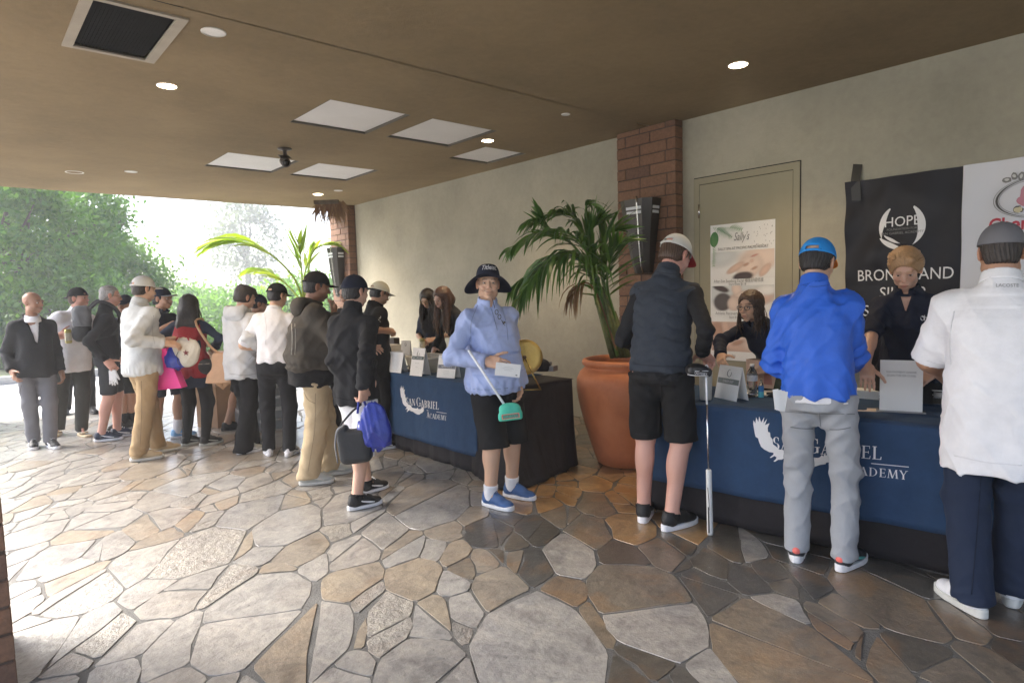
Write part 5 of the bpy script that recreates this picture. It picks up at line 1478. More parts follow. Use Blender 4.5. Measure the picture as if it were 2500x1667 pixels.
        for i, (hip, kn, ank, td, sx) in enumerate(lg):
            rt = (.088*q+e)*(.6+.4*w); rk = (.062*q+.014)*(.55+.45*w); ra = legs.get('ra', .062)*S*(.8+.2*g)
            bk = -td
            Fd.add(ell(hip+bk*.050*S+np.array([-sx*.008, 0, .005]), (.083*q*hips, .072*q, .085*q)), .04)
            if lt == 'short':
                z = hz if hz else .33*H
                tt = np.clip((hip[2]-z)/(hip[2]-kn[2]), .4, 1.3); he = hip+(kn-hip)*tt
                Fs_ = Fd.like(); Fs_.add(cap(hip, he+(he-hip)*.15, rt, rk*legs.get('flare', 1.18)), 0)
                ax = nrm(he-hip); Fs_.plane(he, nrm(ax+np.array([0, 0, -1.2])))
                Fd.f = np.where(True, np.minimum(Fd.f, Fs_.f)-np.maximum(.014-np.abs(Fd.f-Fs_.f), 0)**2/.056, 0).astype(np.float32)
            else:
                Fd.add(cap(hip, kn, rt, rk), .035); az = ank+np.array([0, 0, -.035*H])
                Fd.add(cap(kn, az-td*.008, rk, ra), .03)
        if lt != 'short': Fd.plane((0, 0, legs.get('floor', .030*H)), (0, 0, -1))
        fl_seed = seedn*31; amp = legs.get('amp', .007)
        def dsp(P):
            o = wrinkles(P, fl_seed, amp*1.3, 28, .5)+wrinkles(P, fl_seed+50, amp*.5, 52, .5)
            for (hip, kn, ank, td, sx) in lg:
                if lt != 'short':
                    d = P-ank; near = np.exp(-((P[:, 0]-ank[0])**2+(P[:, 1]-ank[1])**2)/.02)
                    k = near*np.exp(-np.clip(P[:, 2]-ank[2], 0, 9)/.085); o += amp*.75*k*np.sin((P[:, 2]+.5*d[:, 0]*np.sign(sx)+.35*d[:, 1])*92+3.2*vnoise(P, 13, fl_seed+7))*np.clip(.5+vnoise(P, 8, fl_seed+11), 0, 1)
                k = np.exp(-np.sum((P-kn)**2, 1)/.012); o += amp*.55*k*np.sin((P[:, 2]+.6*P[:, 0]*sx)*62+fl_seed+2*vnoise(P, 9, fl_seed+3))
            cr = np.array([0, 0, J['pelvis'][2]-.07*H]); k = np.exp(-np.sum((P-cr)**2, 1)/.02); o += amp*.9*k*np.sin(np.abs(P[:, 0])*60-P[:, 2]*70)
            return o
        Fd.disp(dsp); Fd.plane(wt, Rp[:, 2])
        hz_ = [loc(W(top[0], q_['hem'], dep))[2] for q_ in shirts if 'hem' in q_]
        if hz_: Fd.plane((0, 0, min(hz_)+.045), (0, 0, 1))
        t_o = part('shorts' if lt == 'short' else 'trousers', Fd, m)
    # ---------------------------------------------------------- socks and shoes
    if sock:
        for (hip, kn, ank, td, sx) in lg:
            Fd = Fld(ank-.08, ank+np.array([.08, .08, .12*S+sock[1]]), .008*res); a = ank+(kn-ank)*(sock[1]/(.238*H))
            Fd.add(cap(ank-np.array([0, 0, .02]), a, .047*S, .052*S*(.65+.35*g)), 0); Fd.plane(a, nrm(kn-ank)); part('sock', Fd, cloth('sock '+sock[0], CT[sock[0]]))
    if shoe:
        for (hip, kn, ank, td, sx) in lg:
            R3 = np.stack([np.array([td[1], -td[0], 0]), td, [0, 0, 1]], 1); o0 = np.array([ank[0], ank[1], 0]); k = S*shoe.get('s', 1.0)
            def Tt(p): return o0+R3@(np.array(p)*k)
            rs_ = .0068*min(1.6, res); ex = np.abs(R3)@np.array([.07, .15, .0])*k
            cc = Tt((0, .062, 0)); sole_h = shoe.get('sole', .028)
            Fd = Fld(cc-ex-np.array([.03, .03, .005]), cc+ex+np.array([.03, .03, .17*k]), rs_)
            if shoe.get('type') == 'sandal':
                for y0, y1 in ((.05, .10), ):
                    Fd.add(cap(Tt((-.042, .055, .035)), Tt((.0, .115, .055)), .010*k), 0); Fd.add(cap(Tt((.042, .055, .035)), Tt((.0, .115, .055)), .010*k), 0)
                part('strap', Fd, mat('shoe '+shoe['c'], CT[shoe['c']], .6, .08, 12))
                Fb = Fld(cc-ex-np.array([.03, .03, .005]), cc+ex+np.array([.03, .03, .17*k]), rs_)
            else:
                Fd.add(ell(Tt((0, -.026, .050)), np.array((.035, .044, .052))*k, R3), 0); Fd.add(cap(Tt((0, -.012, .060)), Tt((0, .085, .054)), .039*k, .038*k), .02)
                Fd.add(ell(Tt((-sx*.003, .135, .036)), np.array((.044, .066, .033))*k, R3), .03); Fd.add(cap(Tt((0, -.012, .06)), Tt((0, -.020, shoe.get('collar', .108))), .040*k, .038*k), .02)
                Fd.add(cap(Tt((0, .030, .094)), Tt((0, .10, .070)), .026*k, .020*k), .015)
                Fd.plane(Tt((0, 0, sole_h-.004)), (0, 0, -1)); Fd.plane(Tt((0, 0, shoe.get('collar', .108))), (0, 0, 1))
                up = part('shoe', Fd, mat('shoe '+shoe['c'], CT[shoe['c']], .6, .12, 14, .25, 120))
                lc = MB()
                for q in range(4):
                    y = .052+.016*q; z = .119-.0115*q; lc.tube([Tt((-.020, y, z-.010)), Tt((0, y+.004, z)), Tt((.020, y, z-.010))], .0032*k, 5)
                lc.obj('laces', mat('laces '+shoe.get('lace', 'white'), CT[shoe.get('lace', 'white')], .8, .05), up)
                if shoe.get('accent'):
                    ac = MB()
                    for s2 in (-1, 1):
                        sw = [(s2*.0465, .055, .052), (s2*.0475, .09, .040), (s2*.046, .125, .038), (s2*.0455, .10, .050), (s2*.0435, .075, .060), (s2*.040, .02, .072)]
                        sw = [(s2*.047, .12, .040), (s2*.045, .085, .046), (s2*.040, .035, .058), (s2*.040, -.005, .075)]
                        ac.tube([Tt(p) for p in sw], [.004, .008, .006, .003], 6)
                    ac.obj('side_stripe', mat('shoe '+shoe['accent'], ACC.get(shoe['accent'], CT.get(shoe['accent'])), .5, .05), up)
                if shoe.get('heel'):
                    Fh = Fld(cc-ex-np.array([.03, .03, .005]), cc+ex+np.array([.03, .03, .17*k]), rs_)
                    Fh.add(ell(Tt((0, -.058, .064)), np.array((.021, .015, .022))*k, R3), 0); ho = part('heel_tab', Fh, mat('shoe '+shoe['heel'], ACC.get(shoe['heel'], CT.get(shoe['heel'])), .5, .05), up)
            Fb = Fld(cc-ex-np.array([.03, .03, .008]), cc+ex+np.array([.03, .03, .06]), rs_)
            def solef(X, Y, Z):
                x, y, z = X-o0[0], Y-o0[1], Z
                lx = (x*R3[0, 0]+y*R3[1, 0])/k; ly = (x*R3[0, 1]+y*R3[1, 1])/k
                w = .038+.011*np.clip((ly+.02)/.12, 0, 1); q = (np.abs(lx/w)**2.6+np.abs((ly-.064)/.141)**3.4)**(1/3.0)
                d2 = (q-1)*.04*k; top_ = (sole_h+.012*np.clip((.0-ly)/.07, 0, 1)+.010*np.clip((ly-.15)/.05, 0, 1))*k
                return np.maximum(d2, np.maximum(z-top_, .001-z))
            Fb.add((solef, cc-ex-np.array([0, 0, .0]), cc+ex+np.array([0, 0, .05])), 0)
            part('sole', Fb, mat('sole '+shoe.get('solec', 'white'), CT[shoe.get('solec', 'white')], .6, .08, 20), up if shoe.get('type') != 'sandal' else body)
    # ---------------------------------------------------------- shirt / jacket
    for li_, shirt in enumerate(shirts):
        m = shirt.get('mat') or cloth(shirt['c'], CT[shirt['c']], rough=shirt.get('rough', .85), bump=shirt.get('bump', .25)); ez = shirt.get('ease', .02)*.82; rc = .0112*res; q = (.35+.65*g)*S
        fm = .92 if fem else 1.0
        hz = loc(W(top[0], shirt['hem'], dep))[2] if 'hem' in shirt else J['pelvis'][2]-.03
        hc_ = J['pelvis']+Rp[:, 2]*((hz-J['pelvis'][2])/Rp[2, 2])
        fw = Rc[:, 1]
        rib = shirt.get('rib', 0)
        ea = ez*(.4 if rib else 1.0)
        st = [(hc_, Rp[:, 0], Rp[:, 1], .156*q*hips+ea, .122*q+ea+belly*.035)]
        if rib: st.append((hc_+Rp[:, 2]*.055, Rp[:, 0], Rp[:, 1], .158*q*hips+ez*1.25, .122*q+ez*1.2+belly*.05))
        mid = (hc_+J['waist'])/2 if J['waist'][2]-hc_[2] > .10 else None
        if mid is not None: st.append((mid+fw*belly*.02, Rp[:, 0], Rp[:, 1], .150*q*(hips*.5+.5)+ez*1.1, .118*q+ez*1.1+belly*.06))
        st += [(J['waist']+fw*belly*.02, Rc[:, 0], Rc[:, 1], .140*q*fm+ez*1.1, .110*q+ez*1.05+belly*.06),
               (J['chest']-Rc[:, 2]*.02*H, Rc[:, 0], Rc[:, 1], .152*q*fm+ez, .113*q+ez+belly*.02+(.03 if fem else 0)), (J['neck']-Rc[:, 2]*.064*H-fw*.005, Rc[:, 0], Rc[:, 1], .136*q*fm+ez*.75, .098*q+ez*.75),
               (J['neck']-Rc[:, 2]*.018*H-fw*.004, Rc[:, 0], Rc[:, 1], .082*q+ez*.5, .070*q+ez*.4), (J['neck']+Rc[:, 2]*.016*H+fw*.004, Rc[:, 0], Rc[:, 1], .058*S+ez*.4, .062*S+ez*.4)]
        P = np.array([hc_, J['neck']]+[p for a in arms for p in a[:3]]); mg = np.array([.30, .30, .10])*max(1, g)
        lo_ = np.minimum(np.array([hc_, J['neck']]).min(0)-mg, P.min(0)-.10); hi_ = np.maximum(np.array([hc_, J['neck']]).max(0)+mg, P.max(0)+.10)
        Fd = Fld(lo_, hi_, rc); Fd.add(loft(resample(st, 11), 2.35))
        for a in arms: Fd.add(cap(J['neck']-Rc[:, 2]*.036*H-fw*.008, a[0], (.040*q+ez*.3), (.043*q+ez*.78)*(.9 if fem else 1)), .05)
        Fd.plane(hc_, -nrm(Rp[:, 2]+np.array([0, 0, .8])))
        for i, (sh, e, wv, fd, pn, sx) in enumerate(arms):
            ra = (.044*q+ez*.80)*(.9 if fem else 1); re = (.038*q+ez*.80)*(.9 if fem else 1); rw = .034*S+ez*.62
            Fs_ = Fd.like()
            sv = shirt.get('sleeve', 'long') if not (shirt.get('sleeve2') and i == shirt['sleeve2'][0]) else shirt['sleeve2'][1]
            if sv == 'none': continue
            if sv in ('short', 'half'):
                t = .72 if sv == 'short' else .98; he = sh+(e-sh)*t; Fs_.add(cap(sh, he+(e-sh)*.2, ra, ra*1.06), 0); Fs_.plane(he, nrm(e-sh))
            else:
                Fs_.add(cap(sh, e, ra, re), 0); wc = wv-nrm(wv-e)*.005; Fs_.add(cap(e, wc+nrm(wv-e)*.05, re, rw), .02); Fs_.plane(wc, nrm(wv-e))
                if shirt.get('pull'): pass
            kk = .05; h = np.maximum(kk-np.abs(Fd.f-Fs_.f), 0)/kk; Fd.f = (np.minimum(Fd.f, Fs_.f)-h*h*kk*.25).astype(np.float32)
        amp = shirt.get('amp', .008); sd_ = seedn*17+3+li_*5
        def dsp(P):
            o = wrinkles(P, sd_, amp*1.75, 28, .5)+wrinkles(P, sd_+50, amp*.7, 52, .5)
            for (sh, e, wv, fd, pn, sx) in arms:
                if shirt.get('sleeve', 'long') == 'long':
                    ax = nrm(wv-e); d = P-e; k = np.exp(-np.sum(d*d, 1)/.010); o += amp*.9*k*np.sin((P@nrm(ax+nrm(e-sh)))*95+1.5*vnoise(P, 10, sd_+1))
                    tt = (P-wv)@ax; dist = np.linalg.norm(P-wv-np.outer(tt, ax), axis=1); k = np.exp(-(dist/.07)**2)*np.clip(1+tt/.22, 0, 1)*(tt < .01); o += amp*.6*k*np.sin(tt*110+vnoise(P, 14, sd_+2)*2)
                dd = P-(sh-Rc[:, 2]*.10-Rc[:, 0]*sx*.05); k = np.exp(-np.sum(dd*dd, 1)/.010); o += amp*.55*k*np.sin(P@nrm(np.array([sx*.8, .2, .7]))*75)
            if rib:
                zz = (P-hc_)@Rp[:, 2]; ang = np.arctan2((P-hc_)@Rp[:, 0], (P-hc_)@Rp[:, 1]); o += amp*.55*np.exp(-((zz-.055)/.04)**2)*np.sin(ang*23+2*vnoise(P, 8, sd_+5))
            else:
                zz = (P-hc_)@Rp[:, 2]; ang = np.arctan2((P-hc_)@Rp[:, 0], (P-hc_)@Rp[:, 1]); o += amp*.7*np.exp(-zz/.22)*np.sin(ang*7+sd_+1.5*vnoise(P, 6, sd_+5))
            if shirt.get('quilt'):
                zz = P[:, 2]*1.0; ang = P@Rc[:, 0]; wv_ = .016*np.sin(ang*34+1.2*np.sin(zz*9))+.010*vnoise(P, 16, 77); s_ = np.abs(np.sin((zz+wv_)*math.pi/.075)); o += .005-.011*s_**.45; o -= .003*vnoise(P, 70, 5)
            return o
        Fd.disp(dsp)
        if shirt.get('top'): Fd.plane((0, 0, loc(W(top[0], shirt['top'], dep))[2]+.045), (0, 0, 1))
        if shirt.get('vee'):
            d0, d1, wd = shirt['vee']   # opening from the collar down: length, half width at the collar
            nk_ = J['neck']+Rc[:, 2]*.03*H
            def vf(X, Y, Z):
                x = (X-nk_[0])*Rc[0, 0]+(Y-nk_[1])*Rc[1, 0]+(Z-nk_[2])*Rc[2, 0]; y = (X-nk_[0])*fw[0]+(Y-nk_[1])*fw[1]+(Z-nk_[2])*fw[2]; z = (X-nk_[0])*Rc[0, 2]+(Y-nk_[1])*Rc[1, 2]+(Z-nk_[2])*Rc[2, 2]
                return np.maximum(np.maximum(np.abs(x)-wd*np.clip(1+z/d0, -.2, 1.2), -y), -d0-z)
            Fv = Fd.like(); Fv.f = Fd.f+.018
            Fd.cut((vf, lo_, hi_), .004)
            Fv.f = np.maximum(Fv.f, vf(*Fv.XYZ(tuple(slice(0, int(n_)) for n_ in Fv.n)))-.012).astype(np.float32)
            part('undershirt', Fv, cloth(d1, CT[d1]))
        so_ = part(shirt.get('name', 'shirt'), Fd, m)
        J['shirt'] = so_
        # collar
        ck = shirt.get('collar', 'band')
        if ck:
            cn = J['neck']+Rc[:, 2]*(.018 if not shirt.get('vee') else .008)*H+fw*.008; ax = nrm(J['atlas']-J['neck'])
            Fc = Fld(cn-.14, cn+.14, .0075*res); ch = {'band': .012, 'polo': .028, 'stand': .040, 'hood': .02}[ck]; rr = nk*1.13+.007
            Rn = np.stack([Rc[:, 0], np.cross(ax, Rc[:, 0]), ax], 1)
            st2 = [(cn-ax*.02, Rn[:, 0], Rn[:, 1], rr+.012, rr+.012), (cn+ax*ch, Rn[:, 0], Rn[:, 1], rr+.004, rr+.005)]
            if shirt.get('vee') and ck == 'band':
                Fc.add(loft([(cn-ax*.075+fw*.030, Rn[:, 0], Rn[:, 1], rr+.022, rr+.030), (cn-ax*.02+fw*.012, Rn[:, 0], Rn[:, 1], rr+.014, rr+.018)], 2.0)); Fc.plane(cn-fw*.0, -fw)
            Fc.add(loft(st2, 2.0)); Fc.cut(cap(cn+ax*.0, cn+ax*(ch+.05), rr-.006, rr-.003), .0)
            if ck in ('polo', 'stand') and shirt.get('open', True):
                Fc.cut(boxp(cn+Rn[:, 1]*(rr)+ax*ch, (.016 if ck == 'polo' else .012, .04, ch*1.2), Rn, .0), .01)
            if ck == 'polo':
                for s2 in (-1, 1): Fc.add(boxp(cn+Rn[:, 1]*(rr+.004)+Rn[:, 0]*s2*.036+ax*(.006), (.021, .008, .017), Rn@rotm((0, 0, 1), s2*.5)@rotm((0, 1, 0), s2*.35), .006), .008)
            part('collar', Fc, shirt.get('collar_mat') or (cloth(shirt['vee'][1], CT[shirt['vee'][1]]) if shirt.get('vee') and ck == 'polo' else m), so_)
            if shirt.get('hood'):
                Fh = Fld(J['neck']-.26, J['neck']+.2, .010*res); bk = J['neck']-fw*.07*S+Rc[:, 2]*.01
                Fh.add(ell(bk-fw*.025-Rc[:, 2]*.025, (.125*S, .060*S, .085*S), Rc), 0)
                for s2 in (-1, 1): Fh.add(cap(bk+Rc[:, 0]*s2*.085+Rc[:, 2]*.03, J['neck']+Rc[:, 0]*s2*.055+fw*.075+Rc[:, 2]*.005, .034, .022), .04)
                Fh.cut(ell(bk+Rc[:, 2]*.075-fw*.0, (.085*S, .045*S, .06*S), Rc), .02); Fh.disp(lambda P: wrinkles(P, sd_+9, .010, 45)); part('hood', Fh, m, so_)
    # ---------------------------------------------------------- hair
    def TH(p): return hc+Rh@(np.array(p)*hs)
    hk, hcn = hair[0], hair[1]
    if hk != 'bald':
        Fh = Fld(hc-np.array([.2, .2, .2 if hk in ('short', 'buzz', 'bob', 'crop') else .62])*hs, hc+np.array([.2, .2, .16])*hs, .0062*min(1.5, res) if hk != 'long' else .0075*min(1.5, res))
        th_ = {'short': .010, 'crop': .007, 'buzz': .0035, 'bob': .016, 'long': .014, 'tousled': .020, 'swept': .011}[hk]
        Fh.add(ell(TH((0, -.014, .035)), np.array((.0755+th_, .094+th_, .083+th_))*hs, Rh), 0)
        if hk in ('short', 'crop', 'buzz', 'tousled'):
            Fh.add(ell(TH((0, -.045, -.02)), np.array((.064+th_*.6, .060+th_*.4, .07))*hs, Rh), .02)
            Fh.cut(boxp(TH((0, .10, -.02)), (.2*hs, .075*hs, (.074 if hk != 'tousled' else .066)*hs), Rh@rotm((1, 0, 0), -.12)), .01)     # face
            Fh.cut(boxp(TH((0, -.05, -.14)), (.2*hs, .2*hs, .076*hs), Rh@rotm((1, 0, 0), .10)), .006)                  # nape
            for x in (-1, 1): Fh.cut(ell(TH((x*.083, -.008, -.008)), np.array((.022, .025, .040))*hs, Rh), .006)
            if hk == 'tousled':
                for q in range(14):
                    a = q*.449*3; Fh.add(ell(TH((.062*sin(a), -.02+.07*cos(a), .085+.02*sin(a*3))), np.array((.026, .026, .022))*hs, Rh), .015)
                for x in (-.045, -.02, .01, .035): Fh.add(cap(TH((x, .06, .10)), TH((x*1.15+.012, .098, .052)), .016*hs, .008*hs), .012)
        if hk == 'swept':
            Fh.add(ell(TH((.008, -.030, .072)), np.array((.070, .086, .050))*hs, Rh@rotm((0, 1, 0), -.10)), .02); Fh.add(cap(TH((0, -.066, .02)), TH((0, -.064, -.045)), .056*hs, .048*hs), .03)
            Fh.cut(ell(TH((0, .110, -.040)), np.array((.080, .112, .104))*hs, Rh), .012); Fh.cut(boxp(TH((0, .0, -.150)), (.2*hs, .2*hs, .075*hs), Rh@rotm((1, 0, 0), .25)), .012)
            Fh.add(cap(TH((-.035, .062, .088)), TH((.064, .030, .055)), .018*hs, .012*hs), .02)
        if hk == 'bob':
            dn = -.085 if hk == 'bob' else -.030
            for x in (-1, 1): Fh.add(cap(TH((x*.066, -.02, .03)), TH((x*.070, -.018, dn)), .034*hs, (.026 if hk == 'bob' else .016)*hs), .03)
            Fh.add(cap(TH((0, -.07, .03)), TH((0, -.075, dn)), .055*hs, .05*hs), .04)
            Fh.cut(ell(TH((0, .10, -.030 if hk == 'bob' else -.022)), np.array((.071 if hk == 'bob' else .080, .105, .098))*hs, Rh), .012)
        if hk == 'long':
            Lg = hair[2] if len(hair) > 2 else .38; tips = hair[3] if len(hair) > 3 else None
            dn = np.array([0, 0, -1.0])
            bk = Rh@np.array([0, -1, 0]); sdv = Rh[:, 0]
            Fh.add(cap(TH((0, -.05, .02)), TH((0, -.075, -.06)), .085*hs, .088*hs), .04)
            if hair[4] if len(hair) > 4 else False:      # falls forward over the shoulders
                for x in (-1, 1):
                    p1 = TH((x*.076, .0, -.02)); p2 = p1+sdv*x*.012+Rh@np.array([0, .012, 0])+dn*Lg*.5; p3 = p2+dn*Lg*.5+Rh@np.array([0, .0, 0])
                    Fh.add(cap(p1, p2, .036*hs, .036*hs), .03); Fh.add(cap(p2, p3, .036*hs, .010), .02)
            else:
                p1 = TH((0, -.075, -.06)); p2 = p1+bk*.03+dn*Lg*.5; p3 = p2+dn*Lg*.5
                for x in (-.055, -.02, .02, .055): Fh.add(cap(p1+sdv*x, p2+sdv*x*1.25, .045*hs, .045*hs), .03); Fh.add(cap(p2+sdv*x*1.25, p3+sdv*x*1.1, .045*hs, .020*hs), .03)
            for x in (-1, 1): Fh.add(cap(TH((x*.07, -.01, .04)), TH((x*.082, .0, -.07)), .030*hs, .028*hs), .03)
            Fh.cut(ell(TH((0, .10, -.032)), np.array((.064, .098, .102))*hs, Rh), .010)
        ph_ = seedn*1.7
        def hd(P):
            L = (P-hc)@Rh; a = np.arctan2(L[:, 0], -L[:, 1]+.02); k = .0022 if hk in ('long', 'bob') else (.0012 if hk == 'swept' else .002)
            return k*np.sin(a*46+3*np.sin(L[:, 2]*30+ph_)+ph_)+k*.8*np.sin(a*83+5*np.sin(L[:, 2]*22))+.003*vnoise(P, 45, seedn+40)*(1.8 if hk == 'tousled' else (.35 if hk in ('swept', 'long', 'bob') else .8))
        Fh.disp(hd)
        if capd and capd.get('kind') != 'band':
            Fh.cut(boxp(TH((0, 0, .148)), (.3, .3, .115*hs), Rh), 0)
        def hcols(V):
            L = (V-hc)@Rh/hs; a = np.arctan2(L[:, 0], -L[:, 1]+.02); n1 = .5+.5*np.sin(a*61+4*np.sin(L[:, 2]*25)); base_ = hcol[None]*((.65+.7*n1[:, None]) if hk != 'swept' else (.85+.3*n1[:, None]))
            if hk == 'long' and len(hair) > 3 and hair[3]:
                w = np.clip((-.14-L[:, 2])/.25, 0, 1)[:, None]*(.4+.6*n1[:, None]); base_ = base_*(1-w)+np.array(hair[3])*w
            if hcn == 'grey': base_ = base_*(1-.3*np.clip(-L[:, 2]/.08, 0, 1)[:, None])
            return np.clip(base_, 0, 1)
        ho = part('hair', Fh, M_HAIRA, body, hcols)
        if hk == 'swept':
            lk = MB(); rl = random.Random(seedn)
            for q in range(190):
                u = rl.uniform(-1, 1); j_ = lambda s_: rl.gauss(0, s_)
                if q < 110: c4 = [(.058*u, .060-.034*u*u, .078-.026*u*u), (.070*u+.006, .052-.03*u*u, .101-.018*u*u+j_(.003)), (.080*u+.008, .0+j_(.01), .119-.034*u*u+j_(.003)), (.082*u+.006, -.060, .104-.036*u*u+j_(.004)), (.070*u, -.105, .050+j_(.01))]
                else: sgn = 1 if u > 0 else -1; z_ = rl.uniform(-.03, .085); k_ = math.sqrt(max(.2, 1-((z_-.030)/.092)**2)); c4 = [(sgn*.066*k_, .046-.3*(.06-z_), z_+.012), (sgn*(.084*k_+j_(.002)), .018, z_+.012), (sgn*.091*k_, -.030, z_-.004), (sgn*.080*k_, -.075, z_-.020+j_(.004)), (sgn*.045*k_, -.108, z_-.035)]
                lk.tube(spline([TH(p_) for p_ in c4], 9), [r_*hs for r_ in (.002, .0045, .0055, .0058, .0058, .0055, .005, .0035, .001)], 5, False)
            me = pym('hair_locks', lk.v, lk.f); Vv = np.array(lk.v); a_ = me.color_attributes.new('Col', 'FLOAT_COLOR', 'POINT'); a_.data.foreach_set('color', np.c_[hcols(Vv), np.ones(len(Vv))].astype(np.float32).ravel())
            link('hair_locks', me, M_HAIRA, ho, True)
        if hk in ('long', 'bob'):
            lk = MB(); rl = random.Random(seedn); Lg = hair[2] if len(hair) > 2 else (.11 if hk == 'bob' else .07)
            for q in range(95):
                a = rl.uniform(-2.5, 2.5); p0 = TH((.074*sin(a), -.014-.085*cos(a), rl.uniform(-.02, .06))); fwd_ = len(hair) > 4 and hair[4]
                d0 = Rh@np.array([.5*sin(a), -.5*cos(a), -.2]); L_ = Lg*rl.uniform(.55, 1.05)+.06*hs
                if abs(a) > 1.9 and hk != 'swept': d0 = Rh@np.array([.7*sin(a), -.2, -.2])
                pts = [p0, p0+d0*.03+np.array([0, 0, -.25*L_]), p0+d0*.045+np.array([rl.gauss(0, .012), rl.gauss(0, .012), -.62*L_]), p0+d0*.035+np.array([rl.gauss(0, .02), rl.gauss(0, .02), -L_])]
                lk.tube(spline(pts, 8), [.0035*hs, .005*hs, .005*hs, .0048*hs, .0045*hs, .004*hs, .0028*hs, .0008], 4, False)
            me = pym('hair_locks', lk.v, lk.f); Vv = np.array(lk.v); a_ = me.color_attributes.new('Col', 'FLOAT_COLOR', 'POINT'); a_.data.foreach_set('color', np.c_[hcols(Vv), np.ones(len(Vv))].astype(np.float32).ravel())
            link('hair_locks', me, M_HAIRA, ho, True)
    # ---------------------------------------------------------- cap / hat
    if capd:
        cm = capd.get('mat') or cloth('cap '+capd['c'], capd.get('rgb') or CT[capd['c']], bump=.15); kind = capd.get('kind', 'cap'); yaw = rad(capd.get('yaw', 0)); tilt = rad(capd.get('tilt', 6))
        Rk = Rh@rotm((0, 0, 1), yaw)@rotm((1, 0, 0), tilt); cc0 = TH((0, -.012, .040))
        def TK(p): return cc0+Rk@(np.array(p)*hs)
        if kind == 'bucket':
            A_, B_, Hh = .088, .108, .098
        else: A_, B_, Hh = .0905, .110, .092
        n1, n2 = 12, 48; v = []; f = []
        for i in range(n1+1):
            t = i/n1; a = t*math.pi/2
            for j in range(n2):
                p = 2*math.pi*j/n2; seam = 1-.010*max(0, 1-abs(((p/(math.pi/3)+.5) % 1)-.5)*2*6) if i < n1 else 1
                ex = 1.0 if kind != 'bucket' else .55
                rr_ = (cos(a)**(.85*ex) if a < math.pi/2-1e-6 else 0)*seam
                v.append(TK((A_*rr_*cos(p), B_*rr_*sin(p), -.012+(Hh+.012)*(sin(a)**(1.15 if kind != 'bucket' else .9)))))
        hole = capd.get('strap', True) and kind == 'cap'
        for i in range(n1):
            for j in range(n2):
                q = (j+.5)*360/n2
                if hole and i < 3 and abs(q-270) < 26: continue
                f.append((i*n2+j, i*n2+(j+1) % n2, (i+1)*n2+(j+1) % n2, (i+1)*n2+j))
        dome = link('cap' if kind == 'cap' else 'sun_hat', npmesh('cap', v, f), cm, body); sm_ = dome.modifiers.new('thickness', 'SOLIDIFY'); sm_.thickness = .003; sm_.offset = -1
        bt = MB(); bt.lathe([(.0005, .006), (.006, .005), (.008, 0)], 10, cap0=False, cap1=False); bt.v = [tuple(TK(np.array(p)/hs*hs*1.0+np.array([0, 0, Hh-.001]))) for p in bt.v]; bt.obj('button', cm, dome, True)
        bm_ = capd.get('brim_mat') or (cloth('cap '+capd['brim'], ACC.get(capd['brim']) or CT[capd['brim']], bump=.1) if capd.get('brim') else cm)
        v = []; f = []
        if kind == 'bucket':
            m1 = 7
            for i in range(m1+1):
                t = i/m1
                for j in range(n2):
                    p = 2*math.pi*j/n2; ext = .078*(1+.06*cos(p)**2)*t; dr = -(.020+.045*max(0, -sin(p)))*t**1.2-.050*abs(cos(p))**2.2*t**1.6-.010*cos(2*p+.6)*t*t+.020*t*max(0, sin(p))
                    v.append(TK(((A_+ext)*cos(p), (B_+ext)*sin(p), -.010+dr)))
            for i in range(m1):
                for j in range(n2): f.append((i*n2+j, i*n2+(j+1) % n2, (i+1)*n2+(j+1) % n2, (i+1)*n2+j))
        else:
            m1, m2 = 6, 16; Lb = .078
            for i in range(m1+1):
                t = i/m1
                for j in range(m2+1):
                    p = rad(28+124*j/m2); w = max(0.0, sin(math.pi*j/m2))**.55
                    x = A_*cos(p)*(1+.10*t*w); y = B_*sin(p)+Lb*t*w; z = -.010-.022*(x/A_)**2*(.3+t*w)+(-.012 if not capd.get('flat') else .0)*t*w
                    v.append(TK((x, y, z)))
            for i in range(m1):
                for j in range(m2): q = i*(m2+1)+j; f.append((q, q+1, q+m2+2, q+m2+1))
        br_ = link('brim', npmesh('brim', v, f), bm_, dome); sm_ = br_.modifiers.new('thickness', 'SOLIDIFY'); sm_.thickness = .0035; sm_.offset = 0
        if hole:
            MB().tube([TK((A_*cos(p)*1.0, B_*sin(p)*1.0, -.005)) for p in np.linspace(rad(270-30), rad(270+30), 9)], .007*hs, 6).obj('strap', cm, dome, True)
        if capd.get('logo'):
            s_, lx, lz, mt_, sz_ = capd['logo']
            def fnl(c):
                p = math.pi/2+capd.get('logoyaw', 0)+c.x/(A_*hs); z = lz+c.y/hs; a = math.asin(min(.98, max(0, (z+.012)/(Hh+.012)))**(1/(1.15 if kind != 'bucket' else .9))); ex = .85 if kind != 'bucket' else .4675
                rr_ = cos(a)**ex*1.05; return Vector(TK((A_*rr_*cos(p), B_*rr_*sin(p), z)))
            text(s_, sz_, mt_, None, dome, 'lettering', fn=fnl, shear=capd.get('shear', 0), width=capd.get('lw', 1), bold=.0006)
    if glasses:
        gm = M_GLASS if glasses == 'dark' else M_GOLDM; gb_ = MB()
        for x in (-1, 1):
            ring = [TH((x*.032+.023*cos(a)*(1.0), .100-.35*abs(.023*cos(a)+.032-.032)*.2, .001+.0175*sin(a))) for a in np.linspace(0, 2*math.pi, 15)]
            gb_.tube(ring, (.0026 if glasses == 'dark' else .0014)*hs, 5, False); gb_.tube([TH((x*.055, .098, .006)), TH((x*.080, .06, .008)), TH((x*.081, -.005, .006))], .0022*hs, 5)
        gb_.tube([TH((-.010, .1005, .004)), TH((0, .104, .006)), TH((.010, .1005, .004))], .0022*hs, 5)
        gb_.obj('glasses', gm, body, True)
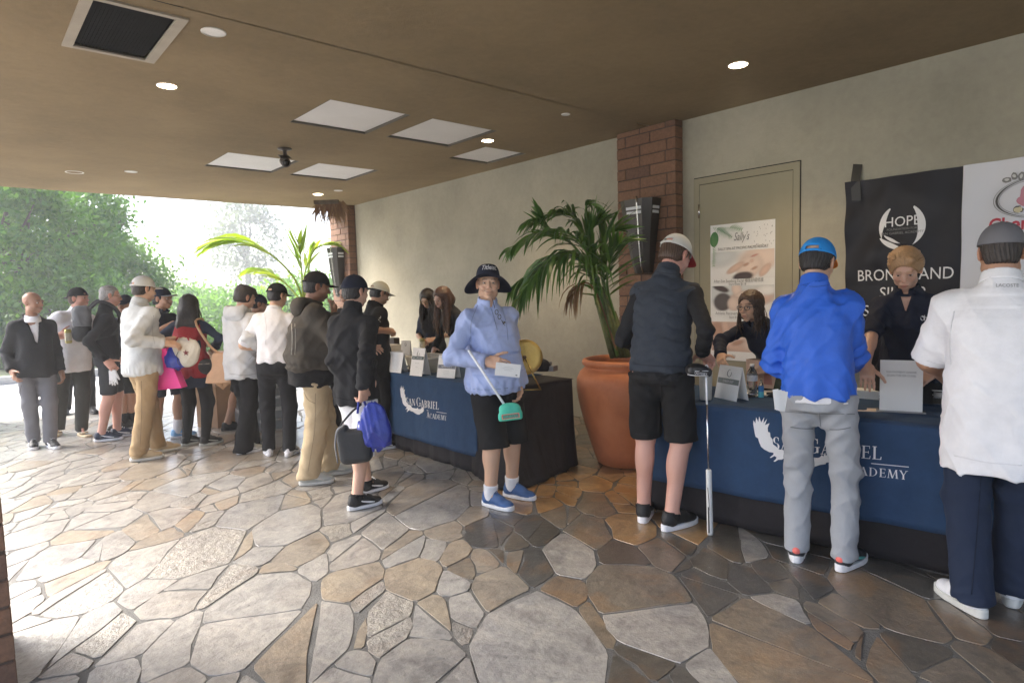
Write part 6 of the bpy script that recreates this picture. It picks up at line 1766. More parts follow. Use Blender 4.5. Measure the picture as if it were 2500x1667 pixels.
    pr = Person(); pr.o = body; pr.J = J; pr.loc = loc; pr.B = B; pr.org = org; pr.dep = dep; pr.H = H; pr.S = S
    pr.w = lambda p: org+B.T@np.asarray(p, float)
    return pr
ACC = {'coral': (.80, .16, .13), 'teal': (.10, .50, .46), 'orange': (.85, .26, .03), 'sky': (.02, .30, .68), 'ltblue': (.25, .48, .75), 'denim': (.035, .10, .26), 'ltgrey': (.42, .44, .42)}
CT.update(ACC)

# ================================================================== THE PEOPLE
def g2(x, y): return G(x, y)[:2]
QUEUE = 'people queueing and standing at the registration tables'
P = {}
SH_BW = dict(c='black', accent='white')
P[1] = person('bald man in a black zip jacket over a white polo, grey trousers and high sneakers', (g2(124, 1091), g2(84, 1091)), (285, 262), 277, (78, 713), QUEUE, 0.94, 0, 0, (38, 4, 0), (None, ('L', .225, .10, .81)), (None, (.3, -1, 0)), 'brown', ('bald', 'black'),
  [dict(c='softblack', hem=920, vee=(.36, 'white', .065), collar='band', collar_mat=cloth('white', CT['white']), amp=.007, ease=.026, rib=0)], dict(c='grey', type='long', w=1.0, ra=.066), dict(c='black', accent='white', collar=.13), None, beard=.25, belly=.5, seedn=1)
P[2] = person('man in a white polo and backwards black cap holding a can', (g2(200, 1063), g2(143, 1060)), (285, 255), 288, (190, 704), QUEUE, 1.05, 0, 0, (32, 0, 0), (None, (160, 818, -.24)), (None, (.8, -.7, -.5)), 'ruddy', ('short', 'brown'),
  [dict(c='white', hem=905, sleeve='half', collar='polo', amp=.006, ease=.03)], dict(c='dkolive', type='long', ra=.062, w=1.05), dict(c='sand', type='sandal', solec='sand', sole=.022), None, dict(c='black', yaw=180, tilt=-4), beard=.3, belly=.6, curl=(.4, .9), palm=(None, (-.9, .3, 0)), hand_dir=(None, (-.55, .8, .1)), seedn=2)
P[3] = person('grey haired man with glasses in a black jacket wearing a grey backpack', (g2(287, 1067), g2(249, 1077)), (-4, -14), -4, (267, 697), QUEUE, 0.9, -1, 0, (0, 8, 0), ((300, 890, .2), (270, 895, -.20)), None, 'pink', ('buzz', 'grey'),
  [dict(c='softblack', hem=876, collar='stand', amp=.007, ease=.022, rib=1)], dict(c='charcoal', type='short', hem=960), dict(c='deepnavy', accent='white'), None, None, 'gold', seedn=3)
P[4] = person('man mostly hidden behind the pale jacket, in a navy cap and black shorts', (g2(322, 1040), g2(306, 1044)), (215, 185), 225, (304, 722), QUEUE, 1.0, 0, 0, (0, 10, 0), (None, None), None, 'tan', ('short', 'dark'),
  [dict(c='navy', hem=900, sleeve='short', collar='polo')], dict(c='black', type='short', hem=958), dict(c='softblack', solec='black', lace='black'), ('black', .10), dict(c='navy', logo=('B', 0, .035, M_WPRINT, .035)), seedn=4)
P[5] = person('man in a pale grey pullover, khaki trousers and white cap, seen from behind', (g2(388, 1104), g2(340, 1125)), (0, -8), 24, (349, 677), QUEUE, 1.0, 2, 0, (-8, 10, 0), ((424, 828, .12), (424, 838, -.04)), ((-.2, -.4, -1), (.2, -.4, -1)), 'asian', ('crop', 'dark'),
  [dict(c='stone', hem=917, collar='stand', amp=.010, ease=.034, rib=1, open=False)], dict(c='khaki', type='long', ra=.078, w=1.1, amp=.010), dict(c='sand', solec='offwhite'), None, dict(c='offwhite', logo=('CALI', 0, .034, M_DARK, .028), logoyaw=0), seedn=5)
P[6] = person('smiling man in a navy cap and dark polo with blue shorts, facing the queue', (g2(434, 1069), g2(384, 1082)), (-14, 268), 296, (395, 704), QUEUE, 0.95, 0, 0, (16, 2, 0), ((428, 800, -.12), (420, 788, -.18)), ((-.6, -.8, -.7), (.9, -.5, -.6)), 'tan', ('short', 'black'),
  [dict(c='navy', hem=908, sleeve='short', collar='polo')], dict(c='slate', type='short', hem=966), dict(c='ltblue', accent='white'), ('white', .13), dict(c='navy', brim='midgrey', flat=1), smile=.8, curl=(.8, .8), seedn=6)
P[7] = person('woman with long black hair in a red padded vest and black leggings, seen from behind', (g2(457, 1087), g2(503, 1087)), (25, 12), 52, (461, 720), QUEUE, 1.0, 0, 0, (4, 4, 0), ((440, 850, .15), (520, 850, .12)), ((-1, -.6, -.5), (1, -.6, -.5)), 'tan', ('long', 'black', .30),
  [dict(c='deepnavy', hem=945, sleeve='long', collar='band'), dict(c='red', hem=922, sleeve='none', ease=.034, collar='band', amp=.009, name='vest', bump=.5)], dict(c='black', type='long', w=.88, ra=.046, amp=.004), dict(c='black', accent='ltgrey', solec='ltgrey', lace='black'), None, None, fem=True, hips=1.12, seedn=7)
P[9] = person('teenager with tousled dark hair in a pale grey hoodie and wide black trousers', (g2(616, 1093), g2(596, 1106)), (10, 0), 30, (597, 700), QUEUE, .92, 3, 0, (-24, 18, 0), ((665, 850, .22), (655, 862, .0)), ((-.4, -1, -.5), (.5, -1, -.5)), 'light', ('tousled', 'dark'),
  [dict(c='hoodie', hem=922, ease=.045, amp=.012, collar='band', hood=1)], dict(c='black', type='long', w=1.3, ra=.098, amp=.008, floor=.016), dict(c='ltgrey', accent='white'), None, seedn=9)
P[10] = person('man in a dark grey top and navy cap, mostly hidden behind the hoodie', (g2(556, 1050), g2(630, 1046)), (-10, -20), 0, (630, 721), QUEUE, .95, 0, 0, (-10, 18, 0), ((660, 870, .1), (660, 880, -.1)), None, 'tan', ('short', 'dark'),
  [dict(c='charcoal', hem=925, sleeve='long', collar='band')], dict(c='black', type='short', hem=955), dict(c='black', solec='black', lace='black'), None, dict(c='navy'), beard=.3, seedn=10)
P[11] = person('man in a white tee and black cap with slim dark trousers, seen from behind', (g2(657, 1111), g2(707, 1112)), (75, 45), 52, (676, 694), QUEUE, .95, 1, 0, (-32, 14, 0), ((668, 850, .25), (700, 850, .25)), ((-1, -.7, -.5), (1, -.7, -.5)), 'asian', ('crop', 'black'),
  [dict(c='white', hem=884, sleeve='half', ease=.03, collar='band', amp=.009)], dict(c='softblack', type='long', w=.96, ra=.062), dict(c='white', accent='black', solec='white'), None, dict(c='black'), seedn=11)
P[12] = person('man in a brown hoodie, khaki trousers and black cap with a hand at his mouth', (g2(806, 1159), g2(754, 1183)), (-16, -22), -14, (772, 666), QUEUE, 1.1, 1, 0, (0, 14, 0), ((850, 850, .2), (818, 752, -.02)), (None, (.8, .1, -.9)), 'brown', ('short', 'black'),
  [dict(c='black', hem=940, sleeve='none', collar=None, ease=.045, top=903), dict(c='olive', hem=903, sleeve='long', ease=.058, collar='band', hood=1, amp=.010, name='hoodie', rib=1)], dict(c='sand', type='long', w=1.2, ra=.088, amp=.012), dict(c='ltgrey', accent='offwhite', solec='offwhite'), None, dict(c='black'), beard=.25, belly=.8, curl=(.5, .8), hand_dir=(None, (-.15, .25, .95)), palm=(None, (-.3, -.9, .2)), seedn=12)
P[13] = person('man in a black jacket, white shorts and navy cap carrying bags, seen from behind', (g2(897, 1203), g2(872, 1242)), (8, -2), 34, (866, 675), QUEUE, 0.86, 1, 0, (-20, 6, 0), ((905, 850, .2), (886, 972, -.24)), (None, (.5, -1, .1)), 'light', ('crop', 'black'),
  [dict(c='softblack', hem=986, sleeve='long', ease=.034, collar='stand', amp=.010, open=False)], dict(c='white', type='short', hem=1110), dict(c='black', accent='white'), ('black', .02), dict(c='navy', strap=False), curl=(.5, 1.1), palm=(None, (-.9, .3, 0)), seedn=13)
P[14] = person('man in a black polo and cream cap leaning over the middle table', (g2(962, 1082), g2(928, 1098)), (0, -6), -4, (926, 690), QUEUE, 1.0, 10, 0, (2, 24, 0), ((950, 880, .12), (956, 802, -.06)), ((-.4, -1, -.4), (.6, -.7, -.8)), 'tan', ('short', 'black'),
  [dict(c='black', hem=930, sleeve='short', collar='polo', ease=.026)], dict(c='black', type='long', w=1.0), dict(c='black', accent='white'), None, dict(c='cream', brim='midgrey', flat=1), 'dark', curl=(.6, 1.2), seedn=14)
c15 = W(838, 1000, 6.6)[:2]
P[15] = person('pale man with glasses, only his face showing between two men in dark tops', (c15+LAT[:2]*.1, c15-LAT[:2]*.1), (200, 220), 205, (848, 690), QUEUE, .95, 0, 0, (-10, 10, 0), (None, None), None, 'light', ('short', 'black'),
  [dict(c='charcoal', sleeve='long', collar='band')], dict(c='softblack', type='long'), dict(c='black'), None, None, 'dark', seedn=15)
STAFF = 'women staffing the tables'
p16 = WX(1048, 900, 4.42)[:2]
P[16] = person('woman with long dark wavy hair and glasses behind the middle table holding a can', (p16+[.0, -.1], p16+[0, .1]), (180, 185), 196, (1042, 712), STAFF, .92, 14, 0, (10, 34, 0), ((1046, 832, -.30), (1030, 838, -.30)), ((-1, -.6, -.6), (1, -.6, -.6)), 'asian', ('long', 'dark', .34, (.06, .04, .03), True),
  [dict(c='deepnavy', sleeve='half', collar='band'), dict(c='softblack', sleeve='none', ease=.03, collar=None, name='vest')], dict(c='black', type='long'), dict(c='black'), None, None, 'gold', fem=True, tall=1.62, curl=(.8, .8), seedn=16)
p17 = WX(1128, 930, 4.15)[:2]
P[17] = person('woman with long brown hair bending over the middle table in a dark jacket', (p17+[.08, -.08], p17+[-.08, .08]), (165, 175), 165, (1078, 706), STAFF, .92, 30, 0, (22, 24, 0), ((1090, 862, -.12), (1056, 862, -.12)), ((-1, -.5, .2), (1, -.5, .2)), 'light', ('long', 'auburn', .36, (.36, .20, .10), True),
  [dict(c='softblack', sleeve='long', collar='stand', ease=.024)], dict(c='black', type='long'), dict(c='black'), None, None, fem=True, tall=1.66, seedn=17)
P[18] = person('smiling man in a wide black sun hat and periwinkle pullover, holding a putter', (g2(1250, 1212), g2(1198, 1235)), (288, 282), 257, (1190, 653), None, 1.1, -1, 0, (-22, 0, -2), ((1268, 962, .0), (1213, 886, -.33)), ((-.5, -1, .0), (1.0, -.75, -.25)), 'asian', ('buzz', 'black'),
  [dict(c='peri', hem=955, sleeve='long', collar='stand', ease=.034, rib=1, amp=.010, rough=.6, vee=(.085, 'ltblue', .030))], dict(c='black', type='short', hem=1082, w=1.12, flare=1.28), dict(c='denim', solec='white', lace='denim'), ('white', .07), dict(c='navy', kind='bucket', tilt=11, logo=('Titleist', 0, .042, M_WPRINT, .050), shear=.18, lw=.82), smile=1.0, belly=1.0, hatgap=.0, curl=(.45, .5), hand_dir=(None, (-.5, .85, -.10)), palm=(None, (-.75, -.3, -.5)), hips=1.1, seedn=18, res=.85)
P[19] = person('tall man in a dark quilted vest, black shorts and a white cap', (g2(1572, 1268), g2(1640, 1290)), (30, -8), 24, (1648, 577), None, 0.88, 9, 0, (-26, 34, 0), ((1580, 850, .40), (1728, 874, .02)), ((-.45, -.5, -1), (.35, -.7, -.7)), 'pink', ('crop', 'brown'),
  [dict(c='softblack', sleeve='long', collar='band', ease=.016, hem=925, amp=.006), dict(c='slate', sleeve='none', hem=905, ease=.036, collar='stand', open=False, quilt=1, amp=.006, name='quilted_vest', rough=.5, bump=.5)], dict(c='black', type='short', hem=1072, w=1.08, flare=1.3), dict(c='black', lace='black'), ('black', .005), dict(c='offwhite', brim='red', rgb=None), curl=(.5, .9), palm=(None, (0, .2, -.9)), hand_dir=(None, (.25, .7, -.4)), seedn=19, res=.85)
P[21] = person('man in a bright blue pullover, grey trousers and a blue cap with an orange brim', (g2(1945, 1362), g2(2063, 1386)), (22, -4), 20, (1996, 587), None, 0.88, 3, 0, (-14, 22, 0), ((1950, 890, .36), (2075, 905, .34)), ((-.35, -.5, -1), (.35, -.5, -1)), 'asian', ('short', 'black'),
  [dict(c='white', sleeve='none', hem=978, ease=.022, collar=None, amp=.004, name='undershirt', top=966), dict(c='royal', sleeve='long', hem=966, ease=.036, collar='stand', open=False, amp=.012, rough=.5)], dict(c='midgrey', type='long', w=1.0, ra=.064, amp=.010), dict(c='charcoal', accent='teal', heel='coral', lace='white'), None, dict(c='sky', rgb=(.02, .26, .72), brim='orange'), seedn=21, res=.85)
p20 = WX(1890, 1000, 4.55)[:2]
P[20] = person('woman with brown hair and black glasses bending over the right table', (p20+[.08, -.1], p20+[-.05, .1]), (180, 175), 166, (1832, 728), STAFF, .95, 44, 0, (10, 6, 0), ((1850, 905, -.2), (1752, 880, -.42)), ((-1, -.5, .2), (1, -.3, .3)), 'asian', ('bob', 'brown', .16),
  [dict(c='navy', sleeve='long', collar='polo', ease=.022)], dict(c='black', type='long'), dict(c='black'), None, None, 'dark', fem=True, tall=1.6, seedn=20, res=.85)
p22 = WX(2226, 1000, 4.45)[:2]
P[22] = person('woman with short reddish blond hair in a navy polo behind the right table', (p22+[.02, -.11], p22+[-.02, .11]), (190, 185), 188, (2212, 608), STAFF, .98, 12, 0, (4, 30, 0), ((2255, 925, -.30), (2110, 945, -.46)), ((-1, -.6, .0), (1, -.5, .0)), 'light', ('swept', 'blond', .06),
  [dict(c='navy', sleeve='half', collar='polo', ease=.026, collar_mat=cloth('navy', CT['navy']), vee=(.17, 'skinlight', .05))], dict(c='black', type='long'), dict(c='black'), None, None, fem=True, curl=(.3, .3), palm=(None, (0, 0, -1)), hand_dir=(None, (-.2, .6, -.6)), seedn=22, res=.85)
P[23] = person('heavy set man in a white polo, navy trousers and grey cap at the right edge', (g2(2372, 1490), g2(2470, 1468)), (50, 10), 14, (2446, 551), None, 1.26, 2, 0, (0, 10, 0), ((2300, 930, .50), (2470, 930, .4)), ((-.7, -.3, -1), (.7, -.3, -1)), 'tan', ('crop', 'dark'),
  [dict(c='white', sleeve='half', hem=1146, ease=.034, collar='polo', open=False, amp=.007)], dict(c='deepnavy', type='long', w=1.0, ra=.078, amp=.008), dict(c='white', solec='offwhite', s=1.05), None, dict(c='grey', strap=False), belly=.4, seedn=23, res=.85)
P[24] = person('man in black trousers almost wholly hidden behind the man in the white polo', (g2(224, 1008), g2(162, 1010)), (280, 255), 275, (192, 716), QUEUE, .85, 0, 0, (20, 4, 0), (None, None), None, 'tan', ('short', 'dark'),
  [dict(c='black', hem=880, sleeve='long', collar='band')], dict(c='black', type='long'), dict(c='black', solec='black', lace='black'), None, dict(c='black'), seedn=24)

# ================================================================== THINGS HELD AND CARRIED
def up_frame(o, fwd, up=(0, 0, 1)):
    y = Vector(fwd).normalized(); z = Vector(up); x = y.cross(z).normalized(); z = x.cross(y).normalized()
    m = Matrix((x, y, z)).transposed().to_4x4(); m.translation = Vector(o); return m
def sdf_obj(name, Fd, m, parent, origin):
    V, F = Fd.mesh(); return link(name, npmesh(name, V, F), m, parent)
def handpos(p, i):
    sh, e, wv, fd, pn, sx = p.J['arms'][i]; return p.w(wv+fd*.085*p.S+nrm(pn)*.02)
I3 = np.eye(3)
CAMR = np.stack([LAT, FH, [0, 0, 1]], 1)
# --- hat man's putter with the green head cover
M_TEAL = mat('mint green knit', (.06, .48, .35), .7, .1, 30, .3, 90); M_CORAL = mat('coral patch', (.75, .20, .13), .6, .05); M_SHAFT = mat('white club shaft', (.78, .80, .84), .35, .03, 5); M_STEELC = mat('polished steel', (.62, .63, .65), .2, .03, 5, metal=1)
pu0, pu1 = W(1144, 855, 4.10), W(1236, 995, 4.00)
pt = thing('putter', 'putter with white shaft and mint green head cover, carried by the sun hat man', 'golf club', pu1, 0)
MB().tube([pu0-pu1, np.zeros(3)], .0085, 10).obj('shaft', M_SHAFT, pt, True)
Fd = Fld(np.array([-.14]*3), np.array([.16]*3), .005); ax = CAMR
cc_ = ax@np.array([.025, -.005, -.025])
Rh_ = ax@rotm((0, 1, 0), -.10)
Fd.add(boxp(cc_, (.070, .042, .048), Rh_, .036), 0); Fd.add(boxp(cc_+ax@np.array([0, 0, -.028]), (.078, .045, .024), Rh_, .016), .015); Fd.add(ell(cc_+ax@np.array([-.01, 0, .025]), (.055, .04, .03), Rh_), .02)
hcv = sdf_obj('head_cover', Fd, M_TEAL, pt, None); 
fm_ = lambda u, v, k=0: tuple(cc_+Rh_@np.array([u, -.0465-k, -.022+v]))
MB().ngon([fm_(-.056, -.015), fm_(.056, -.015), fm_(.056, .017), fm_(-.056, .017)]).obj('patch', M_CORAL, hcv)
MB().ngon([fm_(-.051, -.011, .001), fm_(.051, -.011, .001), fm_(.051, .013, .001), fm_(-.051, .013, .001)]).obj('patch_field', mat('dark patch', (.10, .16, .13), .6, .05), hcv)
o_ = text('EVNROLL', .026, M_TEAL, frameM(fm_(0, -.008, .002), Rh_[:, 0], Rh_[:, 2]), None, 'lettering', width=.85); o_.parent = hcv
# --- his envelope
en = thing('envelope', 'white envelope in the hand of the man in the sun hat', 'envelope', W(1240, 903, 4.03), 0)
eR = CAMR@rotm((0, 1, 0), .16)@rotm((0, 0, 1), .2)
def quadM(o, R, w, h, t, name, m, par): 
    mb = MB(); M = Matrix(R.tolist()).to_4x4(); M.translation = Vector(o); mb.box((-w/2, -t/2, -h/2), (w/2, t/2, h/2), M); return mb.obj(name, m, par)
quadM((0, 0, 0), eR, .165, .085, .004, 'paper', M_PAPER, en)
for k, (w_, z_) in enumerate(((.06, .018), (.075, .008), (.05, -.002))): quadM(eR@np.array([.0, -.0025, z_]), eR, w_, .003, .0004, 'print_line', mk['grey'], en)
quadM(eR@np.array([.06, -.0025, -.028]), eR, .012, .008, .0004, 'print_mark', mk['inkgrey'], en)
# --- eyeglasses hung on his collar
eg_ = thing('hung_eyeglasses', 'dark folded eyeglasses hanging from the zip of the periwinkle pullover', 'eyeglasses', W(1216, 770, 4.17), 0)
mb = MB()
for (dx, dz) in ((-.012, .03), (.012, -.012)):
    mb.tube([CAMR@np.array([dx*.75+.014*cos(a)*.75, -.012, dz*.75+.016*sin(a)]) for a in np.linspace(0, 6.283, 13)], .0026, 5, False)
mb.tube([CAMR@np.array([-.02, -.012, .05]), CAMR@np.array([-.034, .0, .11])], .0025, 5); mb.tube([CAMR@np.array([.022, -.012, -.03]), CAMR@np.array([.036, -.004, -.06])], .0025, 5)
mb.obj('frame', M_GLASS, eg_, True)
# --- vest man's putter standing grip down
ga = G(1734, 1306); gt_ = np.array([ga[0], ga[1], 0])
hz_ = P[19].w(P[19].J['arms'][1][2]); top_ = np.array([*(W(1724, 905, ga@FH)[:2]), W(1724, 905, ga@FH)[2]])
pt2 = thing('putter', 'putter standing upside down on its thick white grip beside the right table', 'golf club', gt_, 0)
ax_ = top_-gt_
MB().tube([ax_*.0+[0, 0, .004], ax_*.02+[0, 0, .004], ax_*.40, ax_*.405], [.016, .0185, .0165, .013], 14).obj('grip', mat('white putter grip', (.66, .66, .64), .5, .05, 9), pt2, True)
mb = MB(); perp = nrm(-LAT*.3-FH); sdv = LAT
for t0_, t1_, r_ in ((.02, .18, .3), (.16, .30, -.3)):
    q0, q1 = ax_*t0_+perp*.0172, ax_*t1_+perp*.0165; mb.ngon([q0-sdv*.012*(1 if r_ > 0 else .2), q0+sdv*.002, q1+sdv*(.008 if r_ > 0 else -.006), q1-sdv*.010])
mb.obj('grip_stripe', mat('black print', (.02, .02, .022), .5, 0), pt2)
MB().tube([ax_*.405, ax_*.80], [.0055, .0058], 8).obj('shaft', M_STEELC, pt2, True); MB().tube([ax_*.80, ax_*.975], .0068, 8).obj('upper_shaft', M_SHAFT, pt2, True)
Fd = Fld(ax_-.16, ax_+.16, .005); hR = CAMR@rotm((0, 1, 0), .14)
Fd.add(boxp(ax_+CAMR@np.array([-.045, 0, .0]), (.072, .045, .026), hR, .02), 0); Fd.add(ell(ax_+CAMR@np.array([-.05, 0, .018]), (.062, .05, .028), hR), .015)
hv2 = sdf_obj('head_cover', Fd, mat('black leather cover', (.018, .017, .018), .4, .1, 20), pt2, None)
cb = ax_+CAMR@np.array([-.045, 0, 0])
for z_, y_ in ((.006, -.047), (-.022, -.046)):
    MB().tube([cb+hR@np.array([x_, y_+.03*(abs(x_)/.07)**4, z_+.004*sin(x_*30)]) for x_ in np.linspace(-.068, .068, 11)], .0025, 5).obj('white_piping', M_WPRINT, hv2, True)
o_ = text('ODYSSEY', .020, M_WPRINT, frameM(cb+hR@np.array([0, -.0475, -.016]), hR[:, 0], hR[:, 2]), None, 'lettering', width=.9); o_.parent = hv2
for k in range(3): MB().tube([cb+hR@np.array([.035+.010*cos(a)*(1-k*.25), -.028+.004*k, .034+.0105*sin(a)*(1-k*.25)]) for a in np.linspace(0, 6.283, 13)], .0016, 4, False).obj('swirl_mark', M_WPRINT, hv2, True)
# --- scorecards in blue man's pocket
sc_ = thing('folded_papers', 'white folded papers sticking out of a grey trouser pocket', 'papers', W(1908, 975, 3.05), 0)
for k in range(4): quadM(CAMR@np.array([.014*k-.02, .01+.006*k, -.005*k]), CAMR@rotm((0, 1, 0), -.12+.09*k), .028, .10, .002, 'paper', M_PAPER, sc_)
# --- backpack
B3 = P[3]; J3 = B3.J; Rc3 = J3['Rc']
bp_ = thing('backpack', 'grey and black backpack on the grey haired man', 'backpack', B3.w(J3['chest']), 0)
def wv3(p): return B3.B.T@(Rc3@np.array(p))
Fd = Fld(np.array([-.32]*3), np.array([.32]*3), .009); Rw = B3.B.T@Rc3
Fd.add(boxp(wv3((0, -.215, .0)), (.135, .085, .19), Rw, .06), 0); Fd.disp(lambda Q: wrinkles(Q, 5, .008, 34)); Fb_ = Fd.like(); Fb_.f = Fd.f.copy(); Fb_.plane(wv3((0, 0, -.02)), -(Rw[:, 2])); Fd.plane(wv3((0, 0, -.02)), Rw[:, 2])
sdf_obj('upper_body', Fb_, cloth('pack grey', (.13, .135, .145)), bp_, None); sdf_obj('lower_pocket', Fd, cloth('pack black', (.022, .023, .026), rough=.5), bp_, None)
for s2 in (-1, 1):
    MB().tube(spline([wv3((s2*.10, -.15, .16)), wv3((s2*.115, -.06, .245)), wv3((s2*.12, .06, .20)), wv3((s2*.125, .14, .06)), wv3((s2*.14, .06, -.10)), wv3((s2*.12, -.13, -.16))], 16), .016, 8).obj('strap', cloth('pack black', (.022, .023, .026)), bp_, True)
MB().tube([wv3((-.12, -.302, .03)), wv3((.12, -.302, .03))], .006, 6).obj('zip', mat('zip', (.35, .35, .36), .4, 0), bp_)
# --- white golf gloves in his hand
gl = thing('golf_glove', 'white golf glove hanging from the hand of the grey haired man', 'glove', handpos(B3, 1)+[0, 0, -.03], 0)
Fd = Fld(np.array([-.12, -.12, -.26]), np.array([.12, .12, .06]), .007)
Fd.add(boxp(np.array([0, 0, -.06]), (.042, .012, .055), CAMR, .011), 0)
for k in range(4): Fd.add(cap(CAMR@np.array([-.032+.021*k, 0, -.10]), CAMR@np.array([-.04+.027*k, 0, -.175+.012*abs(k-1.5)]), .0105, .009), .006)
Fd.add(cap(CAMR@np.array([.04, 0, -.05]), CAMR@np.array([.065, 0, -.11]), .011, .009), .008)
sdf_obj('glove', Fd, cloth('white leather', (.7, .7, .69), rough=.6), gl, None)
# --- can of the man in white polo
def can(label, pos, r=.030, h=.135, c=(.45, .40, .14), R=None):
    t = thing('drink_can', label, 'can', pos, 0)
    MB().lathe([(.0005, 0), (r*.8, 0), (r, .012), (r, h-.016), (r*.82, h), (.0005, h-.004)], 20, cap0=False, cap1=False).obj('can_body', mat('can '+label[:12], c, .3, .15, 20, metal=.6), t, True)
    MB().lathe([(r+.0006, .03), (r+.0006, h-.04)], 20, cap0=False, cap1=False).obj('can_label', mat('label '+label[:12], (.55, .52, .40), .5, .25, 26), t, True); return t
can('tall pale can in the hand of the man in the white polo', W(168, 838, P[2].dep-.27), .033, .155)
can('gold green can held by the wavy haired woman', W(1031, 858, P[16].dep-.36), .034, .16, (.30, .28, .12))
# --- bags carried by the man in black
hb = handpos(P[13], 1)
M_BLUEP = mat('blue glossy plastic', (.012, .03, .30), .28, .25, 10, .5, 16)
def bagmesh(name, m, par, w, d, h, R, o, seed, taper=.55, amp=.012):
    Fd = Fld(np.array(o)-np.array([w, w, h*1.15]), np.array(o)+np.array([w, w, .06]), .008)
    st = [(np.array(o)+[0, 0, -h], R[:, 0], R[:, 1], w*.46, d*.42), (np.array(o)+[0, 0, -h*.75], R[:, 0], R[:, 1], w*.5, d*.5), (np.array(o)+[0, 0, -h*.4], R[:, 0], R[:, 1], w*.42, d*.36), (np.array(o)+[0, 0, -h*.1], R[:, 0], R[:, 1], w*.22*taper*1.6, d*.14), (np.array(o), R[:, 0], R[:, 1], w*.10, d*.10)]
    Fd.add(loft(resample(st, 9), 2.6)); Fd.disp(lambda Q: wrinkles(Q, seed, amp, 44)); return sdf_obj(name, Fd, m, par, None)
bb = thing('plastic_bag', 'shiny blue plastic bag in the hand of the man in the black jacket', 'plastic bag', hb, 0)
bagmesh('bag_body', M_BLUEP, bb, .24, .13, .30, CAMR, (.035, -.11, -.02), 3, .8)
MB().tube(spline([np.array([-.03, 0, -.10]), np.array([-.015, 0, .0]), np.array([.015, 0, .0]), np.array([.05, 0, -.10])], 8), .009, 6).obj('handle', M_BLUEP, bb, True)
kb_ = thing('shoe_bag', 'black zipped shoe bag hanging in front of the blue plastic bag', 'bag', hb+CAMR@np.array([-.045, -.06, -.20]), 0)
Fd = Fld(np.array([-.22, -.22, -.32]), np.array([.22, .22, .12]), .008); bR = CAMR@rotm((0, 1, 0), -.12)
Fd.add(boxp(CAMR@np.array([0, 0, -.10]), (.115, .06, .14), bR, .055), 0); Fd.cut(boxp(CAMR@np.array([.08, 0, .06]), (.12, .2, .06), bR@rotm((0, 1, 0), .1)), .03); Fd.disp(lambda Q: wrinkles(Q, 9, .006, 34)); sdf_obj('bag_body', Fd, cloth('bag black', (.030, .032, .036), rough=.6), kb_, None)
MB().tube(spline([CAMR@np.array([-.105, -.055, -.22]), CAMR@np.array([-.115, -.06, -.10]), CAMR@np.array([-.10, -.055, .0]), CAMR@np.array([-.05, -.05, .04])], 12), .006, 6).obj('zip', mat('grey zip', (.2, .2, .21), .4, 0), kb_, True)
MB().tube(spline([CAMR@np.array([-.09, 0, .03]), CAMR@np.array([-.02, .05, .11]), CAMR@np.array([.03, .12, .15])], 10), .008, 6).obj('handle', cloth('bag black', (.030, .032, .036)), kb_, True)
# --- bags in the middle of the queue
h5 = handpos(P[5], 1)
pk = thing('gift_bag', 'bright pink bag hanging between the pale jacket and the red vest', 'gift bag', W(402, 850, 6.15), 0)
v = [(-.035, -.05, 0), (.035, -.05, 0), (.035, .05, 0), (-.035, .05, 0), (-.16, -.06, -.41), (.17, -.06, -.39), (.17, .06, -.39), (-.16, .06, -.41)]
mbp = MB(); mbp.add([tuple(CAMR@np.array(p)) for p in v], [(4, 5, 1, 0), (5, 6, 2, 1), (6, 7, 3, 2), (7, 4, 0, 3), (7, 6, 5, 4), (0, 1, 2, 3)])
o_ = mbp.obj('bag_body', mat('pink paper', (.85, .05, .32), .5, .06, 5), pk, bevel=.006)
MB().tube(spline([CAMR@np.array([-.03, 0, -.02]), CAMR@np.array([-.02, 0, .08]), CAMR@np.array([.03, 0, .09]), CAMR@np.array([.03, 0, -.02])], 10), .004, 5).obj('handle', mat('pink cord', (.85, .05, .32), .6, 0), pk)
b5 = thing('plastic_bag', 'blue plastic bag above the pink gift bag', 'plastic bag', W(423, 842, 6.12), 0)
bagmesh('bag_body', M_BLUEP, b5, .20, .12, .24, CAMR, (.01, .0, .02), 13)
st_ = thing('shoulder_pack', 'cream drawstring pack with a dark star emblem behind the red vest', 'drawstring bag', W(453, 860, 6.12), 0)
Fd = Fld(np.array([-.26]*3), np.array([.26]*3), .009); Fd.add(ell(CAMR@np.array([0, 0, 0]), (.125, .055, .15), CAMR@rotm((0, 1, 0), -.25)), 0)
Fd.add(ell(CAMR@np.array([.09, 0, .05]), (.05, .03, .06), CAMR), .05)
Fd.disp(lambda Q: wrinkles(Q, 21, .008, 40)); sdf_obj('bag_body', Fd, cloth('cream cotton', (.60, .56, .47)), st_, None)
star = [((.032 if i % 2 == 0 else .013)*sin(i*math.pi/5), (.032 if i % 2 == 0 else .013)*cos(i*math.pi/5)) for i in range(10)]
MB().ngon([tuple(CAMR@np.array([.035+a_, -.062, -.0+b_])) for a_, b_ in star]).obj('star_emblem', mat('dark red print', (.16, .02, .02), .6, 0), st_)
MB().tube([CAMR@np.array([-.03+.008*sin(q*2.1)-.025*sin(q*.35), -.058, -.14+.022*q]) for q in range(8)], .003, 4).obj('stitching', M_DARK, st_)
MB().tube(spline([CAMR@np.array([-.07, -.03, .12]), CAMR@np.array([-.02, -.05, .17]), CAMR@np.array([.05, -.05, .15]), CAMR@np.array([.06, -.04, .12])], 10), .008, 6).obj('drawstring', cloth('red', CT['red']), st_, True)
tb_ = thing('tote_bag', 'tan leather tote bag on a strap over the red vest', 'tote bag', W(540, 885, 6.25), 0)
Fd = Fld(np.array([-.22, -.22, -.32]), np.array([.22, .22, .16]), .009)
